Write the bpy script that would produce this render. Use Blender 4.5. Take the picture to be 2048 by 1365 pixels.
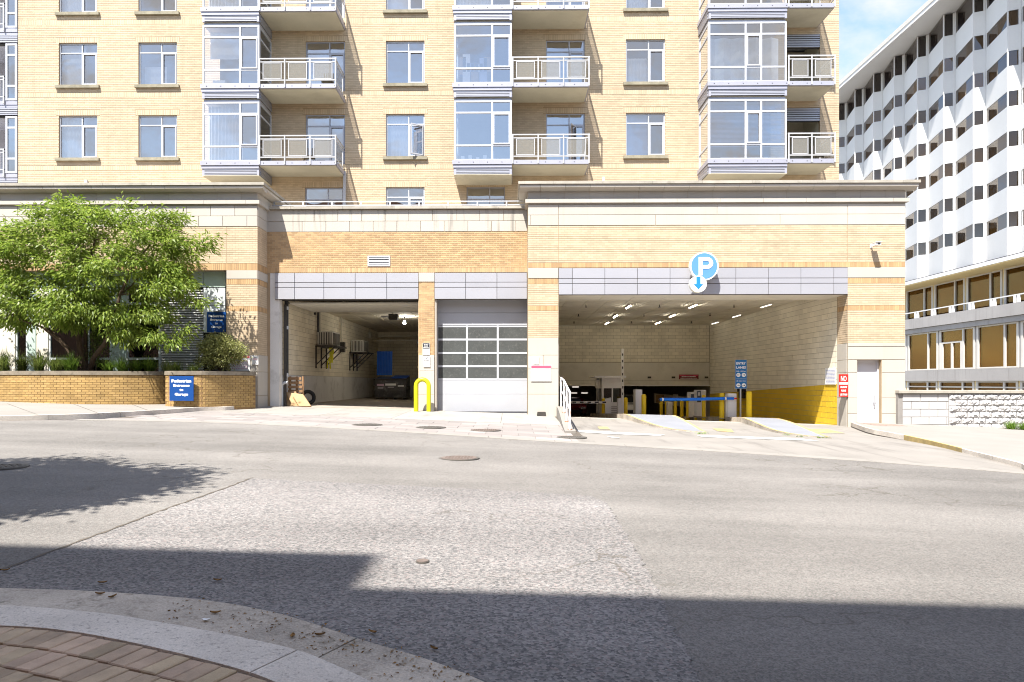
import bpy, math, random
import numpy as np
from mathutils import Vector, Matrix

for o in list(bpy.data.objects):
    bpy.data.objects.remove(o)
SC = bpy.context.scene
COL = SC.collection
random.seed(7)
rng = np.random.default_rng(7)

# ------------------------------------------------------------------ camera
F, CX, CY, YAW, CAMZ = 1365.0, 1003.0, 765.0, 0.0125, 1.5
cam_d = bpy.data.cameras.new('camera')
cam = bpy.data.objects.new('camera', cam_d)
COL.objects.link(cam)
cam.location = (0, 0, CAMZ)
cam.rotation_euler = (math.pi / 2, 0, YAW)
cam_d.sensor_fit = 'HORIZONTAL'
cam_d.sensor_width = 36.0
cam_d.lens = 36.0 * F / 2048
cam_d.shift_x = (1024 - CX) / 2048
cam_d.shift_y = (CY - 682.5) / 2048
cam_d.clip_start = 0.05
cam_d.clip_end = 2000
SC.camera = cam

# ------------------------------------------------------------------ sky, sun, exposure
SUN_DIR = Vector((0.47, 1.0, -1.82)).normalized()          # the way the light travels
SUN_EL = math.asin(-SUN_DIR.z)
SUN_AZ = math.atan2(-SUN_DIR.x, -SUN_DIR.y)                # towards the sun, clockwise from +y
world = bpy.data.worlds.new('World')
SC.world = world
world.use_nodes = True
wn, wl = world.node_tree.nodes, world.node_tree.links
wn.clear()
w_out = wn.new('ShaderNodeOutputWorld')
w_bg = wn.new('ShaderNodeBackground')
w_bg.inputs['Strength'].default_value = 0.125
sky = wn.new('ShaderNodeTexSky')
sky.sky_type = 'NISHITA'
sky.sun_disc = False
sky.sun_elevation = SUN_EL
sky.sun_rotation = SUN_AZ
sky.air_density = 1.0
sky.dust_density = 0.7
sky.ozone_density = 1.3
w_tc = wn.new('ShaderNodeTexCoord')
w_map = wn.new('ShaderNodeMapping')
w_map.inputs['Scale'].default_value = (1.0, 1.0, 1.9)
w_map.inputs['Location'].default_value = (1.6, 0.7, 0.2)
w_no = wn.new('ShaderNodeTexNoise')
w_no.inputs['Scale'].default_value = 3.1
w_no.inputs['Detail'].default_value = 9
w_no.inputs['Roughness'].default_value = 0.58
w_no.inputs['Distortion'].default_value = 0.25
w_rmp = wn.new('ShaderNodeMapRange')
w_rmp.inputs['From Min'].default_value = 0.44
w_rmp.inputs['From Max'].default_value = 0.62
w_rmp.clamp = True
w_mix = wn.new('ShaderNodeMix')
w_mix.data_type = 'RGBA'
w_mix.inputs[7].default_value = (2.75, 2.8, 2.95, 1)         # sunlit cloud
wl.new(w_tc.outputs['Generated'], w_map.inputs['Vector'])
wl.new(w_map.outputs['Vector'], w_no.inputs['Vector'])
wl.new(w_no.outputs['Fac'], w_rmp.inputs['Value'])
wl.new(w_rmp.outputs['Result'], w_mix.inputs[0])
wl.new(sky.outputs['Color'], w_mix.inputs[6])
wl.new(w_mix.outputs[2], w_bg.inputs['Color'])
wl.new(w_bg.outputs['Background'], w_out.inputs['Surface'])

sun_d = bpy.data.lights.new('sun', 'SUN')
sun_d.energy = 4.4
sun_d.angle = math.radians(0.53)
sun_d.color = (1.0, 0.955, 0.88)
sun = bpy.data.objects.new('sun', sun_d)
COL.objects.link(sun)
sun.location = (-20, -40, 60)
sun.rotation_euler = SUN_DIR.to_track_quat('-Z', 'Y').to_euler()

vs = SC.view_settings
vs.view_transform = 'Standard'
vs.look = 'None'
vs.exposure = 1.58
vs.gamma = 1.0
vs.use_curve_mapping = False
SC.render.engine = 'CYCLES'
cy = SC.cycles
cy.use_denoising = True
cy.max_bounces = 10
cy.diffuse_bounces = 8
cy.glossy_bounces = 4
cy.transmission_bounces = 6
cy.transparent_max_bounces = 16
cy.caustics_reflective = False
cy.caustics_refractive = False
cy.sample_clamp_indirect = 6.0
SC.cycles.pixel_filter_type = 'BLACKMAN_HARRIS'
cy.filter_width = 1.05

# ------------------------------------------------------------------ measuring: picture point -> place
CA, SA = math.cos(YAW), math.sin(YAW)
def ray(px, py):
    dx = (px - CX) / F
    return dx * CA - SA, dx * SA + CA, -(py - CY) / F
def PX(px, Y):
    r = ray(px, 0)
    return r[0] / r[1] * Y
def PZ(py, Y, px=1020):
    r = ray(px, py)
    return CAMZ + r[2] * Y / r[1]
GA, GB, GC = -0.0586, -0.028, 0.0172
def G(x, y):                                               # the street falls to the right and towards us
    return GA + GB * x + GC * y
def PG(px, py, dz=0.0):
    r = ray(px, py)
    t = (CAMZ - GA - dz) / (GB * r[0] + GC * r[1] - r[2])
    return r[0] * t, r[1] * t
def PH(px, py, z):                                         # point at height z
    r = ray(px, py)
    t = (z - CAMZ) / r[2]
    return r[0] * t, r[1] * t

# ------------------------------------------------------------------ materials
def nt(name):
    m = bpy.data.materials.new(name)
    m.use_nodes = True
    n = m.node_tree.nodes
    n.clear()
    out = n.new('ShaderNodeOutputMaterial')
    return m, n, m.node_tree.links, out
def pos(n):
    return n.new('ShaderNodeNewGeometry').outputs['Position']
def noise(n, l, vec, scale, detail=4, rough=0.55):
    t = n.new('ShaderNodeTexNoise')
    t.inputs['Scale'].default_value = scale
    t.inputs['Detail'].default_value = detail
    t.inputs['Roughness'].default_value = rough
    l.new(vec, t.inputs['Vector'])
    return t.outputs['Fac']
def mrange(n, l, v, a, b, c, d):
    t = n.new('ShaderNodeMapRange')
    for k, x in zip(('From Min', 'From Max', 'To Min', 'To Max'), (a, b, c, d)):
        t.inputs[k].default_value = x
    l.new(v, t.inputs['Value'])
    return t.outputs['Result']
def math_(n, l, op, a, b=None):
    t = n.new('ShaderNodeMath')
    t.operation = op
    for k, x in enumerate((a, b)):
        if x is None:
            continue
        if isinstance(x, (int, float)):
            t.inputs[k].default_value = x
        else:
            l.new(x, t.inputs[k])
    return t.outputs[0]
def vscale(n, l, c, s):
    t = n.new('ShaderNodeVectorMath')
    t.operation = 'SCALE'
    if isinstance(c, tuple):
        t.inputs[0].default_value = c
    else:
        l.new(c, t.inputs[0])
    l.new(s, t.inputs['Scale'])
    return t.outputs[0]
def cmix(n, l, fac, a, b):
    t = n.new('ShaderNodeMix')
    t.data_type = 'RGBA'
    for k, x in ((0, fac), (6, a), (7, b)):
        if isinstance(x, (int, float)):
            t.inputs[k].default_value = x
        elif isinstance(x, tuple):
            t.inputs[k].default_value = x + (1,) if len(x) == 3 else x
        else:
            l.new(x, t.inputs[k])
    return t.outputs[2]
def bump(n, l, h, strength, dist):
    t = n.new('ShaderNodeBump')
    t.inputs['Strength'].default_value = strength
    t.inputs['Distance'].default_value = dist
    l.new(h, t.inputs['Height'])
    return t.outputs['Normal']
MATS = {}
def M(name, col, rough=0.8, var=0.1, scale=3.0, fine=40.0, bmp=0.0, metal=0.0, spec=0.3, island=0.0,
      stain=None, stain_scale=0.6, stain_amt=0.5, streak=False, hue=None):
    """plain surface: base colour, uneven tone, per-piece tone, optional stains with a shape of their own"""
    m, n, l, out = nt(name)
    p = pos(n)
    a = noise(n, l, p, scale)
    b = noise(n, l, p, fine, 3)
    v = math_(n, l, 'ADD', mrange(n, l, a, 0.3, 0.7, 1 - var, 1 + var), mrange(n, l, b, 0.3, 0.7, -var * 0.6, var * 0.6))
    c = col
    if island:
        g = n.new('ShaderNodeNewGeometry')
        oi = n.new('ShaderNodeObjectInfo')
        r = math_(n, l, 'FRACT', math_(n, l, 'ADD', g.outputs['Random Per Island'], oi.outputs['Random']))
        v = math_(n, l, 'MULTIPLY', v, mrange(n, l, r, 0, 1, 1 - island, 1 + island))
        if hue:
            r2 = math_(n, l, 'FRACT', math_(n, l, 'MULTIPLY', r, 7.31))
            c = cmix(n, l, r2, col, hue)
    c = vscale(n, l, c, v)
    if stain:
        q = p
        if streak:
            mp = n.new('ShaderNodeMapping')
            mp.inputs['Scale'].default_value = (5.0, 5.0, 0.35) if streak is True else streak
            l.new(p, mp.inputs['Vector'])
            q = mp.outputs['Vector']
        s = mrange(n, l, noise(n, l, q, stain_scale, 6, 0.62), 0.54, 0.74, 0.0, stain_amt)
        c = cmix(n, l, s, c, stain)
    bs = n.new('ShaderNodeBsdfPrincipled')
    l.new(c, bs.inputs['Base Color'])
    bs.inputs['Roughness'].default_value = rough
    bs.inputs['Metallic'].default_value = metal
    bs.inputs['Specular IOR Level'].default_value = spec
    if bmp:
        l.new(bump(n, l, b, 0.6, bmp), bs.inputs['Normal'])
    l.new(bs.outputs[0], out.inputs['Surface'])
    MATS[name] = m
    return m
def glass(name, refl, tint, gcol=(0.93, 0.96, 1.0), rough=0.012, wav=0.0):
    m, n, l, out = nt(name)
    g = n.new('ShaderNodeBsdfGlossy')
    g.inputs['Color'].default_value = gcol + (1,)
    g.inputs['Roughness'].default_value = rough
    if wav:
        l.new(bump(n, l, noise(n, l, pos(n), 1.6, 1), 1.0, wav), g.inputs['Normal'])
    t = n.new('ShaderNodeBsdfTransparent')
    t.inputs['Color'].default_value = tint + (1,)
    x = n.new('ShaderNodeMixShader')
    lw = n.new('ShaderNodeFresnel')
    lw.inputs['IOR'].default_value = 1.5
    l.new(math_(n, l, 'MINIMUM', math_(n, l, 'ADD', lw.outputs[0], refl - 0.04), 0.95), x.inputs[0])
    l.new(t.outputs[0], x.inputs[1])
    l.new(g.outputs[0], x.inputs[2])
    l.new(x.outputs[0], out.inputs['Surface'])
    MATS[name] = m
def emit(name, col, s):
    m, n, l, out = nt(name)
    e = n.new('ShaderNodeEmission')
    e.inputs[0].default_value = col + (1,)
    e.inputs[1].default_value = s
    l.new(e.outputs[0], out.inputs['Surface'])
    MATS[name] = m
def leafmat(name, c1, c2, trans=0.4):
    m, n, l, out = nt(name)
    g = n.new('ShaderNodeNewGeometry')
    c = cmix(n, l, g.outputs['Random Per Island'], c1, c2)
    big = mrange(n, l, noise(n, l, g.outputs['Position'], 1.7, 2), 0.3, 0.7, 0.75, 1.2)
    c = vscale(n, l, c, big)
    bs = n.new('ShaderNodeBsdfPrincipled')
    l.new(c, bs.inputs['Base Color'])
    bs.inputs['Roughness'].default_value = 0.45
    bs.inputs['Specular IOR Level'].default_value = 0.4
    tr = n.new('ShaderNodeBsdfTranslucent')
    l.new(vscale(n, l, c, math_(n, l, 'ADD', 1.35, 0.0)), tr.inputs['Color'])
    x = n.new('ShaderNodeMixShader')
    x.inputs[0].default_value = trans
    l.new(bs.outputs[0], x.inputs[1])
    l.new(tr.outputs[0], x.inputs[2])
    l.new(x.outputs[0], out.inputs['Surface'])
    MATS[name] = m

M('yellow_brick', (0.48, 0.377, 0.262), 0.85, 0.07, 1.2, 60, 0.002, island=0.08, hue=(0.50, 0.395, 0.272), stain=(0.33, 0.25, 0.16), stain_scale=0.55, stain_amt=0.28, streak=True)
M('yellow_mortar', (0.355, 0.27, 0.175), 0.9, 0.06)
M('tower_brick', (0.48, 0.377, 0.262), 0.85, 0.09, 0.35, 60, 0.002, island=0.08, hue=(0.50, 0.395, 0.27), stain=(0.33, 0.25, 0.16), stain_scale=0.55, stain_amt=0.32, streak=True)
M('orange_brick', (0.42, 0.28, 0.152), 0.85, 0.08, 1.2, 60, 0.002, island=0.16, hue=(0.46, 0.31, 0.165))
M('orange_mortar', (0.50, 0.40, 0.27), 0.9, 0.06)
M('soldier_brick', (0.43, 0.28, 0.145), 0.85, 0.08, 1.5, 60, 0.002, island=0.2)
M('planter_brick', (0.35, 0.228, 0.085), 0.85, 0.14, 2.5, 70, 0.003, island=0.12, hue=(0.37, 0.245, 0.10), stain=(0.16, 0.09, 0.03), stain_scale=1.6, stain_amt=0.35)
M('planter_mortar', (0.24, 0.15, 0.07), 0.95, 0.2, 5)
M('planter_cap', (0.20, 0.17, 0.13), 0.9, 0.25, 4, 50, 0.004, stain=(0.05, 0.05, 0.03), stain_scale=3, stain_amt=0.6)
M('stone', (0.435, 0.40, 0.35), 0.85, 0.05, 0.8, 50, 0.001, island=0.05, stain=(0.36, 0.33, 0.27), stain_scale=0.7, stain_amt=0.35, streak=True)
M('stone_cap', (0.36, 0.33, 0.28), 0.9, 0.12, 2.2, 50, 0.003, island=0.08, stain=(0.13, 0.12, 0.09), stain_scale=2.4, stain_amt=0.6)
M('stained_stone', (0.435, 0.40, 0.35), 0.85, 0.05, 0.8, 50, 0.001, island=0.06, stain=(0.10, 0.10, 0.09), stain_scale=0.9, stain_amt=0.75, streak=True)
M('joint', (0.10, 0.085, 0.07), 0.95, 0.1)
M('metal_panel', (0.43, 0.435, 0.475), 0.38, 0.03, 0.7, 20, 0, metal=0.35, spec=0.5, island=0.04)
M('frame_white', (0.46, 0.47, 0.505), 0.4, 0.03, 2, spec=0.5)
M('frame_grey', (0.36, 0.365, 0.41), 0.4, 0.04, 2, spec=0.5, metal=0.2)
M('fascia', (0.33, 0.33, 0.385), 0.45, 0.05, 2, spec=0.5, metal=0.2)
M('soffit', (0.50, 0.47, 0.38), 0.9, 0.08, 1.0, stain=(0.30, 0.27, 0.2), stain_scale=0.8, stain_amt=0.4)
M('interior', (0.48, 0.48, 0.52), 0.9, 0.15, 0.6)
M('curtain', (0.85, 0.85, 0.83), 0.9, 0.05, 5)
M('curtain_blue', (0.42, 0.46, 0.62), 0.9, 0.05, 5)
M('cardboard', (0.42, 0.28, 0.15), 0.9, 0.12, 6, stain=(0.25, 0.16, 0.08), stain_scale=4)
M('concrete', (0.235, 0.218, 0.198), 0.9, 0.07, 0.7, 90, 0.002, stain=(0.22, 0.205, 0.18), stain_scale=0.8, stain_amt=0.4)
M('apron_concrete', (0.265, 0.249, 0.228), 0.9, 0.06, 0.9, 90, 0.002, island=0.05, stain=(0.15, 0.14, 0.125), stain_scale=0.9, stain_amt=0.65, streak=(1.8, 0.4, 1.0))
M('paver_grey', (0.225, 0.205, 0.195), 0.9, 0.08, 1.4, 80, 0.002, island=0.12, hue=(0.265, 0.236, 0.222), stain=(0.15, 0.138, 0.128), stain_scale=0.7)
M('driveway_concrete', (0.22, 0.204, 0.185), 0.9, 0.12, 0.6, 70, 0.002, stain=(0.11, 0.10, 0.09), stain_scale=0.9, stain_amt=0.75, streak=(2.2, 0.3, 1.0))
M('sidewalk_pink', (0.235, 0.165, 0.135), 0.9, 0.10, 1.5, 60, 0.002, island=0.14, hue=(0.25, 0.19, 0.16))
M('kerb_stone', (0.60, 0.545, 0.48), 0.9, 0.2, 1.5, 90, 0.008, stain=(0.20, 0.18, 0.16), stain_scale=42, stain_amt=0.95)
M('gutter', (0.42, 0.37, 0.31), 0.95, 0.3, 1.2, 70, 0.010, stain=(0.13, 0.11, 0.08), stain_scale=14, stain_amt=0.8)
M('foot_paver', (0.38, 0.295, 0.195), 0.92, 0.16, 5, 160, 0.003, island=0.2, hue=(0.44, 0.32, 0.235), stain=(0.21, 0.17, 0.13), stain_scale=7, stain_amt=0.5)
M('paver_bed', (0.05, 0.04, 0.03), 1.0, 0.3, 9, 90, 0.004)
M('yellow_paint', (0.78, 0.54, 0.012), 0.45, 0.06, 3, 30, 0, spec=0.4, stain=(0.42, 0.24, 0.03), stain_scale=6, stain_amt=0.4)
M('lime_paint', (0.55, 0.52, 0.01), 0.4, 0.03, 3, 30, 0, spec=0.4)
M('road_yellow', (0.40, 0.30, 0.13), 0.85, 0.2, 5, 50, stain=(0.27, 0.25, 0.22), stain_scale=3.0, stain_amt=0.9)
M('road_white', (0.46, 0.45, 0.43), 0.85, 0.1, 5, 50, stain=(0.25, 0.235, 0.21), stain_scale=3.0, stain_amt=0.9)
M('blue_sign', (0.004, 0.05, 0.21), 0.4, 0.03, 3, spec=0.4)
M('entry_blue', (0.008, 0.13, 0.36), 0.4, 0.03, 3, spec=0.4)
M('p_blue', (0.095, 0.25, 0.52), 0.35, 0.03, 3, spec=0.4)
M('arrow_blue', (0.02, 0.20, 0.42), 0.35, 0.03, 3, spec=0.4)
M('sign_white', (0.82, 0.82, 0.80), 0.45, 0.02, 3, spec=0.4)
M('sign_cream', (0.82, 0.80, 0.70), 0.45, 0.02, 3, spec=0.4)
M('sign_red', (0.58, 0.018, 0.012), 0.45, 0.05, 3, spec=0.4)
M('sign_pink', (0.62, 0.09, 0.15), 0.5, 0.05, 3)
M('sign_maroon', (0.18, 0.012, 0.02), 0.5, 0.05, 3)
M('ink', (0.02, 0.02, 0.03), 0.6, 0.02)
M('ink_grey', (0.40, 0.38, 0.42), 0.6, 0.05)
M('ink_pink', (0.62, 0.42, 0.50), 0.6, 0.05)
M('ink_blue', (0.30, 0.34, 0.55), 0.6, 0.05)
M('pole_grey', (0.48, 0.50, 0.53), 0.4, 0.05, 4, metal=0.4, spec=0.5)
M('cabinet', (0.76, 0.75, 0.76), 0.45, 0.04, 3, spec=0.45, stain=(0.36, 0.35, 0.36), stain_scale=4, stain_amt=0.3)
M('cabinet_dark', (0.045, 0.06, 0.09), 0.3, 0.05, 3, spec=0.5)
M('arm_white', (0.78, 0.76, 0.72), 0.5, 0.05, 3)
M('arm_blue', (0.008, 0.16, 0.68), 0.45, 0.06, 5)
M('rust', (0.30, 0.12, 0.04), 0.95, 0.3, 14)
M('rail_white', (0.72, 0.70, 0.68), 0.5, 0.1, 8, 60, stain=(0.45, 0.20, 0.08), stain_scale=6, stain_amt=0.7)
M('dumpster', (0.06, 0.06, 0.065), 0.45, 0.4, 5, 30, 0.003, spec=0.5, stain=(0.30, 0.29, 0.28), stain_scale=3, stain_amt=0.7)
M('lid_blue', (0.01, 0.12, 0.60), 0.4, 0.08, 4, spec=0.4)
M('black_pipe', (0.02, 0.02, 0.022), 0.4, 0.1, 5, spec=0.5)
M('dark_steel', (0.05, 0.045, 0.04), 0.6, 0.15, 8)
M('unit_grey', (0.60, 0.58, 0.52), 0.55, 0.06, 4)
M('rubber', (0.02, 0.02, 0.02), 0.8, 0.1, 8)
M('wood', (0.28, 0.17, 0.09), 0.9, 0.2, 12, 60)
M('tape', (0.75, 0.72, 0.05), 0.6, 0.1, 9)
M('door_white', (0.56, 0.56, 0.60), 0.45, 0.03, 1.2, spec=0.4, stain=(0.5, 0.5, 0.5), stain_scale=1.1, stain_amt=0.35)
M('door_panel', (0.38, 0.39, 0.42), 0.5, 0.04, 1.2, spec=0.4, stain=(0.36, 0.36, 0.37), stain_scale=1.3, stain_amt=0.4)
M('mint_panel', (0.42, 0.52, 0.47), 0.35, 0.05, 1.5, spec=0.5)
M('pale_panel', (0.56, 0.60, 0.60), 0.4, 0.04, 1.5, spec=0.5)
M('pale_wall', (0.62, 0.58, 0.50), 0.9, 0.05, 1.0)
M('louver', (0.50, 0.49, 0.47), 0.5, 0.05, 2, spec=0.4)
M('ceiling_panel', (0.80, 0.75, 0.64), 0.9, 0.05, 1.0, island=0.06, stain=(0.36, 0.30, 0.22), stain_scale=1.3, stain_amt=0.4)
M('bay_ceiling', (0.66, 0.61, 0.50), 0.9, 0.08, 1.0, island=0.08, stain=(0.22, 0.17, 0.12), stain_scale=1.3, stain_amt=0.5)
M('cmu', (0.76, 0.70, 0.56), 0.9, 0.06, 0.7, 60, 0.002, island=0.07, stain=(0.36, 0.31, 0.23), stain_scale=0.6, stain_amt=0.45)
M('cmu_joint', (0.34, 0.30, 0.23), 0.95, 0.1)
M('plinth', (0.66, 0.65, 0.63), 0.85, 0.08, 0.9, 40, stain=(0.22, 0.2, 0.18), stain_scale=1.2, stain_amt=0.55)
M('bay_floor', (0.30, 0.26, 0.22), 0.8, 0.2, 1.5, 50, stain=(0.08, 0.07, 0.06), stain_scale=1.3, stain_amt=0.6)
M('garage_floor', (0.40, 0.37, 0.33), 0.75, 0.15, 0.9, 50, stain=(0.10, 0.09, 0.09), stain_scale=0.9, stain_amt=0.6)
M('beam_paint', (0.66, 0.62, 0.53), 0.85, 0.06, 0.8, stain=(0.40, 0.36, 0.28), stain_scale=1.1, stain_amt=0.4)
M('garage_dark', (0.10, 0.095, 0.09), 0.9, 0.2, 1)
M('office_white', (0.63, 0.625, 0.615), 0.75, 0.035, 0.25, 10, 0, island=0.03, stain=(0.60, 0.59, 0.57), stain_scale=0.35, stain_amt=0.4, streak=True)
M('office_concrete', (0.33, 0.315, 0.305), 0.9, 0.07, 0.5, 10, stain=(0.18, 0.165, 0.155), stain_scale=0.5, stain_amt=0.5, streak=True)
M('office_soffit', (0.78, 0.63, 0.33), 0.9, 0.04, 0.4)
M('office_frame', (0.55, 0.52, 0.47), 0.5, 0.05, 1, spec=0.4)
M('office_blind', (0.50, 0.30, 0.075), 0.9, 0.1, 0.6, 8, island=0.35, hue=(0.25, 0.16, 0.07))
M('bounce_lit_blind', (0.80, 0.55, 0.17), 0.9, 0.1, 0.6, 8, island=0.25, hue=(0.62, 0.40, 0.13))  # brighter gold than the upper blinds: sunlight bounced off the walkway put into the colour
M('office_dark', (0.05, 0.04, 0.05), 0.6, 0.2, 1, island=0.4)
M('white_block', (0.42, 0.41, 0.405), 0.85, 0.05, 1.5, 40, 0.003, island=0.07, stain=(0.55, 0.5, 0.46), stain_scale=2, stain_amt=0.4)
M('block_joint', (0.24, 0.225, 0.21), 0.95, 0.1)
M('bark', (0.075, 0.052, 0.035), 0.95, 0.3, 9, 50, 0.01)
M('soil', (0.035, 0.025, 0.016), 1.0, 0.4, 6, 40, 0.02)
M('iron', (0.10, 0.092, 0.082), 0.7, 0.2, 10, 80, 0.003)
M('iron_rust', (0.14, 0.11, 0.095), 0.8, 0.2, 10, 80, 0.003)
M('car_white', (0.75, 0.75, 0.75), 0.25, 0.02, 1, spec=0.5)
M('car_red', (0.10, 0.005, 0.006), 0.25, 0.02, 1, spec=0.5)
M('back_brick', (0.30, 0.16, 0.10), 0.9, 0.15, 0.7)
M('dry_leaf', (0.20, 0.11, 0.035), 0.8, 0.3, 30, island=0.4)
M('ground', (0.20, 0.19, 0.175), 0.95, 0.15, 0.3)
M('ramp_grey', (0.205, 0.212, 0.235), 0.85, 0.06, 1.5, 40, stain=(0.2, 0.2, 0.21), stain_scale=2, stain_amt=0.4)
M('fixture', (0.60, 0.56, 0.46), 0.6, 0.05, 4)
glass('win_glass', 0.32, (0.90, 0.91, 0.94), (1.0, 0.95, 0.90), wav=0.004)
glass('side_glass', 0.16, (0.62, 0.68, 0.66))
M('door_glass', (0.075, 0.08, 0.078), 0.25, 0.12, 2.5, 26, 0, spec=0.5, stain=(0.20, 0.20, 0.19), stain_scale=11, stain_amt=0.35)
glass('office_glass', 0.05, (0.97, 0.92, 0.80), (0.85, 0.60, 0.28))
glass('bronze_glass', 0.07, (0.56, 0.50, 0.45), (1.0, 0.95, 0.9))
glass('shop_glass', 0.10, (0.30, 0.36, 0.36))
def meshmat(name, col, open_):
    m, n, l, out = nt(name)
    d = n.new('ShaderNodeBsdfDiffuse')
    d.inputs[0].default_value = col + (1,)
    t = n.new('ShaderNodeBsdfTransparent')
    x = n.new('ShaderNodeMixShader')
    x.inputs[0].default_value = open_
    l.new(d.outputs[0], x.inputs[1])
    l.new(t.outputs[0], x.inputs[2])
    l.new(x.outputs[0], out.inputs['Surface'])
    MATS[name] = m
meshmat('rail_mesh', (0.27, 0.26, 0.235), 0.58)               # woven wire infill, too fine to see its wires
M('rail_grey', (0.40, 0.40, 0.41), 0.45, 0.04, 3, spec=0.5)
M('sill_stone', (0.25, 0.225, 0.165), 0.9, 0.2, 3, 40, stain=(0.12, 0.11, 0.07), stain_scale=5)
emit('lamp_tube', (1.0, 0.93, 0.78), 22.0)
emit('lamp_tube_dim', (1.0, 0.93, 0.78), 1.2)
emit('lamp_white', (1.0, 0.94, 0.82), 150.0)
emit('lamp_low', (1.0, 0.9, 0.8), 1.2)
leafmat('leaf_tree', (0.11, 0.18, 0.018), (0.27, 0.335, 0.06), 0.45)
leafmat('leaf_dark', (0.055, 0.10, 0.014), (0.13, 0.19, 0.03), 0.3)
leafmat('leaf_shrub', (0.15, 0.17, 0.045), (0.34, 0.34, 0.14), 0.35)
leafmat('grass', (0.06, 0.10, 0.015), (0.20, 0.24, 0.06), 0.35)
leafmat('grass_bright', (0.08, 0.16, 0.015), (0.20, 0.30, 0.05), 0.35)

def asphalt(name, base, dark, lite, cell, cellmix, bmp):
    m, n, l, out = nt(name)
    p = pos(n)
    v = n.new('ShaderNodeTexVoronoi')
    v.inputs['Scale'].default_value = cell
    v.inputs['Randomness'].default_value = 1.0
    l.new(p, v.inputs['Vector'])
    sep = n.new('ShaderNodeSeparateColor')
    l.new(v.outputs['Color'], sep.inputs[0])
    st = cmix(n, l, sep.outputs[0], dark, lite)
    hu = cmix(n, l, mrange(n, l, sep.outputs[1], 0.8, 1.0, 0, 0.6), st, (lite[0] * 1.0, lite[1] * 0.82, lite[2] * 0.8))
    c = cmix(n, l, cellmix, base, hu)
    big = math_(n, l, 'ADD', mrange(n, l, noise(n, l, p, 0.35, 5, 0.6), 0.3, 0.7, 0.80, 1.14),
                mrange(n, l, noise(n, l, p, 26, 4, 0.7), 0.3, 0.7, -0.14, 0.14))
    # tyre-worn tracks that run along the street
    mp = n.new('ShaderNodeMapping')
    mp.inputs['Scale'].default_value = (0.05, 0.55, 1)
    mp.inputs['Rotation'].default_value = (0, 0, 0.12)
    l.new(p, mp.inputs['Vector'])
    tr = mrange(n, l, noise(n, l, mp.outputs['Vector'], 1.6, 3), 0.35, 0.65, 0.84, 1.10)
    c = vscale(n, l, c, math_(n, l, 'MULTIPLY', big, tr))
    # fine cracks, only where a second noise lets them
    cr = n.new('ShaderNodeTexVoronoi')
    cr.feature = 'DISTANCE_TO_EDGE'
    cr.inputs['Scale'].default_value = 0.55
    wv = n.new('ShaderNodeVectorMath')
    wv.operation = 'ADD'
    nz = n.new('ShaderNodeTexNoise')
    nz.inputs['Scale'].default_value = 2.2
    nz.inputs['Detail'].default_value = 5
    l.new(p, nz.inputs['Vector'])
    l.new(p, wv.inputs[0])
    l.new(nz.outputs['Color'], wv.inputs[1])
    l.new(wv.outputs[0], cr.inputs['Vector'])
    line = mrange(n, l, cr.outputs['Distance'], 0.004, 0.012, 1, 0)
    gate = mrange(n, l, noise(n, l, p, 0.25, 2), 0.5, 0.6, 0, 0.55)
    c = cmix(n, l, math_(n, l, 'MULTIPLY', line, gate), c, (0.07, 0.06, 0.045))
    # faint oil drops
    oil = mrange(n, l, noise(n, l, p, 1.1, 6, 0.65), 0.63, 0.78, 0, 0.5)
    c = cmix(n, l, oil, c, (base[0] * 0.55, base[1] * 0.55, base[2] * 0.55))
    bs = n.new('ShaderNodeBsdfPrincipled')
    l.new(c, bs.inputs['Base Color'])
    bs.inputs['Roughness'].default_value = 0.92
    bs.inputs['Specular IOR Level'].default_value = 0.25
    l.new(bump(n, l, math_(n, l, 'ADD', v.outputs['Distance'], noise(n, l, p, cell * 0.6, 3)), 0.8, bmp), bs.inputs['Normal'])
    l.new(bs.outputs[0], out.inputs['Surface'])
    MATS[name] = m
asphalt('asphalt', (0.158, 0.149, 0.138), (0.082, 0.078, 0.075), (0.262, 0.247, 0.229), 95, 0.55, 0.004)
asphalt('asphalt_patch', (0.165, 0.156, 0.147), (0.07, 0.07, 0.073), (0.285, 0.268, 0.256), 62, 0.8, 0.006)

def yellow_dado(name):                                     # block wall with a dado painted yellow up to a line that follows the ramp
    m, n, l, out = nt(name)
    p = pos(n)
    sx = n.new('ShaderNodeSeparateXYZ')
    l.new(p, sx.inputs[0])
    lim = math_(n, l, 'ADD', math_(n, l, 'MULTIPLY', math_(n, l, 'SUBTRACT', sx.outputs[1], 25.3), -0.04), 1.42)
    f = math_(n, l, 'LESS_THAN', sx.outputs[2], lim)
    g = n.new('ShaderNodeNewGeometry')
    oi = n.new('ShaderNodeObjectInfo')
    r = math_(n, l, 'FRACT', math_(n, l, 'ADD', g.outputs['Random Per Island'], oi.outputs['Random']))
    v = math_(n, l, 'ADD', mrange(n, l, r, 0, 1, 0.94, 1.06), mrange(n, l, noise(n, l, p, 0.7), 0.3, 0.7, -0.08, 0.06))
    c = cmix(n, l, f, (0.75, 0.69, 0.56), (0.66, 0.43, 0.02))
    sc = mrange(n, l, noise(n, l, p, 1.7, 6, 0.65), 0.6, 0.75, 0, 0.5)
    c = cmix(n, l, sc, vscale(n, l, c, v), (0.35, 0.27, 0.12))
    bs = n.new('ShaderNodeBsdfPrincipled')
    l.new(c, bs.inputs['Base Color'])
    bs.inputs['Roughness'].default_value = 0.75
    l.new(bs.outputs[0], out.inputs['Surface'])
    MATS[name] = m
yellow_dado('dado_block')

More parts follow.
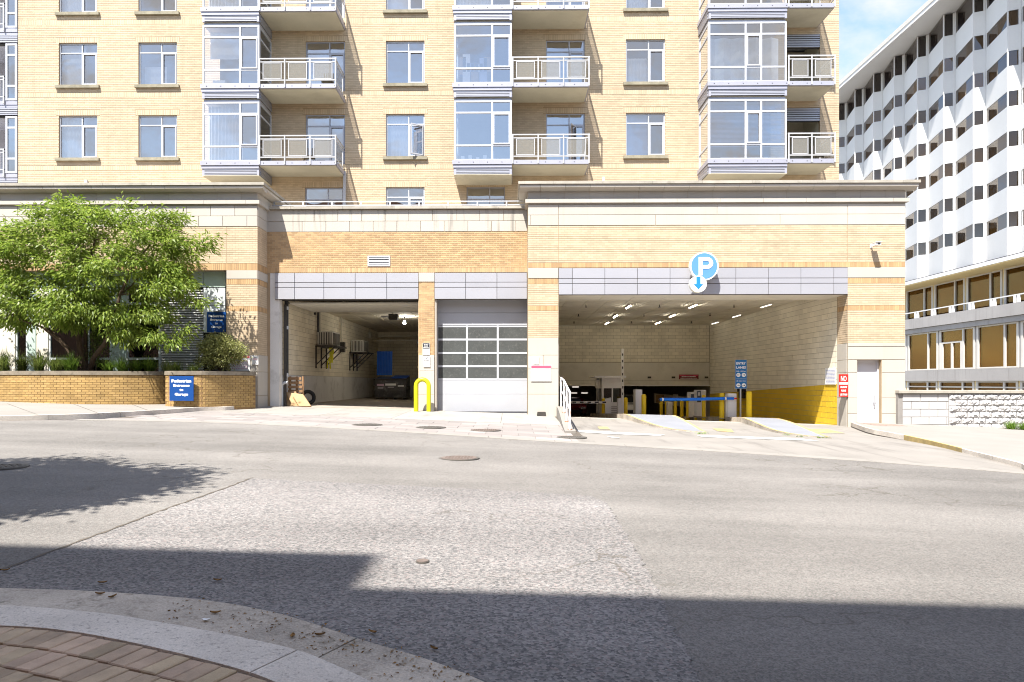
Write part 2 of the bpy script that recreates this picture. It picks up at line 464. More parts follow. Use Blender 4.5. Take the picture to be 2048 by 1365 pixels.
# ------------------------------------------------------------------ mesh helpers
ORG = {}
class MB:
    def __init__(s):
        s.v, s.f = [], []
    def quad(s, *p):
        k = len(s.v)
        s.v.extend(p)
        s.f.append(tuple(range(k, k + len(p))))
        return s
    def box(s, x0, x1, y0, y1, z0, z1):
        k = len(s.v)
        s.v.extend([(x0, y0, z0), (x1, y0, z0), (x1, y1, z0), (x0, y1, z0), (x0, y0, z1), (x1, y0, z1), (x1, y1, z1), (x0, y1, z1)])
        s.f.extend([(k, k + 3, k + 2, k + 1), (k + 4, k + 5, k + 6, k + 7), (k, k + 1, k + 5, k + 4), (k + 1, k + 2, k + 6, k + 5),
                    (k + 2, k + 3, k + 7, k + 6), (k + 3, k, k + 4, k + 7)])
        return s
    def panel(s, mp, u0, u1, z0, z1, d, ch=0.006):
        """a chamfered slab standing out by d from a wall; mp(u, z, out) -> point"""
        k = len(s.v)
        s.v.extend([mp(u0, z0, 0), mp(u1, z0, 0), mp(u1, z1, 0), mp(u0, z1, 0)])
        e = d - ch
        s.v.extend([mp(u0, z0, e), mp(u1, z0, e), mp(u1, z1, e), mp(u0, z1, e)])
        s.v.extend([mp(u0 + ch, z0 + ch, d), mp(u1 - ch, z0 + ch, d), mp(u1 - ch, z1 - ch, d), mp(u0 + ch, z1 - ch, d)])
        for a in (0, 4):
            for i in range(4):
                j = (i + 1) % 4
                s.f.append((k + a + i, k + a + j, k + a + 4 + j, k + a + 4 + i))
        s.f.append((k + 8, k + 9, k + 10, k + 11))
        return s
    def tile(s, mp, u0, u1, z0, z1, d):
        k = len(s.v)
        s.v.extend([mp(u0, z0, 0), mp(u1, z0, 0), mp(u1, z1, 0), mp(u0, z1, 0), mp(u0, z0, d), mp(u1, z0, d), mp(u1, z1, d), mp(u0, z1, d)])
        for i in range(4):
            j = (i + 1) % 4
            s.f.append((k + i, k + j, k + 4 + j, k + 4 + i))
        s.f.append((k + 4, k + 5, k + 6, k + 7))
        return s
    def prism(s, poly, z0, z1):
        """xy polygon raised from z0 to z1 (numbers or functions of x, y)"""
        n = len(poly)
        k = len(s.v)
        fz = [(lambda x, y, q=q: q) if isinstance(q, (int, float)) else q for q in (z0, z1)]
        for q in fz:
            s.v.extend([(x, y, q(x, y)) for x, y in poly])
        for i in range(n):
            j = (i + 1) % n
            s.f.append((k + i, k + j, k + n + j, k + n + i))
        s.f.append(tuple(range(k + n - 1, k - 1, -1)))
        s.f.append(tuple(range(k + n, k + 2 * n)))
        return s
    def sheet(s, poly, z):
        k = len(s.v)
        fz = (lambda x, y: z) if isinstance(z, (int, float)) else z
        s.v.extend([(x, y, fz(x, y)) for x, y in poly])
        s.f.append(tuple(range(k, k + len(poly))))
        return s
    def xprism(s, poly, a, b, axis):
        """polygon in the two other axes pushed along axis from a to b"""
        n = len(poly)
        k = len(s.v)
        for t in (a, b):
            for p, q in poly:
                s.v.append((t, p, q) if axis == 'x' else (p, t, q))
        for i in range(n):
            j = (i + 1) % n
            s.f.append((k + i, k + j, k + n + j, k + n + i))
        s.f.append(tuple(range(k + n - 1, k - 1, -1)))
        s.f.append(tuple(range(k + n, k + 2 * n)))
        return s
    def tube(s, pts, r, n=8, caps=True):
        pts = [Vector(p) for p in pts]
        rs = r if isinstance(r, (list, tuple)) else [r] * len(pts)
        k = len(s.v)
        ref = None
        for i, p in enumerate(pts):
            a = pts[max(i - 1, 0)]
            b = pts[min(i + 1, len(pts) - 1)]
            t = (b - a).normalized()
            if ref is None:
                ref = t.orthogonal().normalized()
            ref = (ref - t * ref.dot(t)).normalized()
            bi = t.cross(ref)
            for j in range(n):
                w = 2 * math.pi * j / n
                s.v.append(tuple(p + (ref * math.cos(w) + bi * math.sin(w)) * rs[i]))
        for i in range(len(pts) - 1):
            for j in range(n):
                jj = (j + 1) % n
                s.f.append((k + i * n + j, k + i * n + jj, k + (i + 1) * n + jj, k + (i + 1) * n + j))
        if caps:
            s.f.append(tuple(range(k + n - 1, k - 1, -1)))
            e = k + (len(pts) - 1) * n
            s.f.append(tuple(range(e, e + n)))
        return s
    def disc(s, c, r, z0, z1, n=28):
        return s.prism([(c[0] + r * math.cos(2 * math.pi * i / n), c[1] + r * math.sin(2 * math.pi * i / n)) for i in range(n)], z0, z1)
    def wall(s, mp, u0, u1, z0, z1, holes, depth):
        """wall face with square openings and their reveals (going in by depth)"""
        us = sorted({u0, u1, *[min(max(h[i], u0), u1) for h in holes for i in (0, 1)]})
        zs = sorted({z0, z1, *[min(max(h[i], z0), z1) for h in holes for i in (2, 3)]})
        for a, b in zip(us, us[1:]):
            for c, d in zip(zs, zs[1:]):
                mu, mz = (a + b) / 2, (c + d) / 2
                if any(h[0] < mu < h[1] and h[2] < mz < h[3] for h in holes):
                    continue
                s.quad(mp(a, c, 0), mp(b, c, 0), mp(b, d, 0), mp(a, d, 0))
        for h in holes:
            a, b, c, d = h[:4]
            for p, q, r_, t in ((a, c, b, c), (a, d, b, d), (a, c, a, d), (b, c, b, d)):
                s.quad(mp(p, q, 0), mp(r_, t, 0), mp(r_, t, -depth), mp(p, q, -depth))
        return s
    def build(s, name, mat, parent=None, loc=None, smooth=False):
        o0 = ORG[parent.name] if parent is not None else Vector(loc or (0, 0, 0))
        me = bpy.data.meshes.new(name)
        me.from_pydata([(p[0] - o0[0], p[1] - o0[1], p[2] - o0[2]) for p in s.v], [], s.f)
        me.materials.append(MATS[mat])
        if smooth:
            me.polygons.foreach_set('use_smooth', [True] * len(me.polygons))
            me.set_sharp_from_angle(angle=math.radians(42))
        me.update()
        o = bpy.data.objects.new(name, me)
        COL.objects.link(o)
        if parent is not None:
            o.parent = parent
        else:
            o.location = o0
        ORG[o.name] = o0
        return o
def front(Y):
    return lambda u, z, d: (u, Y - d, z)
def right_face(X):                                         # faces +x
    return lambda u, z, d: (X + d, u, z)
def left_face(X):                                          # faces -x
    return lambda u, z, d: (X - d, u, z)
def down_face(Z):                                          # ceiling: (u, v) = (x, y)
    return lambda u, v, d: (u, v, Z - d)
def tag(o, label=None, cat=None, group=None, kind=None):
    for k, v in (('label', label), ('category', cat), ('group', group), ('kind', kind)):
        if v:
            o[k] = v
    return o
def thing(name, label, cat, loc=(0, 0, 0), group=None):
    o = bpy.data.objects.new(name, None)
    o.empty_display_size = 0.2
    COL.objects.link(o)
    o.location = loc
    ORG[o.name] = Vector(loc)
    return tag(o, label, cat, group)
def copy_tree(o, parent=None):
    c = o.copy()
    COL.objects.link(c)
    c.parent = parent
    ORG[c.name] = ORG.get(o.name, Vector((0, 0, 0)))
    for ch in list(o.children):
        copy_tree(ch, c)
    return c
def place(o, loc, rz=0.0):
    o.location = loc
    o.rotation_euler.z = rz
    return o
def bricks(mb, mp, u0, u1, z0, z1, bw=0.203, bh=0.0745, j=0.013, jv=None, d=0.006, holes=(), odd=0, soldier=False, out=None):
    """courses of single bricks; openings are left free.  out collects (u0,u1,z0,z1) instead of adding to mb"""
    jv = j if jv is None else jv
    nz = max(1, round((z1 - z0) / bh))
    h = (z1 - z0) / nz
    for r in range(nz):
        a, b = z0 + r * h, z0 + (r + 1) * h
        mid = (a + b) / 2
        segs = [(u0, u1)]
        for q in holes:
            if q[2] < mid < q[3]:
                ns = []
                for s0, s1 in segs:
                    if q[1] <= s0 or q[0] >= s1:
                        ns.append((s0, s1))
                    else:
                        if q[0] > s0:
                            ns.append((s0, q[0]))
                        if q[1] < s1:
                            ns.append((q[1], s1))
                segs = ns
        off = 0.0 if (r + odd) % 2 == 0 or soldier else bw / 2
        for s0, s1 in segs:
            k = math.floor((s0 - u0 - off) / bw)
            while True:
                p = max(s0, u0 + off + k * bw)
                q_ = min(s1, u0 + off + (k + 1) * bw)
                k += 1
                if p >= s1 - 1e-6:
                    break
                if q_ - p < 0.03:
                    continue
                g = (p + jv / 2, q_ - jv / 2, a + j / 2, b - j / 2)
                if out is not None:
                    out.append(g)
                else:
                    mb.tile(mp, *g, d)
def text(parent, s, cx, cz, w, h, Y, mat, name='lettering', bold=0.02, mp=None):
    cu = bpy.data.curves.new('t', 'FONT')
    cu.body = s
    cu.align_x = 'CENTER'
    cu.offset = bold
    cu.resolution_u = 3
    ob = bpy.data.objects.new('t', cu)
    COL.objects.link(ob)
    dg = bpy.context.evaluated_depsgraph_get()
    me = bpy.data.meshes.new_from_object(ob.evaluated_get(dg))
    bpy.data.objects.remove(ob)
    bpy.data.curves.remove(cu)
    co = np.empty(len(me.vertices) * 3)
    me.vertices.foreach_get('co', co)
    co = co.reshape(-1, 3)
    lo, hi = co.min(0), co.max(0)
    x = (co[:, 0] - (lo[0] + hi[0]) / 2) * w / (hi[0] - lo[0])
    y = (co[:, 1] - (lo[1] + hi[1]) / 2) * h / (hi[1] - lo[1])
    fs = [tuple(p.vertices) for p in me.polygons]
    bpy.data.meshes.remove(me)
    mb = MB()
    mp = mp or front(Y)
    mb.v = [mp(cx + a, cz + b, 0) for a, b in zip(x, y)]
    mb.f = fs
    return mb.build(name, mat, parent)
def bars(parent, rows, mat, mp, name='print'):             # unreadable small print: short strokes
    mb = MB()
    for u0, u1, z0, z1 in rows:
        u = u0
        while u < u1 - 0.01:
            e = min(u1, u + random.uniform(0.03, 0.09))
            mb.quad(mp(u, z0, 0), mp(e, z0, 0), mp(e, z1, 0), mp(u, z1, 0))
            u = e + 0.014
    return mb.build(name, mat, parent)

# ================================================================== the setting: ground, road, pavements
def spline(pts, n):
    """even points along a smooth curve through pts"""
    P = [np.array(p, float) for p in pts]
    P = [2 * P[0] - P[1]] + P + [2 * P[-1] - P[-2]]
    out = []
    for i in range(1, len(P) - 2):
        for t in np.linspace(0, 1, 16, endpoint=False):
            a, b, c, d = P[i - 1:i + 3]
            out.append(0.5 * (2 * b + (c - a) * t + (2 * a - 5 * b + 4 * c - d) * t * t + (3 * b - a - 3 * c + d) * t ** 3))
    out.append(P[-2])
    A = np.array(out)
    L = np.concatenate([[0], np.cumsum(np.linalg.norm(np.diff(A, axis=0), axis=1))])
    s = np.linspace(0, L[-1], n)
    return [(float(np.interp(q, L, A[:, 0])), float(np.interp(q, L, A[:, 1]))) for q in s]
def ss(t):
    t = min(max(t, 0.0), 1.0)
    return t * t * (3 - 2 * t)
def Gp(dz):
    return lambda x, y: G(x, y) + dz

EDGE = [PG(a, b) for a, b in ((0, 838), (250, 842), (500, 849), (800, 865), (1100, 884.5), (1350, 899), (1600, 915), (1850, 932), (2048, 949))]
EDGE = spline([(-45, 19.5), (-25, 18.0)] + EDGE + [(14, 9.0), (22, 3.5), (32, -3.4)], 90)
def edge_y(x):
    return float(np.interp(x, [p[0] for p in EDGE], [p[1] for p in EDGE]))

g = MB()
for x0, x1, y0, y1 in ((-160, 200, -120, 24.9), (-160, -9.2, 24.9, 120), (14.6, 200, 24.9, 160), (-9.2, 14.6, 66, 160)):
    g.quad(*[(x, y, G(x, y) - 0.26) for x, y in ((x0, y0), (x1, y0), (x1, y1), (x0, y1))])
tag(g.build('ground', 'ground'), kind='structure')

GUT = spline([PG(a, b) for a, b in ((-900, 1176), (-300, 1177), (0, 1180), (200, 1187), (400, 1203), (540, 1227), (640, 1256), (720, 1283), (850, 1322), (960, 1365), (1060, 1415), (1180, 1500))], 60)
KO = spline([PG(a, b, 0.1) for a, b in ((-900, 1206), (-300, 1207), (0, 1212), (200, 1228), (300, 1243), (450, 1270), (590, 1301), (665, 1330), (740, 1365), (830, 1420), (930, 1500))], 60)
KI = spline([PG(a, b, 0.1) for a, b in ((-900, 1247), (-300, 1247), (0, 1253), (130, 1263), (250, 1284), (380, 1314), (500, 1347), (575, 1378), (640, 1420), (730, 1500))], 60)
road_poly = EDGE + [(32, -3.5), (3.2, -3.5)] + GUT[::-1] + [(-45, GUT[0][1] + 0.3)]
tag(MB().sheet(road_poly, Gp(0.0)).build('road', 'asphalt'), kind='structure')
ROAD = bpy.data.objects['road']

PATCH = [PG(505, 958), PG(800, 972), PG(1000, 982), PG(1180, 993), PG(1212, 1006), PG(1300, 1150), PG(1350, 1260), PG(1400, 1365), PG(1450, 1480)]
gi = [i for i, p in enumerate(GUT) if p[0] > PG(20, 1150)[0] and i < 57]
PATCH = spline(PATCH[:4], 60) + spline(PATCH[4:], 110)
PATCH = [(x + random.gauss(0, .011), y + random.gauss(0, .011)) for x, y in PATCH]
patch_poly = PATCH + [GUT[i] for i in gi[::-1]] + [PG(0, 1143), PG(260, 1046)]
MB().sheet(patch_poly, Gp(0.006)).build('road_patch', 'asphalt_patch', ROAD)
seam = [PG(a, b) for a, b in ((-140, 1196), (0, 1143), (60, 1122), (160, 1084), (260, 1047), (340, 1017), (420, 989), (505, 957))]
seam = [(x + random.uniform(-.012, .012), y + random.uniform(-.012, .012)) for x, y in spline(seam, 60)]
sm = MB()
for i in range(len(seam) - 1):
    (x0, y0), (x1, y1) = seam[i], seam[i + 1]
    w0, w1 = (0.010 + 0.010 * (i % 3 == 0)), 0.010 + 0.010 * ((i + 1) % 3 == 0)
    L_ = math.hypot(x1 - x0, y1 - y0)
    ex, ey = (y1 - y0) / L_, -(x1 - x0) / L_
    sm.quad(*[(x, y, G(x, y) + 0.010) for x, y in ((x0 - ex * w0, y0 - ey * w0), (x1 - ex * w1, y1 - ey * w1), (x1 + ex * w1, y1 + ey * w1), (x0 + ex * w0, y0 + ey * w0))])
sm.build('tar_seam', 'joint', ROAD)

# gutter, kerb and pavers of the near corner
bed = KI + [(KI[-1][0], -3.9), (-20, -3.9), (-20, KI[0][1])]
tag(MB().sheet(bed, Gp(0.055)).build('near_sidewalk', 'paver_bed'), kind='structure')
NEAR = bpy.data.objects['near_sidewalk']
def strip_piece(A, B, i, j, z0, z1, name, mat, parent):
    return MB().prism(A[i:j + 1] + B[i:j + 1][::-1], z0, z1).build(name, mat, parent)
def nearest(C, p):
    return min(range(len(C)), key=lambda i: (C[i][0] - p[0]) ** 2 + (C[i][1] - p[1]) ** 2)
def cut(A, B, cuts, gap, z0, z1, name, mat, parent):
    """a band between two curves, cut square into pieces"""
    N = 240
    A2, B2 = spline(A, N), []
    fineB = spline(B, 700)
    for p in A2:
        B2.append(fineB[nearest(fineB, p)])
    ids = [0] + [nearest(A2, c) for c in cuts] + [N - 1]
    for a, b in zip(ids, ids[1:]):
        if b - a < 3:
            continue
        P, Q = A2[a:b + 1], B2[a:b + 1]
        def pull(p, q, s):
            d = math.hypot(q[0] - p[0], q[1] - p[1]) or 1
            return (p[0] + (q[0] - p[0]) * s / d, p[1] + (q[1] - p[1]) * s / d)
        P = [pull(P[0], P[1], gap)] + P[1:-1] + [pull(P[-1], P[-2], gap)]
        Q = [pull(Q[0], Q[1], gap)] + Q[1:-1] + [pull(Q[-1], Q[-2], gap)]
        MB().prism(P + Q[::-1], z0, z1).build(name, mat, parent)
gut = MB().sheet(GUT + KO[::-1], Gp(-0.02)).build('gutter', 'gutter')
tag(gut, kind='structure')
cut(GUT, KO, [PG(-600, 1176), PG(712, 1281), PG(1010, 1390)], 0.006, Gp(-0.1), Gp(0.012), 'gutter_slab', 'gutter', gut)
kerb = MB().sheet(KO + KI[::-1], Gp(0.05)).build('near_kerb', 'kerb_stone')
tag(kerb, kind='structure')
cut(KO, KI, [PG(-560, 1206, .1), PG(592, 1302, .1), PG(860, 1440, .1)], 0.005, Gp(-0.1), Gp(0.105), 'kerb_stone', 'kerb_stone', kerb)

pm = MB().panel(lambda u, v, d: (u, v, d), -0.049, 0.049, -0.1, 0.1, 0.06, 0.005)
paver0 = pm.build('paver', 'foot_paver', NEAR)
first = True
KIf = spline(KI, 900)
Ls = np.concatenate([[0], np.cumsum([math.hypot(b[0] - a[0], b[1] - a[1]) for a, b in zip(KIf, KIf[1:])])])
for row in range(7):
    off = 0.115 + row * 0.212
    s = 0.03 + 0.05 * (row % 2)
    while s < Ls[-1] - 0.1:
        x = float(np.interp(s, Ls, [p[0] for p in KIf]))
        y = float(np.interp(s, Ls, [p[1] for p in KIf]))
        i = min(int(np.searchsorted(Ls, s)), len(KIf) - 2)
        tx, ty = KIf[i + 1][0] - KIf[i - 1][0], KIf[i + 1][1] - KIf[i - 1][1]
        q = math.hypot(tx, ty)
        tx, ty = tx / q, ty / q
        px_, py_ = x + ty * off, y - tx * off
        s += 0.1035 * (1.0 + 0.06 * row * 0)
        if not (-4.3 < px_ < 0.8 and py_ > 2.2):
            continue
        o = paver0 if first else paver0.copy()
        if not first:
            COL.objects.link(o)
        first = False
        # pavers meet the kerb aslant, like a sailor course that was laid to the building line
        ang = math.atan2(ty, tx) + random.uniform(-0.015, 0.015)
        o.location = (px_, py_, G(px_, py_) + 0.042 + random.uniform(-0.003, 0.003))
        o.rotation_euler = (random.uniform(-.01, .01), random.uniform(-.01, .01), ang)
        o.parent = NEAR

# driveway into the garage; it dips and then goes down as a ramp inside
def drop(x):                                               # the ground falls away a little faster past the garage
    return 0.10 * ss((x - 12.5) / 3.5)
def zd(x, y):
    z = G(x, min(y, 25.0)) - drop(x) - 0.08 * ss((y - 15.5) / 6.0)
    if y > 25:
        z -= 0.045 * (y - 25)
    return z
def grid_sheet(x0, x1, y0, y1, nx, ny, zf):
    m = MB()
    m.v = [(x0 + (x1 - x0) * i / nx, y0 + (y1 - y0) * j / ny, 0) for j in range(ny + 1) for i in range(nx + 1)]
    m.v = [(x, y, zf(x, y)) for x, y, _ in m.v]
    m.f = [(j * (nx + 1) + i, j * (nx + 1) + i + 1, (j + 1) * (nx + 1) + i + 1, (j + 1) * (nx + 1) + i) for j in range(ny) for i in range(nx)]
    return m
dr = grid_sheet(1.0, 33, 2, 24.75, 40, 46, lambda x, y: zd(x, y) - 0.006).build('driveway', 'driveway_concrete')
tag(dr, kind='structure')
tag(grid_sheet(1.4, 12.2, 24.75, 64, 4, 40, lambda x, y: zd(x, y) - 0.006).build('garage_ramp', 'garage_floor'), kind='structure')
def mark(pts, mat, name='lane_marking', dz=0.004):
    w = [PG(a, b, -0.06) for a, b in pts]
    return MB().sheet(w, lambda x, y: zd(x, y) + dz).build(name, mat, dr)
mark([(1392, 872.5), (1600, 879), (1640, 886), (1405, 877.5)], 'road_white')
mark([(1143, 861), (1250, 867), (1330, 872), (1320, 875), (1225, 871.5), (1143, 866)], 'road_white')
mark([(1213, 877), (1232, 879), (1243, 882), (1222, 880)], 'road_white')
mark([(1195, 853), (1215, 853), (1220, 859), (1200, 858.5)], 'road_yellow')
mark([(1425, 856), (1462, 857.5), (1468, 864.5), (1436, 862)], 'road_yellow')
mark([(1572, 856), (1655, 858), (1690, 866), (1600, 864)], 'road_yellow')

# apron of the loading bays: kerb band, grey pavers, concrete slabs
AX0, AX1 = PX(508, 24), 1.72
apron = grid_sheet(-10.6, 1.8, 12, 24.98, 6, 8, Gp(-0.010)).build('apron', 'joint')
tag(apron, kind='structure')
p0, p1 = PG(560, 829), PG(1112, 851)
def slab_y(x):
    return p0[1] + (p1[1] - p0[1]) * (x - p0[0]) / (p1[0] - p0[0])
def warped(x0, x1, f0, f1, name, mat, parent, top=0.0, gap=0.006):
    a, b = x0 + gap, x1 - gap
    return MB().prism([(a, f0(a) + gap), (b, f0(b) + gap), (b, f1(b) - gap), (a, f1(a) - gap)], Gp(-0.05), Gp(top)).build(name, mat, parent)
xs = [-10.4, -8.0, -5.9, -3.6, PX(1003, 22), 1.55]
for a, b in zip(xs, xs[1:]):
    warped(a, b, slab_y, lambda x: 24.9, 'concrete_slab', 'apron_concrete', apron, 0.004)
rows = 7
for r in range(rows):
    fa = lambda x, r=r: (edge_y(x) + 0.42) + (slab_y(x) - edge_y(x) - 0.42) * r / rows
    fb = lambda x, r=r: (edge_y(x) + 0.42) + (slab_y(x) - edge_y(x) - 0.42) * (r + 1) / rows
    x = -10.6 + 0.4 * (r % 2)
    while x < 1.5:
        e = min(x + 0.8, 1.56)
        if e - x > 0.15:
            warped(x, e, fa, fb, 'stone_paver', 'paver_grey', apron, random.uniform(-0.002, 0.003), 0.005)
        x = e
kb = MB().sheet([(x, edge_y(x) - 0.0) for x in np.linspace(-11, 9, 30)] + [(x, edge_y(x) + 0.42) for x in np.linspace(9, -11, 30)], Gp(-0.008)).build('kerb_band', 'joint')
tag(kb, kind='structure')
xk = -11.0
while xk < 9:
    warped(xk, xk + 1.5, lambda x: edge_y(x), lambda x: edge_y(x) + 0.42, 'kerb_stone', 'concrete', kb, 0.008, 0.004)
    xk += 1.5

# raised pavement on the left, in front of the planter
LK = [PG(a, b, 0.12) for a, b in ((-400, 838), (-200, 836), (0, 833), (120, 830), (200, 827), (330, 820), (395, 815.5), (455, 814))] + [(-9.15, 22.6), (-8.95, 23.9)]
LKs = spline(LK, 40)
ls = MB().prism([(-45, LKs[0][1] + .03)] + [(x - .02, y + .03) for x, y in LKs] + [(-8.95, 25.2), (-45, 25.2)], Gp(-0.06), Gp(0.12)).build('left_sidewalk', 'concrete')
tag(ls, kind='structure')
cut(LKs, [(x - 0.02, y + 0.17) for x, y in LKs], [PG(a, b, .12) for a, b in ((-200, 836), (-60, 834), (100, 831), (240, 825), (330, 820))], 0.004, Gp(-0.05), Gp(0.126), 'kerb_stone', 'kerb_stone', ls)
for px_ in (45, 175, 290):                                  # scored joints
    a, b = PG(px_ + 30, 830, .12), PG(px_ - 30, 808, .12)
    MB().quad(*[(x, y, G(x, y) + 0.1245) for x, y in ((a[0] - .01, a[1]), (a[0] + .01, a[1]), (b[0] + .01, b[1]), (b[0] - .01, b[1]))]).build('score_line', 'joint', ls)

# raised pavement on the right
RK = [PG(a, b, 0.10) for a, b in ((1690, 850), (1740, 857), (1800, 868), (1870, 883), (1950, 903), (2048, 927), (2200, 975))]
RKs = spline([(11.9, 24.0)] + RK[1:] + [(16, 8.2), (24, 2.2), (33, -3.0)], 50)
def gr(x, y):
    return G(x, y) - drop(x)
rs = MB().prism([(x + .03, y + .03) for x, y in RKs] + [(60, -3), (60, 24.2), (11.9, 24.2)], lambda x, y: gr(x, y) - 0.25, lambda x, y: gr(x, y) + 0.08).build('right_sidewalk', 'concrete')
tag(rs, kind='structure')
RK2 = [(x + 0.10, y + 0.15) for x, y in RKs]
n = len(RKs)
def band(A, B, i, j, dz, name, mat, parent):
    mb = MB()
    for k in range(i, j):
        P = [A[k], A[k + 1], B[k + 1], B[k]]
        mb.prism(P, lambda x, y: gr(x, y) - 0.05, lambda x, y: gr(x, y) + dz)
    return mb.build(name, mat, parent)
iy0, iy1 = nearest(RKs, PG(1812, 872, .1)), nearest(RKs, PG(1935, 900, .1))
band(RKs, RK2, 0, iy0, 0.088, 'kerb_stone', 'kerb_stone', rs)
band(RKs, RK2, iy0, iy1, 0.088, 'painted_kerb', 'road_yellow', rs)
band(RKs, RK2, iy1, n - 1, 0.088, 'kerb_stone', 'kerb_stone', rs)
pk0 = None
for r in range(9):                                          # clay pavers along the wall
    for c in range(18):
        x = 12.15 + c * 0.212 + 0.106 * (r % 2)
        y = 23.60 - r * 0.105
        kx = np.interp(x, [p[0] for p in RKs], [p[1] for p in RKs])
        if y < kx + 0.42 or x > 15.6:
            continue
        if pk0 is None:
            pk0 = MB().panel(lambda u, v, d: (u, v, d), -0.103, 0.103, -0.05, 0.05, 0.03, 0.004).build('clay_paver', 'sidewalk_pink', rs)
            o = pk0
        else:
            o = pk0.copy()
            COL.objects.link(o)
            o.parent = rs
        o.location = (x, y, gr(x, y) + 0.058)

# iron covers
def cover(px, py, r, mat, label, zf, grp='round iron covers set in the street'):
    x, y = PG(px, py)
    z = zf(x, y)
    t = thing('manhole_cover', label, 'manhole cover', (x, y, z), grp)
    MB().disc((x, y), r, z - 0.03, z + 0.008, 32).build('ring', 'iron', t)
    MB().disc((x, y), r * 0.88, z - 0.02, z + 0.013, 32).build('lid', mat, t)
    st = MB()
    k = int(r * 0.8 / 0.055)
    for i in range(-k, k + 1):
        for j in range(-k, k + 1):
            if i * i + j * j <= k * k and (i + j) % 2 == 0:
                st.box(x + i * .055 - .02, x + i * .055 + .02, y + j * .055 - .02, y + j * .055 + .02, z + 0.012, z + 0.018)
    if k > 1:
        tag(st.build('tread', mat, t), kind='stuff')
cover(733, 850, 0.42, 'iron', 'round iron manhole cover in the apron pavers, leftmost of the row', Gp(0.0))
cover(860, 855.5, 0.42, 'iron', 'round iron manhole cover in the apron pavers below the yellow hoop bollard', Gp(0.0))
cover(970, 861, 0.42, 'iron_rust', 'round iron manhole cover in the apron pavers in front of the overhead door', Gp(0.0))
cover(1142, 875, 0.38, 'iron', 'round iron manhole cover near the foot of the rusty handrail', lambda x, y: zd(x, y) + 0.004)
cover(918, 917, 0.36, 'iron_rust', 'rusty brown manhole cover alone in the sunlit roadway', Gp(0.002))
cover(-2, 935, 0.36, 'iron', 'manhole cover at the left edge, by the tree shadow on the road', Gp(0.002))
cover(845, 1126, 0.055, 'iron_rust', 'tiny round valve lid in the coarse road patch', Gp(0.008))

# ================================================================== podium building
YP, YM = 24.0, 24.95                                        # front faces: the two masses, the middle part
XR0, XR1 = PX(1056, YP), PX(1810, YP)                       # right mass
XP1, XP2 = PX(1117, YP), PX(1695, YP)                       # its piers' inner edges
XL1 = PX(515, YP)                                           # right corner of the left mass
XL0 = -34.0
fz = lambda py: PZ(py, YP, 1020)
mz = lambda py: PZ(py, YM, 1020)
pod = thing('podium_building', 'two storey yellow brick and limestone podium with loading bay and garage entrance', 'building', (0, YP, 0))
Z_CAP, Z_CAPB, Z_DRIP, Z_FRZ, Z_BANDT, Z_BANDB, Z_R1, Z_R2, Z_BR, Z_SOL, Z_BEAM = [fz(q) for q in (368.5, 374.5, 384, 399.5, 400, 407.5, 410, 431, 452, 526, 536.3)]
Z_BB = fz(590.5)
Z_TOP = Z_CAP
# --- core walls behind the facing
core = MB()
Z0 = -1.6
def coreface(mp, u0, u1, z0, z1, holes=()):
    core.wall(mp, u0, u1, z0, z1, list(holes), 0.25)
gar_hole = (XP1, XP2, -2, Z_BB)
DX0, DX1, DZT = PX(1714.5, YP), PX(1762.5, YP), PZ(720.5, YP, 1740)
DZB = PZ(849.5, YP, 1740)
coreface(front(YP), XR0, XR1, Z0, Z_TOP, [(XP1, XP2, Z0, Z_BEAM), (DX0, DX1, DZB, DZT)])
coreface(right_face(XR1), YP, 62, Z0, Z_TOP)
coreface(left_face(XR0), YP, YM + 0.4, Z0, Z_TOP)
LW0, LW1, LZB = PX(-420, YP), PX(453, YP), 1.70             # big glazed opening of the left mass
LZT = fz(540)
coreface(front(YP), XL0, XL1, Z0, Z_TOP, [(LW0, LW1, LZB, LZT)])
coreface(right_face(XL1), YP, YM + 0.4, Z0, Z_TOP)
MX0, MX1 = XL1, XR0
BX0, BX1, GX0, GX1 = PX(540, YM), PX(836.5, YM), PX(870, YM), XR0 - 0.0
ZM_CAP, ZM_ST, ZM_R, ZM_BR, ZM_SO, ZM_BE, ZM_BB = [mz(q) for q in (413.5, 419.2, 442.3, 463.4, 535, 545.2, 599)]
coreface(front(YM), MX0, MX1, Z0, ZM_CAP - 0.02, [(BX0, BX1, Z0, ZM_BE), (GX0, GX1 - 0.0, Z0, ZM_BE)])
core.build('core_wall', 'yellow_mortar', pod)
rf = MB()
rf.box(XL0, XL1 - 0.05, YP + 0.05, 40, Z_TOP - 0.25, Z_TOP - 0.05)
rf.box(XR0 + 0.05, XR1 - 0.05, YP + 0.05, 40, Z_TOP - 0.25, Z_TOP - 0.05)
rf.box(XL1 - 0.04, XR0 + 0.04, YM + 0.1, 40, ZM_CAP - 0.45, ZM_CAP - 0.3)
rf.build('roof_deck', 'stone_cap', pod)

def stones(mp, u0, u1, z0, z1, joints, name='stone_panel', mat='stone', d=0.02, gap=0.006):
    e = [u0] + [j for j in joints if u0 + 0.08 < j < u1 - 0.08] + [u1]
    for a, b in zip(e, e[1:]):
        MB().panel(mp, a + gap, b - gap, z0 + gap, z1 - gap, d, 0.006).build(name, mat, pod)
def every(a, b, step, off=0.0):
    return list(np.arange(a + off, b, step))
def soldier(mb, mp, u0, u1, z0, z1, d=0.008):
    bricks(mb, mp, u0, u1, z0, z1, bw=0.0745, bh=z1 - z0, d=d, soldier=True)

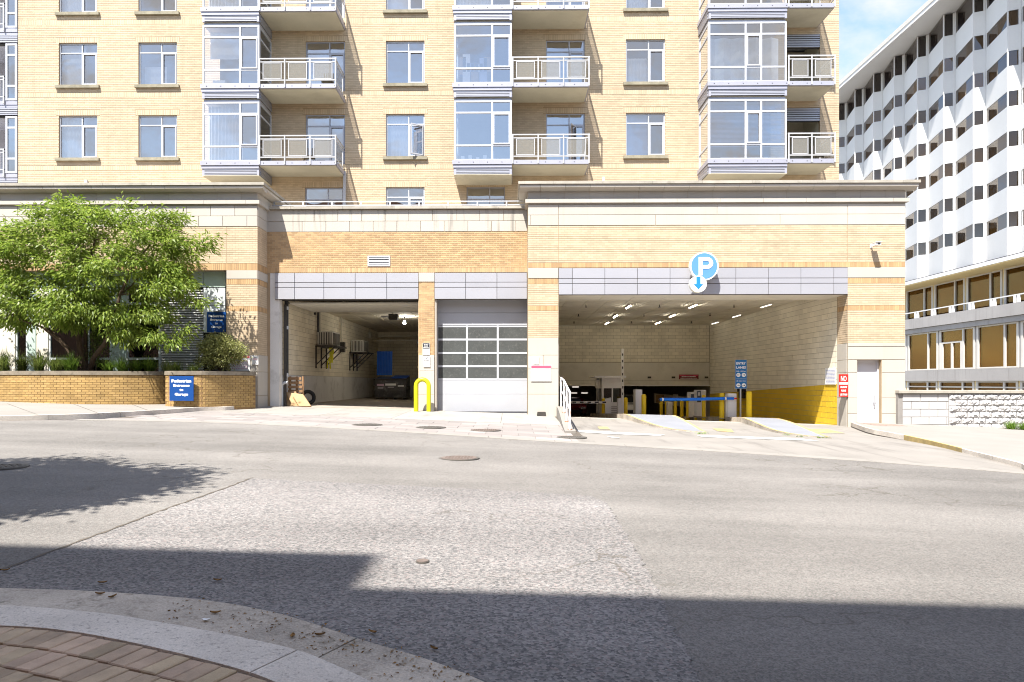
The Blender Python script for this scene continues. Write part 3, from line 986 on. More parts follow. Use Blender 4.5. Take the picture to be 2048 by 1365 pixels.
def cornice(x0, x1, right_ret, left_ret):
    """stepped stone cornice of one mass, with returns at its free ends"""
    o1, o2 = 0.16, 0.30
    jx = every(x0, x1, 0.86, 0.43)
    rx = lambda o: (o if right_ret else 0.0)
    lx = lambda o: (o if left_ret else 0.0)
    yb = YP + 3.2
    def ring(o, z0, z1, name, mat, joints):
        e = [x0 - lx(o)] + [j for j in joints if x0 + .2 < j < x1 - .2] + [x1 + rx(o)]
        for a, b in zip(e, e[1:]):
            MB().box(a + 0.004, b - 0.004, YP - o, YP + 0.15, z0, z1).build(name, mat, pod)
        if right_ret:
            MB().box(x1 - 0.15, x1 + o, YP + 0.154, yb, z0, z1).build(name, mat, pod)
        if left_ret:
            MB().box(x0 - o, x0 + 0.15, YP + 0.154, yb, z0, z1).build(name, mat, pod)
    ring(o2 + 0.05, Z_CAPB + 0.012, Z_CAP, 'cap_stone', 'stone_cap', every(x0, x1, 1.72, 0.86))
    # drip course with a sloped underside
    e = [x0 - lx(o2)] + [j for j in jx if x0 + .2 < j < x1 - .2] + [x1 + rx(o2)]
    zc = Z_DRIP + (Z_CAPB - Z_DRIP) * 0.45
    for a, b in zip(e, e[1:]):
        MB().xprism([(YP - o2, Z_CAPB), (YP + .12, Z_CAPB), (YP + .12, Z_DRIP), (YP - .10, Z_DRIP), (YP - o2, zc)], a + .004, b - .004, 'x').build('cornice_stone', 'stone', pod)
    for ret, xx, sg in ((right_ret, x1, 1), (left_ret, x0, -1)):
        if ret:
            MB().xprism([(xx + sg * o2, Z_CAPB), (xx - sg * .1, Z_CAPB), (xx - sg * .1, Z_DRIP), (xx + sg * .10, Z_DRIP), (xx + sg * o2, zc)], YP + .125, yb, 'y').build('cornice_stone', 'stone', pod)
    ring(0.005, Z_FRZ, Z_DRIP - 0.003, 'frieze_stone', 'stone', jx)
    ring(0.10, Z_BANDB, Z_FRZ - 0.003, 'band_stone', 'stone', every(x0, x1, 1.5, 0.7))
    # dark joint under the band
    ring(0.012, Z_R1 + 0.002, Z_BANDB - 0.002, 'shadow_joint', 'stone', [])
cornice(XR0, XR1, True, True)
cornice(XL0, XL1, True, False)

# --- right mass facing
fp = front(YP)
yb_ = MB()
so_ = MB()
jr = [XP1, PX(1434, YP), XP2]
stones(fp, XR0, XR1, Z_R2, Z_R1, jr)
stones(fp, XR0, XR1, Z_BR, Z_R2, [PX(1061.5, YP), XP1, PX(1311, YP), PX(1560, YP), XP2])
bricks(yb_, fp, XR0, XP1 - .008, Z_SOL, Z_BR, jv=.004)
bricks(yb_, fp, XP1 + .008, XP2 - .008, Z_SOL, Z_BR, jv=.004)
bricks(yb_, fp, XP2 + .008, XR1, Z_SOL, Z_BR, jv=.004)
soldier(so_, fp, XR0, XR1, Z_BEAM, Z_SOL)
def pier(u0, u1, mp, zb, ztop_stone, brick_bot, soldiers=True):
    """stone, soldier, brick, soldier, brick from the beam down"""
    a, b, c, d = fz(557.5), fz(568.5), fz(612), fz(622)
    stones(mp, u0, u1, a, ztop_stone, [])
    soldier(so_, mp, u0, u1, b, a)
    bricks(yb_, mp, u0, u1, c, b, jv=.004)
    soldier(so_, mp, u0, u1, d, c)
    bricks(yb_, mp, u0, u1, brick_bot, d, jv=.004)
pier(XR0, XP1, fp, 0, Z_BEAM, fz(676))
for a, b in ((676, 711), (711, 738.5), (738.5, 789), (789, 835)):
    stones(fp, XR0, XP1, fz(b), fz(a), [(XR0 + XP1) / 2] if a == 711 else [])
pier(XP2, XR1, fp, 0, Z_BEAM, fz(687))
sd = lambda py: PZ(py, YP, 1750)
stones(fp, XP2, XR1, sd(693.5), fz(687), [], d=0.03)
stones(fp, XP2, XR1, DZT + .01, sd(693.5), [])
for a, b in ((720.5, 746), (746, 796.5), (796.5, 828), (828, 856)):
    zt = DZT if a == 720.5 else sd(a)
    stones(fp, XP2, DX0 - 0.01, sd(b), zt, [])
    stones(fp, DX1 + 0.01, XR1, sd(b), zt, [])
# pier cheeks inside the garage mouth
for mp_, sgn in ((left_face(XP2), 1), (right_face(XP1), -1)):
    u0, u1 = YP + 0.01, YP + 0.72
    a, b, c, d = fz(557.5), fz(568.5), fz(612), fz(622)
    bricks(yb_, mp_, u0, u1, c, Z_BB + 0.0, jv=.004)
    soldier(so_, mp_, u0, u1, d, c)
    bricks(yb_, mp_, u0, u1, fz(687), d, jv=.004)
    for p, q in ((687, 720.5), (720.5, 746), (746, 796.5), (796.5, 860)):
        stones(mp_, u0, u1, sd(q), sd(p), [])
ck = MB()
ck.quad((XP2, YP, -1), (XP2, YP + .75, -1), (XP2, YP + .75, 5), (XP2, YP, 5))
ck.quad((XP1, YP, -1), (XP1, YP + .75, -1), (XP1, YP + .75, 5), (XP1, YP, 5))
ck.build('pier_core', 'yellow_mortar', pod)
# right end wall
bricks(yb_, right_face(XR1), YP, YP + 6, fz(687), Z_BR, jv=.004)
stones(right_face(XR1), YP, YP + 6, Z_R2, Z_R1, [YP + 2, YP + 4])
stones(right_face(XR1), YP, YP + 6, Z_BR, Z_R2, [YP + 1, YP + 3])

# --- metal clad beams
def clad_beam(x0, x1, Y, rowz, cols, proud, soff, depth):
    back = MB().box(x0, x1, Y - proud + 0.035, Y + 0.1, rowz[-1], rowz[0]).build('beam', 'joint', pod)
    e = [x0] + cols + [x1]
    for za, zb in zip(rowz, rowz[1:]):
        for a, b in zip(e, e[1:]):
            MB().panel(front(Y - proud + 0.035), a + .008, b - .008, zb + .01, za - .01, 0.03, 0.004).build('clad_panel', 'metal_panel', back)
    return back
pc = [PX(q, YP) for q in (1144.5, 1209.5, 1274.5, 1339.7, 1405.3, 1471, 1536, 1601, 1666.5)]
clad_beam(XP1 + .004, XP2 - .004, YP, [fz(q) for q in (537, 558, 568.5, 590.5)], pc, 0.05, 0, 0)
sf = MB()
for a, b in zip([XP1] + pc[1::1], pc[1::1] + [XP2]):
    sf.panel(down_face(Z_BB + .03), a + .004, b - .004, YP + 0.09, YP + 1.6, 0.028, 0.004)
sf.build('soffit_panel', 'beam_paint', pod)
mc1 = [PX(q, YM) for q in (590, 648.4, 711, 774)]
mc2 = [PX(q, YM) for q in (931.6, 994)]
rz = [mz(q) for q in (546, 565.3, 575.5, 599)]
PIL0, PIL1 = PX(837.5, YM), PX(869, YM)
clad_beam(XL1 + .3, PIL0 - .004, YM, rz, mc1, 0.06, 0, 0)
clad_beam(PIL1 + .004, XR0 - .01, YM, rz, mc2, 0.06, 0, 0)

# --- middle part facing
fm = front(YM)
st_e = [PX(534 + k * 47.3, YM) for k in range(1, 12)]
stones(fm, XL1, XR0, ZM_R, ZM_ST, st_e[1:], mat='stained_stone')
stones(fm, XL1, XR0, ZM_BR, ZM_R, [e + 0.43 for e in st_e], mat='stained_stone')
for a, b in zip([XL1] + every(XL1, XR0, 1.9, 0.9), every(XL1, XR0, 1.9, 0.9) + [XR0]):
    MB().box(a + .003, b - .003, YM - 0.12, YM + 0.3, ZM_ST + .012, ZM_CAP).build('cap_stone', 'stone_cap', pod)
VX0, VX1, VZ0, VZ1 = PX(736.5, YM), PX(779.5, YM), mz(531.5), mz(512.5)
lst = []
bricks(None, fm, XL1, XR0, ZM_SO, ZM_BR, holes=[(VX0, VX1, VZ0, VZ1)], out=lst)
mo = MB()
mo.quad((XL1, YM - .001, ZM_BE), (XR0, YM - .001, ZM_BE), (XR0, YM - .001, ZM_BR), (XL1, YM - .001, ZM_BR))
mo.build('mortar_bed', 'orange_mortar', pod)
lst.sort(key=lambda q: -round(q[2], 3))
full = [q for q in lst if 0.17 < q[1] - q[0]]
rest = [q for q in lst if not 0.17 < q[1] - q[0]]
mk = full[:300]
w, h = mk[0][1] - mk[0][0], mk[0][3] - mk[0][2]
b0 = MB().tile(lambda u, z, d: (u, YM - .001 - d, z), 0, w, 0, h, 0.007)
b0 = b0.build('brick', 'orange_brick', pod)
bo = ORG[b0.name]
for i, q in enumerate(mk):
    o = b0 if i == 0 else b0.copy()
    if i:
        COL.objects.link(o)
        o.parent = pod
    o.location = (q[0], 0, q[2])
ob = MB()
for q in full[300:] + rest:
    ob.tile(lambda u, z, d: (u, YM - .001 - d, z), *q, 0.007)
tag(ob.build('brick_field', 'orange_brick', pod), kind='stuff')
# fix: brick mesh was built relative to the podium origin
os_ = MB()
soldier(os_, front(YM - .001), XL1, XR0, ZM_BE, ZM_SO, 0.009)
tag(os_.build('soldier_course', 'orange_brick', pod), kind='stuff')
# vent
vt = MB()
vt.box(VX0 - .02, VX1 + .02, YM - .03, YM - .012, VZ1 - .03, VZ1 + .02).box(VX0 - .02, VX1 + .02, YM - .03, YM - .012, VZ0 - .02, VZ0 + .03)
vt.box(VX0 - .02, VX0 + .03, YM - .03, YM - .012, VZ0 + .031, VZ1 - .031).box(VX1 - .03, VX1 + .02, YM - .03, YM - .012, VZ0 + .031, VZ1 - .031)
v_ = vt.build('wall_vent', 'frame_white', pod)
MB().box(VX0, VX1, YM - .010, YM - .004, VZ0, VZ1).build('vent_back', 'ink', v_)
for k in range(3):
    zz = VZ0 + .05 + k * (VZ1 - VZ0 - .06) / 3
    MB().quad((VX0 + .03, YM - .028, zz), (VX1 - .03, YM - .028, zz), (VX1 - .03, YM - .012, zz + .055), (VX0 + .03, YM - .012, zz + .055)).build('slat', 'frame_white', v_)
# pillar between the two bays
op = MB()
pl = MB().box(PIL0, PIL1, YM - .02, YM + .55, -.3, rz[0] - .0).build('pillar_core', 'orange_mortar', pod)
zt = mz(564)
MB().panel(front(YM - .02), PIL0, PIL1, zt, rz[0] + .0, 0.03).build('stone_panel', 'stone', pod)
bricks(op, front(YM - .021), PIL0, PIL1, mz(710.5), zt - .004, d=.008)
bricks(op, left_face(PIL0 - .001), YM - .02, YM + .55, mz(710.5), zt - .004, d=.008)
bricks(op, right_face(PIL1 + .001), YM - .02, YM + .3, mz(710.5), zt - .004, d=.008)
tag(op.build('pillar_bricks', 'orange_brick', pod), kind='stuff')
for a, b in ((710.5, 742), (742, 790), (790, 822)):
    MB().panel(front(YM - .02), PIL0 + .002, PIL1 - .002, mz(b), mz(a) - .006, 0.03).build('stone_panel', 'stone', pod)

# --- left mass facing
stones(fp, XL0, XL1, Z_R2, Z_R1, every(XL0, XL1, 0.86, 0.2))
stones(fp, XL0, XL1, Z_BR, Z_R2, every(XL0, XL1, 0.86, 0.63))
bricks(yb_, fp, -19.5, LW1, Z_SOL, Z_BR, jv=.004)
bricks(yb_, fp, LW1 + .015, XL1, Z_SOL, Z_BR, jv=.004)
soldier(so_, fp, -19.5, XL1, LZT, Z_SOL)
pier(LW1, XL1, fp, 0, LZT - .0, fz(710))
stones(fp, LW1, XL1, fz(744), fz(710) - .0, [PX(500, YP)])
stones(fp, LW1, XL1, fz(792), fz(744), [])
stones(fp, LW1, XL1, fz(836), fz(792), [])
rl = right_face(XL1)
stones(rl, YP, YM, Z_R2, Z_R1, [])
stones(rl, YP, YM, Z_BR, Z_R2, [])
bricks(yb_, rl, YP, YM, Z_SOL, Z_BR, jv=.004)
soldier(so_, rl, YP, YM, LZT, Z_SOL)
stones(rl, YP, YM + .35, fz(557.5), LZT, [])
soldier(so_, rl, YP, YM + .35, fz(568.5), fz(557.5))
bricks(yb_, rl, YP, YM + .35, fz(612), fz(568.5), jv=.004)
soldier(so_, rl, YP, YM + .35, fz(622), fz(612))
bricks(yb_, rl, YP, YM + .35, fz(710), fz(622), jv=.004)
for a, b in ((710, 744), (744, 792), (792, 836)):
    stones(rl, YP, YM + .35, fz(b), fz(a), [])
tag(yb_.build('yellow_bricks', 'yellow_brick', pod), kind='stuff')
tag(so_.build('soldier_bricks', 'soldier_brick', pod), kind='stuff')

# glazed wall of the left mass, behind the tree
YG = YP + 0.34
MB().box(LW0, LW1, YG + 2.6, YG + 2.7, LZB, LZT).box(LW0, LW1, YG + .3, YG + 2.7, LZB - .1, LZB).build('lobby_wall', 'garage_dark', pod)
def px_(q):
    return PX(q, YG)
gz = lambda py: PZ(py, YG, 250)
for a, b, c, d, mat, nm in ((350, 407, 541, 575, 'mint_panel', 'spandrel_panel'), (408, 452, 541, 575, 'mint_panel', 'spandrel_panel'),
                            (408, 452, 577, 612, 'pale_panel', 'spandrel_panel'), (408, 452, 613, 666, 'pale_panel', 'spandrel_panel'),
                            (220, 349, 541, 575, 'mint_panel', 'spandrel_panel'), (90, 219, 541, 575, 'mint_panel', 'spandrel_panel'), (-40, 89, 541, 575, 'mint_panel', 'spandrel_panel'),
                            (-200, 33, 577, 745, 'pale_wall', 'wall_panel'), (56, 74, 577, 745, 'mint_panel', 'column_panel'), (74.5, 99, 577, 745, 'pale_wall', 'wall_panel'),
                            (223, 254, 577, 745, 'mint_panel', 'column_panel'), (-420, -201, 541, 745, 'pale_wall', 'wall_panel'), (-200, -41, 541, 575, 'mint_panel', 'spandrel_panel')):
    MB().panel(front(YG), px_(a) + .008, px_(b) - .008, gz(d), gz(c), 0.06, .006).build(nm, mat, pod)
for a, b in ((34, 55), (100, 176), (177, 222), (255, 320)):
    wf = MB()
    for q in (a, b):
        wf.box(px_(q) - .035, px_(q) + .035, YG - .03, YG + .08, gz(745), gz(577))
    for q in (579, 608, 718):
        wf.box(px_(a) + .036, px_(b) - .036, YG - .02, YG + .07, gz(q) - .04, gz(q) + .04)
    w_ = wf.build('lobby_window', 'pale_panel', pod)
    for c, d in ((579, 608), (608, 718), (718, 745)):
        MB().box(px_(a) + .036, px_(b) - .036, YG + .02, YG + .03, gz(d) + .041, gz(c) - .041).build('pane', 'shop_glass', w_)
# louvred grille
lv = MB().box(px_(321), px_(407), YG + .05, YG + .1, gz(745), gz(577)).build('louver_grille', 'ink', pod)
zz = gz(745) + .02
k = 0
while zz < gz(577) - .04:
    MB().quad((px_(321), YG - .03, zz), (px_(407), YG - .03, zz), (px_(407), YG + .045, zz + .062), (px_(321), YG + .045, zz + .062)).quad(
        (px_(321), YG - .03, zz), (px_(407), YG - .03, zz), (px_(407), YG - .03, zz - .012), (px_(321), YG - .03, zz - .012)).build('slat', 'louver', lv)
    zz += 0.088
# doorway under the sign
MB().box(px_(410), px_(452), YG + .8, YG + .9, 0.7, gz(668)).build('doorway', 'garage_dark', pod)

# --- loading bay interior
LBX, LBY = PX(558, 25.1), 44.0
BXR = PX(860, YM)
ZC = 4.75
wi = MB()
wi.quad((LBX, YM + .3, -.2), (LBX, LBY, -.2), (LBX, LBY, ZC), (LBX, YM + .3, ZC))
wi.quad((LBX, LBY, -.2), (BXR + .5, LBY, -.2), (BXR + .5, LBY, ZC), (LBX, LBY, ZC))
wi.quad((BXR + .3, YM + .5, -.2), (BXR + .3, LBY, -.2), (BXR + .3, LBY, ZC), (BXR + .3, YM + .5, ZC))
wi.build('bay_wall', 'cmu_joint', pod)
ceil = MB()
for i in range(6):
    for j in range(11):
        a, b = LBX + (BXR + .3 - LBX) * i / 6, LBX + (BXR + .3 - LBX) * (i + 1) / 6
        c, d = YM + .3 + (LBY - YM - .3) * j / 11, YM + .3 + (LBY - YM - .3) * (j + 1) / 11
        ceil.panel(down_face(ZC + .02), a + .01, b - .01, c + .01, d - .01, 0.03, .006)
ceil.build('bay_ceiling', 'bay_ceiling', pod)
MB().quad((LBX, YM, ZC + .03), (BXR + .5, YM, ZC + .03), (BXR + .5, LBY, ZC + .03), (LBX, LBY, ZC + .03)).build('bay_slab', 'joint', pod)
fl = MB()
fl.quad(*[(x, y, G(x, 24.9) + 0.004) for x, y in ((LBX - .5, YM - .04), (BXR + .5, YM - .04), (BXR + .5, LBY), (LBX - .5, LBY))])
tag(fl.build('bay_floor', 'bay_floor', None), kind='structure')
def block_wall(mp, u0, u1, z0, z1, mat, parts=0, bw=0.406, bh=0.203, name='block', key=None):
    out = []
    bricks(None, mp, u0, u1, z0, z1, bw=bw, bh=bh, j=.012, out=out)
    if key:
        out.sort(key=key)
    fullb = [q for q in out if q[1] - q[0] > bw * .9][:parts]
    if fullb:
        w, h = fullb[0][1] - fullb[0][0], fullb[0][3] - fullb[0][2]
        p0 = mp(0, 0, 0)
        m0 = MB()
        m0.tile(lambda u, z, d: tuple(np.array(mp(u, z, d)) - np.array(p0) + np.array(ORG[pod.name])), 0, w, 0, h, 0.008)
        o0 = m0.build(name, mat, pod)
        for i, q in enumerate(fullb):
            o = o0 if i == 0 else o0.copy()
            if i:
                COL.objects.link(o)
                o.parent = pod
            o.location = Vector(mp(q[0], q[2], 0)) - ORG[pod.name]
    s = set(fullb)
    mb = MB()
    for q in out:
        if q not in s:
            mb.tile(mp, *q, 0.008)
    if mb.f:
        tag(mb.build(name + '_field', mat, pod), kind='stuff')
ZPL = 1.78
block_wall(right_face(LBX), YM + .35, LBY, ZPL, ZC, 'cmu', parts=120, key=lambda q: q[0])
block_wall(front(LBY), LBX, BXR + .3, ZPL, ZC, 'cmu')
MB().box(LBX, LBX + .06, YM + .36, LBY - .01, .1, ZPL - .01).box(LBX + .06, BXR + .3, LBY - .07, LBY - .01, .1, ZPL - .012).build('bay_plinth', 'plinth', pod)
# concrete jamb at the left of the bay
MB().box(XL1 + .02, LBX + .06, YM + .02, YM + .35, -.2, ZM_BE).build('bay_jamb', 'plinth', pod)
# door tracks and rolled up door under the beam
dt = MB()
dt.tube([(LBX + .16, YM + .42, .6), (LBX + .16, YM + .42, 4.15), (LBX + .16, YM + .7, 4.5), (LBX + .16, YM + 4.2, 4.5)], .025, 6)
dt.box(LBX + .1, LBX + .2, YM + .36, YM + .41, .6, 4.4)
dt.box(LBX + .12, LBX + .2, YM + 4.2, YM + 4.3, 4.4, ZC)
dtk = dt.build('door_track', 'dark_steel', pod)
for k in range(5):
    MB().box(LBX + .2, BXR - .1, YM + .75 + k * .62, YM + 1.33 + k * .62, 4.46, 4.51).build('door_leaf', 'unit_grey', dtk)
MB().box(LBX + .1, BXR, YM + .2, YM + .3, ZM_BB - .02, ZM_BB + .25).build('bay_lintel', 'dark_steel', pod)
hp = MB()
hp.tube([(LBX + .3, 42.5, 4.35), (BXR, 42.5, 4.35)], .05, 8).tube([(LBX + .3, 41, 4.0), (BXR, 41, 4.0)], .035, 8)
hp.build('ceiling_pipe', 'fixture', pod)

# --- overhead door of the middle bay
YD = YM + 0.42
od = MB().box(GX0 - .02, XR0 + .02, YD + .03, YD + .07, .2, ZM_BE).build('overhead_door', 'door_panel', pod)
dzp = lambda py: PZ(py, YD, 960)
dxp = lambda q: PX(q, YD)
X0d, X1d = GX0 - .02, XR0 + .02
for a, b in ((599, 626), (626, 652.5), (759.5, 789), (789, 824)):
    MB().panel(front(YD + .03), X0d + .01, X1d - .01, dzp(b) + .004, dzp(a) - .004, 0.028, .006).build('door_section', 'door_panel', od)
cols = [874.5, 934, 995.5, 1057]
rowsd = [653, 679.5, 706.5, 733, 759]
fr = MB()
for q in cols:
    fr.box(dxp(q) - .035, dxp(q) + .035, YD - .0, YD + .029, dzp(759.3), dzp(652.8))
for a, b in zip(cols, cols[1:]):
    for q in rowsd:
        fr.box(dxp(a) + .036, dxp(b) - .036, YD + .002, YD + .029, dzp(q) - .035, dzp(q) + .035)
fr.build('door_frame', 'frame_white', od)
for a, b in zip(cols, cols[1:]):
    for c, d in zip(rowsd, rowsd[1:]):
        MB().box(dxp(a) + .037, dxp(b) - .037, YD + .012, YD + .018, dzp(d) + .036, dzp(c) - .036).build('pane', 'door_glass', od)
MB().box(X0d + .1, X1d - .1, YD + .022, YD + .029, dzp(758), dzp(654)).build('door_dark', 'ink', od)
jb = MB().box(PIL1 - .0, PIL1 + .07, YM + .02, YD + .02, .2, ZM_BB)
jb.build('door_jamb', 'stone', pod)

# --- grey steel door in the right pier
dr0 = MB().box(DX0 + .05, DX1 - .05, YP + .22, YP + .26, DZB + .01, DZT - .05).build('steel_door', 'door_white', pod)
fd = MB().box(DX0, DX0 + .05, YP + .17, YP + .25, DZB, DZT).box(DX1 - .05, DX1, YP + .17, YP + .25, DZB, DZT).box(DX0 + .051, DX1 - .051, YP + .17, YP + .25, DZT - .05, DZT)
fd.build('door_frame', 'door_white', dr0)
hz = PZ(800, YP, 1760)
hd = MB().box(DX1 - .16, DX1 - .09, YP + .19, YP + .219, hz - .12, hz + .16)
hd.tube([(DX1 - .17, YP + .17, hz - .02), (DX1 - .17, YP + .15, hz - .1), (DX1 - .15, YP + .15, hz - .2), (DX1 - .12, YP + .18, hz - .24)], .014, 6)
hd.build('handle', 'pole_grey', dr0)

# --- garage interior
ZG = 4.86
YB = 40.4
gx0, gx1 = 1.45, XP2
gi_ = MB()
gi_.quad((gx1 + .0, YP + .75, -4), (gx1, 64, -4), (gx1, 64, ZG), (gx1, YP + .75, ZG))
gi_.quad((gx0, YP + .3, -4), (gx0, 64, -4), (gx0, 64, ZG), (gx0, YP + .3, ZG))
gi_.build('garage_side_wall', 'cmu_joint', pod)
block_wall(left_face(gx1), YP + .76, YB, -1.05, ZG, 'dado_block', parts=180, key=lambda q: q[0])
bw_ = MB().box(gx0, gx1, YB + .05, YB + .4, 1.32, ZG).build('garage_back_beam', 'cmu_joint', pod)
block_wall(front(YB + .05), gx0, gx1 - .02, 2.70, ZG, 'cmu')
MB().box(gx0, gx1 - .02, YB, YB + .05, 1.60, 2.66).build('back_beam_band', 'beam_paint', bw_)
MB().box(gx0, gx1 - .02, YB + .01, YB + .05, 1.32, 1.585).build('back_beam_band', 'beam_paint', bw_)
MB().box(gx0, gx1 - .02, YB - .05, YB + .0, 1.28, 1.33).build('drip_edge', 'arm_white', bw_)
gc = MB()
for i in range(12):
    for j in range(13):
        a, b = gx0 + (gx1 - gx0) * i / 12, gx0 + (gx1 - gx0) * (i + 1) / 12
        c, d = YP + 1.6 + (YB - YP - 1.6) * j / 13, YP + 1.6 + (YB - YP - 1.6) * (j + 1) / 13
        gc.panel(down_face(ZG + .02), a + .006, b - .006, c + .006, d - .006, 0.03, .004)
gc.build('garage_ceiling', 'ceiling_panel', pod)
MB().box(gx0, gx1, YP + 1.55, YP + 1.6, Z_BB, ZG + .05).build('garage_lintel', 'beam_paint', pod)
MB().box(gx0, gx1, YB + .4, 64, 1.9, 2.1).build('garage_slab', 'beam_paint', pod)
MB().quad((gx0, 63.5, -4), (gx1, 63.5, -4), (gx1, 63.5, 3), (gx0, 63.5, 3)).build('garage_end_wall', 'beam_paint', pod)
MB().quad((gx0, YP + 1.5, ZG + .03), (gx1, YP + 1.5, ZG + .03), (gx1, YB, ZG + .03), (gx0, YB, ZG + .03)).build('garage_ceiling_slab', 'joint', pod)
LROW = ('left row, nearest the street','left row, second from the street','left row, farthest in','middle row, nearest the street','middle row, second from the street','middle row, farthest in','right row along the wall, second from the street','right row along the wall, farthest in','right row along the wall, nearest the street')
for i_, (a, b) in enumerate(((1257, 613), (1231, 632), (1214, 646), (1386, 612), (1345, 631), (1316, 645.5), (1473, 631.5), (1430, 645.5), (1532, 611))):
    x, y = PH(a, b, ZG - .05)
    x = min(x, gx1 - .30)
    t = thing('ceiling_light', 'strip light under the garage ceiling, ' + LROW[i_], 'ceiling light', (x, y, ZG), 'strip lights under the garage ceiling')
    MB().xprism([(x - .1, ZG - .0), (x + .1, ZG), (x + .06, ZG - .07), (x - .06, ZG - .07)], y - .62, y + .62, 'y').build('housing', 'fixture', t)
    MB().tube([(x, y - .58, ZG - .085), (x, y + .58, ZG - .085)], .022, 8).build('tube', 'lamp_tube_dim' if i_ > 5 else 'lamp_tube', t)
SROW = ('left row, nearest the street','left row, second in','middle row, nearest the street','middle row, second in','middle row, farthest in','right row, nearest the street','right row, second in','right row, farthest in','left row, farthest in')
for i_, (a, b) in enumerate(((1172, 614), (1157, 632), (1319, 614), (1288, 632), (1263, 646), (1468, 614), (1420, 631), (1383, 646), (1148, 646))):
    x, y = PH(a, b, ZG - .1)
    t = thing('sprinkler_head', 'sprinkler head under the garage ceiling, ' + SROW[i_], 'sprinkler', (x, y, ZG), 'sprinkler heads under the garage ceiling')
    MB().tube([(x, y, ZG + .02), (x, y, ZG - .1)], .02, 6).build('drop_pipe', 'dark_steel', t)
    MB().disc((x, y), .05, ZG - .13, ZG - .1, 10).build('deflector', 'dark_steel', t)

# ================================================================== apartment tower
YT, YB2 = 28.6, 27.15                                       # brick face, front of the bays
TX0, TX1 = PX(36, YT), PX(1678, YT)
ZT0, ZT1 = 7.0, 21.2
FH = 3.07
tow = thing('apartment_tower', 'pale yellow brick apartment tower with glazed bays and balconies', 'building', (0, YT, ZT0))
fw = front(YT)
holes = []
win = []
WTOP = 9.69
for c, (a, b) in enumerate(((118, 194.5), (277, 354), (772, 849), (1252, 1330))):
    for r in range(4):
        zt = WTOP + r * FH
        zb = zt - 1.80
        if r == 0 and c != 2:
            continue
        holes.append((PX(a, YT), PX(b, YT), zb, zt))
        win.append((PX(a, YT), PX(b, YT), zb, zt, c, r, 'w'))
for c, (a, b) in enumerate(((611.5, 690), (1092, 1169.5))):  # balcony doors
    for r in range(1, 4):
        zt = WTOP + r * FH
        h = (PX(a, YT), PX(b, YT), zt - 2.35, zt)
        holes.append(h)
        win.append(h + (10 + c, r, 'd'))
for a, b in ((610, 686), (933, 1010)):                      # terrace windows
    h = (PX(a, YT), PX(b, YT), WTOP - 1.8, WTOP)
    holes.append(h)
    win.append(h + (20, 0, 'd'))
LG0, LG1 = PX(1574, YT), PX(1640, YT)                       # loggia behind the right balcony
for r in range(1, 4):
    holes.append((LG0, LG1, 10.33 + (r - 1) * FH + .0, 10.33 + (r - 1) * FH + 2.62))
for a, b in ((404.5, 518), (908, 1023.5), (1417.5, 1574)):   # rooms open into the bays
    for k in range(3):
        holes.append((PX(a, YB2) + .1, PX(b, YB2) - .1, 10.33 + k * FH, 10.33 + k * FH + 2.5))
MB().wall(fw, TX0, TX1, ZT0, ZT1, holes, 0.14).build('wall', 'yellow_mortar', tow)
MB().wall(right_face(TX1), YT, YT + 14, ZT0, ZT1, [], 0).build('side_wall', 'tower_brick', tow)
bk = MB()
lint = [(h[0] - .12, h[1] + .12, h[3], h[3] + .23) for h in holes if 1.4 < h[1] - h[0] < 1.75 and h[3] - h[2] < 2.45]
bands = [(TX0, TX1, WTOP + .75 + r * FH, WTOP + .75 + r * FH + .23) for r in range(4)]
bricks(bk, fw, TX0, TX1, ZT0, ZT1, holes=holes + lint + [(b[0], b[1], b[2], b[3]) for b in bands], jv=.004)
for h in lint:
    bricks(bk, fw, h[0], h[1], h[2] + .004, h[3], bw=.0745, bh=.226, d=.007, soldier=True)
for b in bands:
    bricks(bk, fw, b[0], b[1], b[2] + .006, b[3], bw=.0745, bh=.224, d=.006, soldier=True, jv=.006)
bricks(bk, right_face(TX1), YT, YT + 3, ZT0, ZT1)
tag(bk.build('brick_facing', 'tower_brick', tow), kind='stuff')
inn = MB()
inn.quad((TX0 - 9, YT + 2.4, ZT0), (TX1 - .2, YT + 2.4, ZT0), (TX1 - .2, YT + 2.4, ZT1), (TX0 - 9, YT + 2.4, ZT1))
for r in range(-1, 4):
    z = 10.0 + r * FH
    inn.quad((TX0 - 9, YT + .25, z), (TX1 - .2, YT + .25, z), (TX1 - .2, YT + 2.4, z), (TX0 - 9, YT + 2.4, z))
    inn.quad((TX0 - 9, YT + .25, z + .2), (TX1 - .2, YT + .25, z + .2), (TX1 - .2, YT + 2.4, z + .2), (TX0 - 9, YT + 2.4, z + .2))
inn.build('room_wall', 'interior', tow)

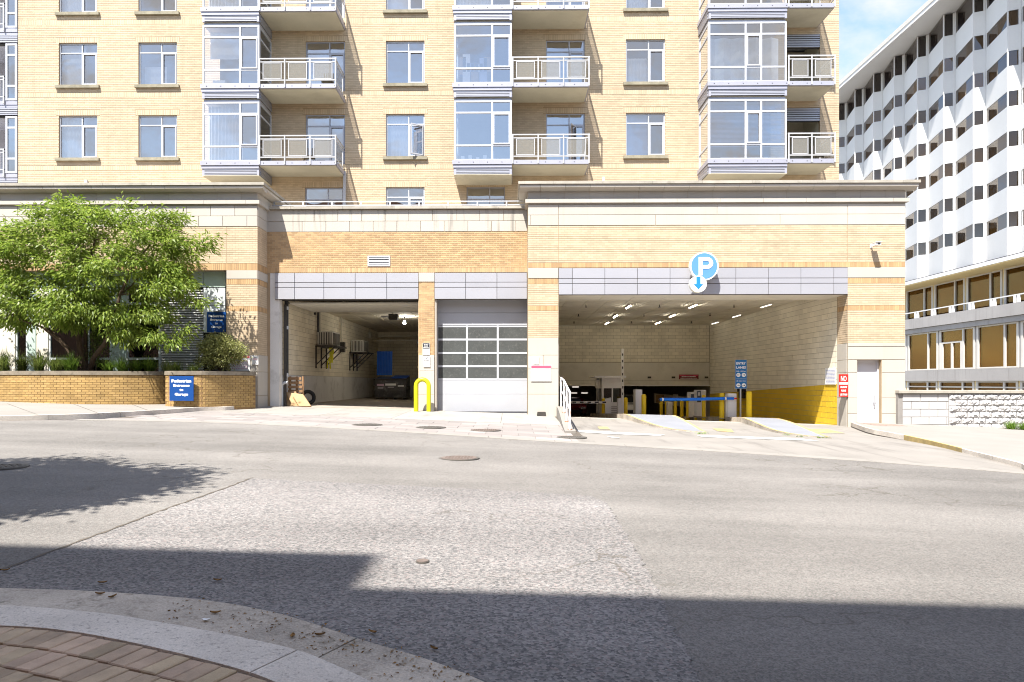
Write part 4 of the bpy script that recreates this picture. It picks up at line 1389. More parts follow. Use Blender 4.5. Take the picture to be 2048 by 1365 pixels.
def wavy(x0, x1, z0, z1, y, amp=.03, n=None):
    n = n or max(4, int((x1 - x0) / .07))
    mb = MB()
    for i in range(n):
        a, b = x0 + (x1 - x0) * i / n, x0 + (x1 - x0) * (i + 1) / n
        ya, yb = y + amp * (i % 2), y + amp * ((i + 1) % 2)
        mb.quad((a, ya, z0), (b, yb, z0), (b, yb, z1), (a, ya, z1))
    return mb
def blind(x0, x1, z0, z1, y):
    mb = MB()
    z = z0
    while z < z1:
        mb.quad((x0, y, z), (x1, y, z), (x1, y + .03, z + .04), (x0, y + .03, z + .04))
        z += .05
    return mb
def glazing(parent_thing, x0, x1, z0, z1, Y, vs_, hs_, sash=None, name='window', fr='frame_white', ft=.045, gm='win_glass', mp=None):
    """frame with vertical bars at vs_, crossbars at hs_ (fractions) and a glass pane in every field"""
    mb = MB()
    mpf = mp or front(Y)
    def bar(a, b, c, d, d0=0.0, d1=.06):
        k = len(mb.v)
        for dd in (d0, d1):
            mb.v.extend([mpf(a, c, dd), mpf(b, c, dd), mpf(b, d, dd), mpf(a, d, dd)])
        mb.f.extend([(k, k + 1, k + 2, k + 3), (k + 4, k + 5, k + 6, k + 7)] + [(k + i, k + (i + 1) % 4, k + 4 + (i + 1) % 4, k + 4 + i) for i in range(4)])
    X = [x0] + [x0 + (x1 - x0) * v for v in vs_] + [x1]
    Zs = [z0] + [z0 + (z1 - z0) * v for v in hs_] + [z1]
    t = ft
    for i, x in enumerate(X):
        a, b = (x, x + t) if i == 0 else ((x - t, x) if i == len(X) - 1 else (x - t / 2, x + t / 2))
        bar(a, b, z0, z1)
    for i, z in enumerate(Zs):
        c, d = (z, z + t) if i == 0 else ((z - t, z) if i == len(Zs) - 1 else (z - t / 2, z + t / 2))
        for a, b in zip(X, X[1:]):
            bar(a + t * (1 if a == x0 else .5) + .001, b - t * (1 if b == x1 else .5) - .001, c, d, .0, .055)
    fields = []
    for a, b in zip(X, X[1:]):
        for c, d in zip(Zs, Zs[1:]):
            fields.append((a + t * (1 if a == x0 else .5), b - t * (1 if b == x1 else .5), c + t * (1 if c == z0 else .5), d - t * (1 if d == z1 else .5)))
    if sash is not None:
        for q in sash:
            a, b, c, d = fields[q]
            e = .055
            for r_ in ((a + .004, a + e, c + .004, d - .004), (b - e, b - .004, c + .004, d - .004), (a + e + .001, b - e - .001, c + .004, c + e), (a + e + .001, b - e - .001, d - e, d - .004)):
                bar(*r_, .01, .085)
    w_ = mb.build(name, fr, parent_thing)
    for a, b, c, d in fields:
        MB().tile(lambda u, z, q: mpf(u, z, q + .018), a - .005, b + .005, c - .005, d + .005, .008).build('pane', gm, w_)
    return w_
for x0, x1, z0, z1, c, r, k in win:
    if k == 'w':
        w_ = glazing(tow, x0, x1, z0, z1, YT + .12, [.585], [.775], sash=[2])
        MB().box(x0 - .12, x1 + .12, YT - .11, YT + .1, z0 - .13, z0 - .005).build('sill', 'sill_stone', w_)
        xm = x0 + (x1 - x0) * .585
        if (c, r) in ((0, 2), (2, 3)):
            MB().quad((x0, YT + .3, z0), (xm, YT + .3, z0), (xm, YT + .3, z1), (x0, YT + .3, z1)).build('blind', 'curtain', w_)
        elif (c, r) in ((0, 1), (2, 1), (0, 3), (3, 3)):
            wavy(x0, xm, z0, z1, YT + .3, .035).build('curtain', 'curtain', w_)
        elif (c, r) == (1, 2):
            MB().quad((x0, YT + .5, z0), (xm, YT + .5, z0), (xm, YT + .5, z0 + 1.0), (x0, YT + .5, z0 + 1.0)).build('blind', 'curtain', w_)
        elif (c, r) == (3, 2):
            wavy(x0, xm, z0, z0 + 1.15, YT + .3, .03).build('curtain', 'curtain', w_)
        elif (c, r) == (3, 1):
            MB().quad((x0, YT + .3, z0), (xm, YT + .3, z0), (xm, YT + .3, z1), (x0, YT + .3, z1)).build('blind', 'curtain_blue', w_)
    else:
        w_ = glazing(tow, x0, x1, z0, z1, YT + .12, [.6], [.80 if z1 - z0 > 2 else .72], sash=[2] if z1 - z0 > 2 else None, fr='frame_grey')
        if r == 2:
            blind(x0 + .05, x1 - .05, z0, z1 - .35, YT + .3).build('blind', 'curtain', w_)
# the casement that stands open
def open_sash(x, z0, z1, w, Y, ang):
    ca, sa_ = math.cos(ang), math.sin(ang)
    mpx = lambda u, z, d: (x - u * ca - d * sa_ * 0, Y - u * sa_ - d * ca * 0 - d, z)
    return glazing(tow, 0, w, z0, z1, 0, [], [], name='open_casement', mp=mpx)
wq = [q for q in win if q[4] == 2 and q[5] == 1][0]
open_sash(wq[1] - .05, wq[2] + .06, wq[2] + 1.33, .56, YT + .06, 0.55)
wq = [q for q in win if q[4] == 11 and q[5] == 1][0]
open_sash(wq[1] - .35, wq[2] + .06, wq[2] + 1.8, .5, YT + .06, 1.0)

def louvers(part, mp, u0, u1, z0, z1, n=4):
    MB().tile(mp, u0, u1, z0, z1, .004).build('louver_back', 'ink', part)
    for k in range(n):
        z = z0 + (z1 - z0) * k / n
        hh = (z1 - z0) / n
        m = MB()
        m.tile(mp, u0, u1, z + hh * .30, z + hh * .92, .055)
        m.build('slat', 'frame_grey', part)
def bay(x0, x1, vs_, sash, left_side, right_side, k0, k1, clutter=()):
    for k in range(k0, k1):
        zb = 10.33 + k * FH
        # slab edge, fascia and louvre band under this storey's window
        base = MB().box(x0 + .03, x1 - .03, YB2 + .08, YT + .1, zb - .55, zb - .02).build('bay_floor_band', 'soffit', tow)
        fa = MB().box(x0 - .06, x1 + .02, YB2 - .06, YB2 + .078, zb - .165, zb)
        fa.box(x0 - .06, x0 + .028, YB2 + .079, YT - .01, zb - .165, zb).box(x1 - .028, x1 + .02, YB2 + .079, YT - .01, zb - .165, zb)
        fa.box(x0 - .03, x1 + .0, YB2 - .03, YB2 + .078, zb - .29, zb - .18)
        fa.box(x0 - .03, x0 + .028, YB2 + .079, YT - .01, zb - .29, zb - .18).box(x1 - .028, x1, YB2 + .079, YT - .01, zb - .29, zb - .18)
        fa.box(x0, x0 + .09, YB2, YB2 + .078, zb - .55, zb - .295).box(x1 - .09, x1, YB2, YB2 + .078, zb - .55, zb - .295)
        fa.build('fascia', 'fascia', base)
        louvers(base, front(YB2 + .05), x0 + .09, x1 - .09, zb - .54, zb - .30)
        for flag, mpf in ((left_side, left_face(x0 + .03)), (right_side, right_face(x1 - .03))):
            if flag:
                louvers(base, mpf, YB2 + .1, YT - .02, zb - .54, zb - .30)
        bolts = MB()
        xx = x0 + .2
        while xx < x1:
            bolts.box(xx - .015, xx + .015, YB2 - .067, YB2 - .059, zb - .1, zb - .07)
            xx += .57
        bolts.build('bolt', 'dark_steel', base)
        if k < k1 - 1 or True:
            w_ = glazing(tow, x0, x1, zb, zb + 2.40, YB2 + .09, vs_, [.255, .80], sash=sash, name='bay_window', ft=.07)
            for flag, mpf, nm in ((left_side, left_face(x0 + .06), 1), (right_side, right_face(x1 - .06), 1)):
                if flag:
                    glazing(tow, YB2 + .1, YT, zb, zb + 2.40, 0, [], [.255, .80], name='bay_side_window', ft=.07, gm='side_glass', mp=mpf)
            hd_ = MB().box(x0 + .02, x1 - .02, YB2 + .1, YT + .1, zb + 2.402, zb + 2.5).build('bay_head', 'frame_grey', tow)
            # room inside the bay
            cl = clutter[k] if k < len(clutter) else None
            xm = x0 + (x1 - x0) * vs_[0]
            if cl == 'curtain':
                wavy(x0 + .1, xm, zb, zb + 2.35, YB2 + .35, .05).build('curtain', 'curtain', w_)
            elif cl == 'shade':
                MB().quad((x0 + .15, YB2 + .4, zb + 1.2), (xm - .05, YB2 + .4, zb + 1.2), (xm - .05, YB2 + .4, zb + 2.3), (x0 + .15, YB2 + .4, zb + 2.3)).build('roller_shade', 'curtain', w_)
                MB().box(x0 + .2, x0 + .7, YB2 + .5, YB2 + .9, zb, zb + .4).build('box', 'curtain', w_)
            elif cl == 'boxes':
                for q in range(7):
                    bx = x0 + .15 + .17 * q
                    MB().box(bx, bx + .3, YB2 + .35, YB2 + .6, zb + (.0 if q % 2 else .62), zb + random.uniform(.7, 1.5)).build('box', ('cardboard', 'curtain', 'curtain_blue')[q % 3], w_)
            elif cl == 'blind':
                blind(x0 + .1, x1 - .1, zb + .6, zb + 2.3, YB2 + .3).build('blind', 'curtain_blue', w_)
                MB().box(x0 + .6, x1 - .6, YB2 + .4, YB2 + .8, zb, zb + .22).build('bench', 'curtain', w_)
            elif cl == 'desk':
                for q in range(5):
                    bx = x0 + .25 + .3 * q
                    MB().box(bx, bx + .14, YB2 + .35, YB2 + .5, zb, zb + random.uniform(.15, .5)).build('box', 'curtain', w_)
            elif cl == 'plastic':
                wavy(x0 + .1, x1 - .1, zb + .1, zb + 2.0, YB2 + .5, .12, 9).build('curtain', 'curtain', w_)
    # sloped underside of the lowest bay
    zb = 10.33 - .55
    MB().box(x0, x1, YB2 + .0, YT, zb - .02, zb - .002).build('bay_soffit', 'soffit', tow)
bay(PX(404.5, YB2), PX(518, YB2), [.66], [4], False, True, 0, 3, ('curtain', 'shade', 'curtain'))
bay(PX(908, YB2), PX(1023.5, YB2), [.66], [4], True, True, 0, 3, ('desk', 'boxes', 'curtain'))
bay(PX(1417.5, YB2), PX(1574, YB2), [.475, .675], [4], True, False, 0, 3, ('blind', 'plastic', 'blind'))

def balcony(x0, x1, k, bays_, right_side=True, stuff=None):
    zb = 10.33 + k * FH
    yo = YB2 - .02
    sl = MB().box(x0 + .02, x1 - .03, yo + .05, YT + .02, zb - .19, zb - .03).build('balcony_slab', 'soffit', tow)
    fa = MB().box(x0 + .024, x1, yo - .03, yo + .048, zb - .165, zb)
    fa.box(x1 - .028, x1 + .02, yo + .049, YT - .01, zb - .165, zb)
    fa.build('fascia', 'fascia', sl)
    bt = MB()
    xx = x0 + .2
    while xx < x1:
        bt.box(xx - .015, xx + .015, yo - .037, yo - .029, zb - .1, zb - .07)
        xx += .57
    bt.build('bolt', 'dark_steel', sl)
    rl_ = MB()
    zt = zb + 1.02
    rl_.box(x0 + .02, x1 + .04, yo - .055, yo - .005, zt - .045, zt)
    rl_.box(x0 + .02, x1 + .02, yo - .05, yo - .012, zt - .17, zt - .135)
    rl_.box(x0 + .02, x1 + .02, yo - .05, yo - .012, zb + .12, zb + .16)
    n = bays_
    for i in range(n + 1):
        x = x0 + .04 + (x1 - x0 - .04) * i / n
        rl_.box(x - .025, x + .025, yo - .07, yo - .056, zb - .15, zt - .002)
        rl_.box(x - .02, x + .02, yo - .056, yo - .031, zb - .1, zt - .05)
    xs_ = x1 + .0
    rl_.box(xs_ - .045, xs_ - .005, yo, YT, zt - .045, zt).box(xs_ - .04, xs_ - .012, yo, YT, zt - .17, zt - .135).box(xs_ - .04, xs_ - .012, yo, YT, zb + .12, zb + .16)
    rl_.box(xs_ - .05, xs_ - .01, YT - .3, YT - .26, zb - .1, zt - .05)
    rl_.build('rail', 'rail_grey', sl)
    for i in range(n):
        a = x0 + .04 + (x1 - x0 - .04) * i / n + .13
        b = x0 + .04 + (x1 - x0 - .04) * (i + 1) / n - .13
        pf = MB()
        for q in ((a, a + .03, zb + .18, zt - .18), (b - .03, b, zb + .18, zt - .18), (a + .041, b - .041, zb + .18, zb + .21), (a + .041, b - .041, zt - .21, zt - .18)):
            pf.box(q[0], q[1], yo - .045, yo - .02, q[2], q[3])
        pf.build('panel_frame', 'rail_grey', sl)
        MB().box(a + .042, b - .042, yo - .036, yo - .030, zb + .212, zt - .212).build('mesh_panel', 'rail_mesh', sl)
    MB().box(xs_ - .032, xs_ - .026, yo + .2, YT - .35, zb + .2, zt - .2).build('mesh_panel', 'rail_mesh', sl)
for k in range(3):
    balcony(PX(518, YB2), PX(672, YB2), k, 3)
    balcony(PX(1023.5, YB2), PX(1177.5, YB2), k, 3)
    balcony(PX(1574, YB2), PX(1668, YB2), k, 2)
    # loggia recess with a louvre panel over it
    zb = 10.33 + k * FH
    lg = MB()
    for p in (((LG0, YT + .1, zb), (LG0, YT + 1.6, zb), (LG0, YT + 1.6, zb + 2.62), (LG0, YT + .1, zb + 2.62)), ((LG1, YT + .14, zb), (LG1, YT + 1.6, zb), (LG1, YT + 1.6, zb + 2.62), (LG1, YT + .14, zb + 2.62)),
              ((LG0, YT + 1.6, zb), (LG1, YT + 1.6, zb), (LG1, YT + 1.6, zb + 2.62), (LG0, YT + 1.6, zb + 2.62))):
        lg.quad(*p)
    l_ = lg.build('loggia', 'soffit', tow)
    lo = MB().box(LG0, LG1, YT + .06, YT + .12, zb + 2.05, zb + 2.6).build('loggia_louver', 'dark_steel', tow)
    louvers(lo, front(YT + .06), LG0, LG1, zb + 2.05, zb + 2.6, 6)

# flush glazed corner at the far left with its balcony
for k in range(3):
    zb = 10.33 + k * FH
    xl = PX(13, YT)
    w_ = glazing(tow, xl, TX0 - .01, zb, zb + 2.4, YT + .0, [], [.255, .80], name='bay_window', ft=.08)
    c_ = MB().box(xl - 4, TX0 - .005, YT - .04, YT + .2, zb - .18, zb - .01).box(xl - 4, TX0 - .005, YT - .02, YT + .2, zb - .30, zb - .19).build('bay_floor_band', 'fascia', tow)
    louvers(c_, front(YT + .03), xl - 4, TX0 - .01, zb - .62, zb - .31)
    MB().box(xl - 4, TX0 - .005, YT + .06, YT + .2, zb - .66, zb - .302).build('louver_back', 'dark_steel', c_)
    MB().quad((xl, YT + .05, zb), (xl, YT + 2, zb), (xl, YT + 2, zb + 2.5), (xl, YT + .05, zb + 2.5)).build('loggia', 'soffit', tow)
    r_ = MB()
    zt = zb + 1.02
    r_.box(xl - 3.5, xl - .03, YT - .1, YT - .05, zt - .05, zt).box(xl - 3.5, xl - .03, YT - .095, YT - .06, zt - .17, zt - .135).box(xl - 3.5, xl - .03, YT - .095, YT - .06, zb + .12, zb + .16)
    r_.box(xl - .08, xl - .03, YT - .11, YT - .05, zb - .15, zt).box(xl - .25, xl - .2, YT - .09, YT - .065, zb + .17, zt - .18)
    r_.build('rail', 'rail_grey', tow)
# downpipes on the terrace wall
for q, t_ in ((689, 345), (1206.5, 356), (172, 362)):
    x = PX(q, YT - .1)
    MB().box(x - .05, x + .05, YT - .14, YT - .03, 7.2, PZ(t_, YT, q)).build('downpipe', 'frame_white', tow)
tag(MB().box(TX0 - 9, TX1 - .1, YT + 2.5, YT + 14, ZT0, ZT1).build('tower_core', 'interior', tow))

# terrace railing over the middle part of the podium
tr = thing('terrace_railing', 'white three bar railing on the roof edge above the loading bay', 'railing', ((XL1 + XR0) / 2, YM + .35, ZM_CAP))
yr = YM + .35
for nm, zz in (('top_rail', mz(398.5) + .03), ('mid_rail', mz(405.5) + .02), ('low_rail', ZM_CAP + .10)):
    MB().box(XL1 + .05, XR0 - .05, yr - .02, yr + .02, zz - .03, zz).build(nm, 'frame_white', tr)
x = XL1 + .15
while x < XR0:
    MB().box(x - .025, x + .025, yr - .045, yr - .021, ZM_CAP - .3, mz(398.5)).build('post', 'frame_white', tr)
    x += 1.08
# chairs and small tables out on the terrace, seen between the bars
for i, q in enumerate((552, 596, 720, 800, 970)):
    x = PX(q, YM + 1.6)
    z = ZM_CAP - .3
    t = thing('terrace_chair', 'white terrace chair behind the roof railing, number %s from the left' % ('one', 'two', 'three', 'four', 'five')[i], 'chair', (x, YM + 1.6, z), 'chairs on the roof terrace')
    MB().box(x - .25, x + .25, YM + 1.4, YM + 1.85, z + .4, z + .45).build('seat', 'frame_white', t)
    MB().box(x - .25, x + .25, YM + 1.85, YM + 1.9, z + .4, z + .85).build('backrest', 'frame_white', t)
    for sx in (-.23, .23):
        for sy in (1.43, 1.84):
            MB().box(x + sx - .02, x + sx + .02, YM + sy - .02, YM + sy + .02, z, z + .399).build('leg', 'frame_white', t)
# chairs on the balconies
for lab, q, k in (('slatted dark chair on the lowest left balcony', 617, 0), ('dark lounge chair on the middle left balcony', 655, 1), ('low folded chair on the lowest right balcony', 1640, 0)):
    x, y, z = PX(q, YB2 + .6), YB2 + .6, 10.33 + k * FH - .03
    t = thing('balcony_chair', lab, 'chair', (x, y, z))
    MB().box(x - .22, x + .22, y - .2, y + .22, z + .36, z + .4).build('seat', 'dark_steel', t)
    for s in range(5):
        MB().box(x - .2 + s * .09, x - .16 + s * .09, y + .2, y + .23, z + .4, z + .82).build('slat', 'dark_steel', t)
    for sx in (-.2, .2):
        MB().tube([(x + sx, y - .18, z), (x + sx, y + .2, z + .4)], .014, 6).build('leg', 'dark_steel', t)
        MB().tube([(x + sx, y + .2, z), (x + sx, y - .18, z + .38)], .014, 6).build('leg', 'dark_steel', t)

# ================================================================== white office block on the right
OX = 41.7
BAY = 4.14
OY0 = 56.2
off = thing('office_block', 'tall white office block with saw-tooth window bays and a flat roof overhang', 'building', (OX, OY0, 0))
PRJ, MIDY = 0.86, 0.36
ZW0 = 11.9
K0, K1 = -4, 9
def facet(far, near):
    return (OX, far), (OX - PRJ, near + MIDY), (OX, near)
sp0 = {}
def span(k, z0, z1):
    """folded spandrel of one bay; alike ones share their mesh"""
    key = round(z1 - z0, 3)
    y = OY0 + k * BAY
    if key not in sp0:
        A, B, C = facet(OY0 + BAY - .02, OY0 + .02)
        o = MB().prism([A, B, C, (OX + .5, OY0 + .02), (OX + .5, OY0 + BAY - .02)], 0, key).build('spandrel_panel', 'office_white', off)
        sp0[key] = o
        o.location = (0, y - OY0, z0)
        return o
    o = sp0[key].copy()
    COL.objects.link(o)
    o.parent = off
    o.location = (0, y - OY0, z0)
    return o
rowz = [(ZW0, None)]
panes = [(14.25 + 3.3 * r, 1.24) for r in range(6)] + [(34.1, 2.05)]
A, B, C = facet(OY0 + BAY - .02, OY0 + .02)
def lerp(p, q, t):
    return (p[0] + (q[0] - p[0]) * t, p[1] + (q[1] - p[1]) * t)
wproto = {}
for k in range(K0, K1):
    zprev = ZW0
    for zb, h in panes:
        span(k, zprev, zb)
        key = h
        y = OY0 + k * BAY
        if key not in wproto:
            def inn_(p, q, t, dd):
                a = lerp(p, q, t)
                nx_, ny_ = (q[1] - p[1]), -(q[0] - p[0])
                L = math.hypot(nx_, ny_) * (1 if nx_ > 0 else -1)
                return (a[0] + nx_ / L * dd, a[1] + ny_ / L * dd)
            bl_ = MB()
            pa, pb, pc = inn_(A, B, .03, .22), (B[0] + .26, B[1] + .02), inn_(B, C, .9, .22)
            bl_.quad(pa + (0,), pb + (0,), pb + (h,), pa + (h,))
            bl_.f.append((1, len(bl_.v), len(bl_.v) + 1, 2))
            bl_.v.extend([pc + (0,), pc + (h,)])
            wf = bl_.build('window', 'office_blind' if h < 2 else 'office_dark', off)
            wproto[key] = [wf]
            for poly in ([lerp(A, B, 0), lerp(A, B, .035), inn_(A, B, .035, .14), inn_(A, B, 0, .14)],
                         [lerp(A, B, .982), B, lerp(B, C, .10), inn_(B, C, .10, .14), inn_(A, B, .982, .14)],
                         [lerp(B, C, .82), C, inn_(B, C, 1, .14), inn_(B, C, .82, .14)]):
                MB().prism(poly, 0, h).build('jamb', 'office_white', wf)
            for p, q, t0, t1 in ((A, B, .035, .982), (B, C, .10, .82)):
                a, b = inn_(p, q, t0, .03), inn_(p, q, t1, .03)
                MB().quad(a + (0,), b + (0,), b + (h,), a + (h,)).build('pane', 'bronze_glass', wf)
            w_ = wf
        else:
            w_ = copy_tree(wproto[key][0], off)
        w_.location = (0, y - OY0, zb)
        zprev = zb + h
    # dark sill strip of the top storey
    # deep joint between bays
cr = MB().box(OX + .5, OX + 14, OY0 + K0 * BAY, OY0 + K1 * BAY, ZW0 - .3, 36.2).build('office_core', 'office_concrete', off)
MB().box(OX + 2.05, OX + 14, OY0 + K0 * BAY, OY0 + K1 * BAY, -3, ZW0 - .31).build('office_core', 'office_concrete', off)
rf_ = MB().xprism([(OX - 2.75, 36.22), (OX + 14, 36.22), (OX + 14, 36.95), (OX - 2.75, 36.95)], OY0 + K0 * BAY - 2, OY0 + K1 * BAY + 2, 'y').build('roof', 'office_white', off)
MB().box(OX - 2.8, OX - 2.7, OY0 + K0 * BAY - 2, OY0 + K1 * BAY + 2, 36.6, 37.05).build('roof_edge', 'office_frame', rf_)
MB().box(OX - .98, OX + .6, OY0 + K0 * BAY, OY0 + K1 * BAY, ZW0 - .42, ZW0 - .08).build('base_band', 'office_white', off)
MB().box(OX - .90, OX + 2.0, OY0 + K0 * BAY, OY0 + K1 * BAY, ZW0 - .079, ZW0 - .002).build('base_joint', 'office_dark', off)
MB().box(OX - .9, OX + 2.04, OY0 + K0 * BAY, OY0 + K1 * BAY, ZW0 - .50, ZW0 - .425).build('soffit', 'office_soffit', off)
# first floor glazing behind a walkway rail
def storey(Xg, z0, z1, pitch, y0, frame, nlow):
    y = y0
    i = 0
    while y < OY0 + K1 * BAY:
        n_, m_, f_ = y, y + pitch * .30, y + pitch * .93
        fr_ = MB()
        for yy, w in ((n_ + .1, .12), (m_, .10), (f_, .12)):
            fr_.box(Xg - .12, Xg + .1, yy - w, yy + w, z0, z1)
        fr_.box(Xg - .1, Xg + .08, n_ + .22, m_ - .101, z0, z0 + .12).box(Xg - .1, Xg + .08, m_ + .101, f_ - .121, z0, z0 + .12)
        fr_.box(Xg - .1, Xg + .08, n_ + .22, m_ - .101, z1 - .12, z1).box(Xg - .1, Xg + .08, m_ + .101, f_ - .121, z1 - .12, z1)
        if nlow and i == nlow:
            zz = z0 + (z1 - z0) * .66
            fr_.box(Xg - .11, Xg + .08, m_ + .101, f_ - .121, zz, zz + .14)
            for t_ in (.05, .48, .95):
                yy = m_ + .1 + (f_ - m_ - .2) * t_
                fr_.box(Xg - .115, Xg + .08, yy - .12, yy + .12, z0, zz)
        w_ = fr_.build('glazed_bay', frame, off)
        for a, b in ((n_ + .22, m_ - .1), (m_ + .1, f_ - .12)):
            MB().box(Xg, Xg + .02, a, b, z0 + .1, z1 - .1).build('pane', 'office_glass', w_)
            MB().quad((Xg + .3, a - .1, z0), (Xg + .3, b + .1, z0), (Xg + .3, b + .1, z1), (Xg + .3, a - .1, z1)).build('blind', 'bounce_lit_blind' if random.random() < .85 else 'office_blind', w_)
        MB().box(Xg - .06, Xg + .4, f_ + .12, y + pitch - .02, z0, z1).build('pier', 'office_soffit' if frame == 'office_frame' and nlow is None else 'office_concrete', off)
        y += pitch
        i += 1
YS = OY0 + K0 * BAY
storey(OX + 1.55, 8.0, ZW0 - .5, 4.9, 50.6, 'office_frame', None)
MB().box(OX + 1.9, OX + 2.0, YS, 100, 2, ZW0 - .5).build('inner_wall', 'office_soffit', off)
sl_ = MB().box(OX - .3, OX + 1.9, YS, 95, 7.0, 8.03).build('walkway_slab', 'office_concrete', off)
MB().box(OX - .15, OX + 1.9, YS, 95, 6.52, 6.97).build('walkway_beam', 'office_concrete', off)
MB().box(OX - .28, OX - .20, YS, 95, 8.62, 8.72).build('hand_rail', 'office_white', sl_)
y = 45.0
while y < 90:
    MB().box(OX - .29, OX - .19, y, y + .28, 8.03, 8.619).build('rail_post', 'office_white', sl_)
    MB().box(OX - .29, OX - .19, y + .42, y + .70, 8.03, 8.619).build('rail_post', 'office_white', sl_)
    y += 2.75
storey(OX + .25, 2.72, 6.5, 5.3, 51.4, 'office_frame', 2)
MB().box(OX - .1, OX + .6, YS, 95, 1.62, 2.70).build('ground_band', 'office_concrete', off)
storey(OX + .2, -1.0, 1.6, 5.3, 51.4, 'office_frame', None)
MB().box(OX + .1, OX + .25, YS, 95, 1.0, 1.12).build('transom', 'office_frame', off)

# ================================================================== building across the street (behind the camera; it shades the near roadway)
bb = thing('street_building', 'brick building across the street behind the viewer', 'building', (0, -9, 0))
ZS1 = 1.82 * 8.8 + G(0, 4.8)
ZS2 = 1.82 * 9.6 + G(-4, 5.6)
MB().box(-5.6, 48, -18, -4, -1.5, ZS1).build('wall', 'back_brick', bb)
MB().box(-48, -5.604, -18, -4, -1, ZS2).build('wall', 'back_brick', bb)
for i in range(14):
    for j in range(4):
        MB().box(-40 + i * 6, -38 + i * 6, -4.03, -4.004, 2.5 + j * 3.4, 4.4 + j * 3.4).build('window', 'shop_glass', bb)

# ================================================================== signs
def sign_board(name, label, px0, px1, py0, py1, Y, mat, cat='sign', th=.02, border=None, group=None, mp=None):
    x0, x1 = PX(px0, Y), PX(px1, Y)
    q = (px0 + px1) / 2
    z0, z1 = PZ(py1, Y, q), PZ(py0, Y, q)
    t = thing(name, label, cat, ((x0 + x1) / 2, Y, z0), group)
    if border:
        MB().box(x0, x1, Y - th + .004, Y, z0, z1).build('backing', border, t)
        e = (x1 - x0) * .03
        MB().box(x0 + e, x1 - e, Y - th, Y - th + .0035, z0 + e, z1 - e).build('face', mat, t)
    else:
        MB().box(x0, x1, Y - th, Y, z0, z1).build('face', mat, t)
    return t, x0, x1, z0, z1, Y - th - .004
def ped_sign(label, *a):
    t, x0, x1, z0, z1, yf = sign_board('garage_sign', label, *a, 'blue_sign', group='pedestrian entrance signs')
    w, h = x1 - x0, z1 - z0
    for s, fx, fzq, fh in (('Pedestrian', .82, .80, .125), ('Entrance', .68, .62, .10), ('to', .16, .44, .10), ('Garage', .56, .25, .135)):
        text(t, s, (x0 + x1) / 2, z0 + h * fzq, w * fx, h * fh, yf, 'sign_white', bold=.045)
ped_sign('blue sign reading Pedestrian Entrance to Garage, above the shrub beside the louvres', 414.5, 452, 624.5, 665, YG - .07)
ped_sign('blue sign reading Pedestrian Entrance to Garage, on the brick planter wall', 339.5, 387.5, 752.5, 802, 21.36)

# round P sign with its arrow disc
YS_ = YP - .42
pr = .03
def p2(px, py, Y=YS_):
    return PX(px, Y), PZ(py, Y, px)
cxp, czp = p2(1408.5, 532.5)
R = 28.6 * YS_ / F
ps = thing('parking_sign', 'round blue letter P sign with a small white arrow disc on the garage beam', 'sign', (cxp, YS_, czp - R))
def vdisc(cx, cz, r, y0, y1, n=48):
    return MB().xprism([(cx + r * math.cos(2 * math.pi * i / n), cz + r * math.sin(2 * math.pi * i / n)) for i in range(n)], y0, y1, 'y')
vdisc(cxp, czp, R, YS_, YS_ + .16).build('drum', 'sign_white', ps)
vdisc(cxp, czp, R * .90, YS_ - .006, YS_ - .002).build('blue_face', 'p_blue', ps)
cxa, cza = p2(1396, 568.8)
Ra = 16.6 * YS_ / F
vdisc(cxa, cza, Ra, YS_ - .05, YS_ + .14).build('arrow_disc', 'sign_cream', ps)
def u(px, py):
    return p2(px, py)
arrow = [u(1391.8, 554), u(1400.2, 554), u(1400.2, 569), u(1405.5, 569), u(1396, 579.5), u(1386.5, 569), u(1391.8, 569)]
MB().xprism(arrow, YS_ - .060, YS_ - .053, 'y').build('arrow', 'arrow_blue', ps)
# the P: stem and bowl
def pl_(px, py):
    return p2(px, py)
xa, zt_ = pl_(1397.2, 515)
xb, zb_ = pl_(1404.8, 551.3)
xr, zm_ = pl_(1426, 538.2)
stem = MB().box(xa, xb, YS_ - .018, YS_ - .0065, zb_, zt_)
ro = (zt_ - zm_) / 2
ri = ro - (xb - xa) * .98
cxb, czb = xr - ro, zm_ + ro
N = 18
outer = [(xb + .0005, zt_)] + [(cxb + ro * math.cos(a), czb + ro * math.sin(a)) for a in np.linspace(math.pi / 2, -math.pi / 2, N)] + [(xb + .0005, zm_)]
inner = [(xb + .0005, czb + ri)] + [(cxb + ri * math.cos(a), czb + ri * math.sin(a)) for a in np.linspace(math.pi / 2, -math.pi / 2, N)] + [(xb + .0005, czb - ri)]
k = len(stem.v)
m_ = len(outer)
for yy in (YS_ - .018, YS_ - .0065):
    stem.v.extend([(x, yy, z) for x, z in outer] + [(x, yy, z) for x, z in inner])
for i in range(m_ - 1):
    stem.f.append((k + i, k + i + 1, k + m_ + i + 1, k + m_ + i))
    stem.f.append((k + i, k + i + 1, k + 2 * m_ + i + 1, k + 2 * m_ + i))
    stem.f.append((k + m_ + i, k + m_ + i + 1, k + 3 * m_ + i + 1, k + 3 * m_ + i))
stem.build('letter', 'sign_cream', ps)
MB().tube([(cxp, YS_ + .15, czp), (cxp, YP - .02, czp)], .05, 8).tube([(cxp + .2, YS_ + .15, czp - .3), (cxp + .2, YP - .05, czp - .3)], .04, 8).build('bracket', 'dark_steel', ps)

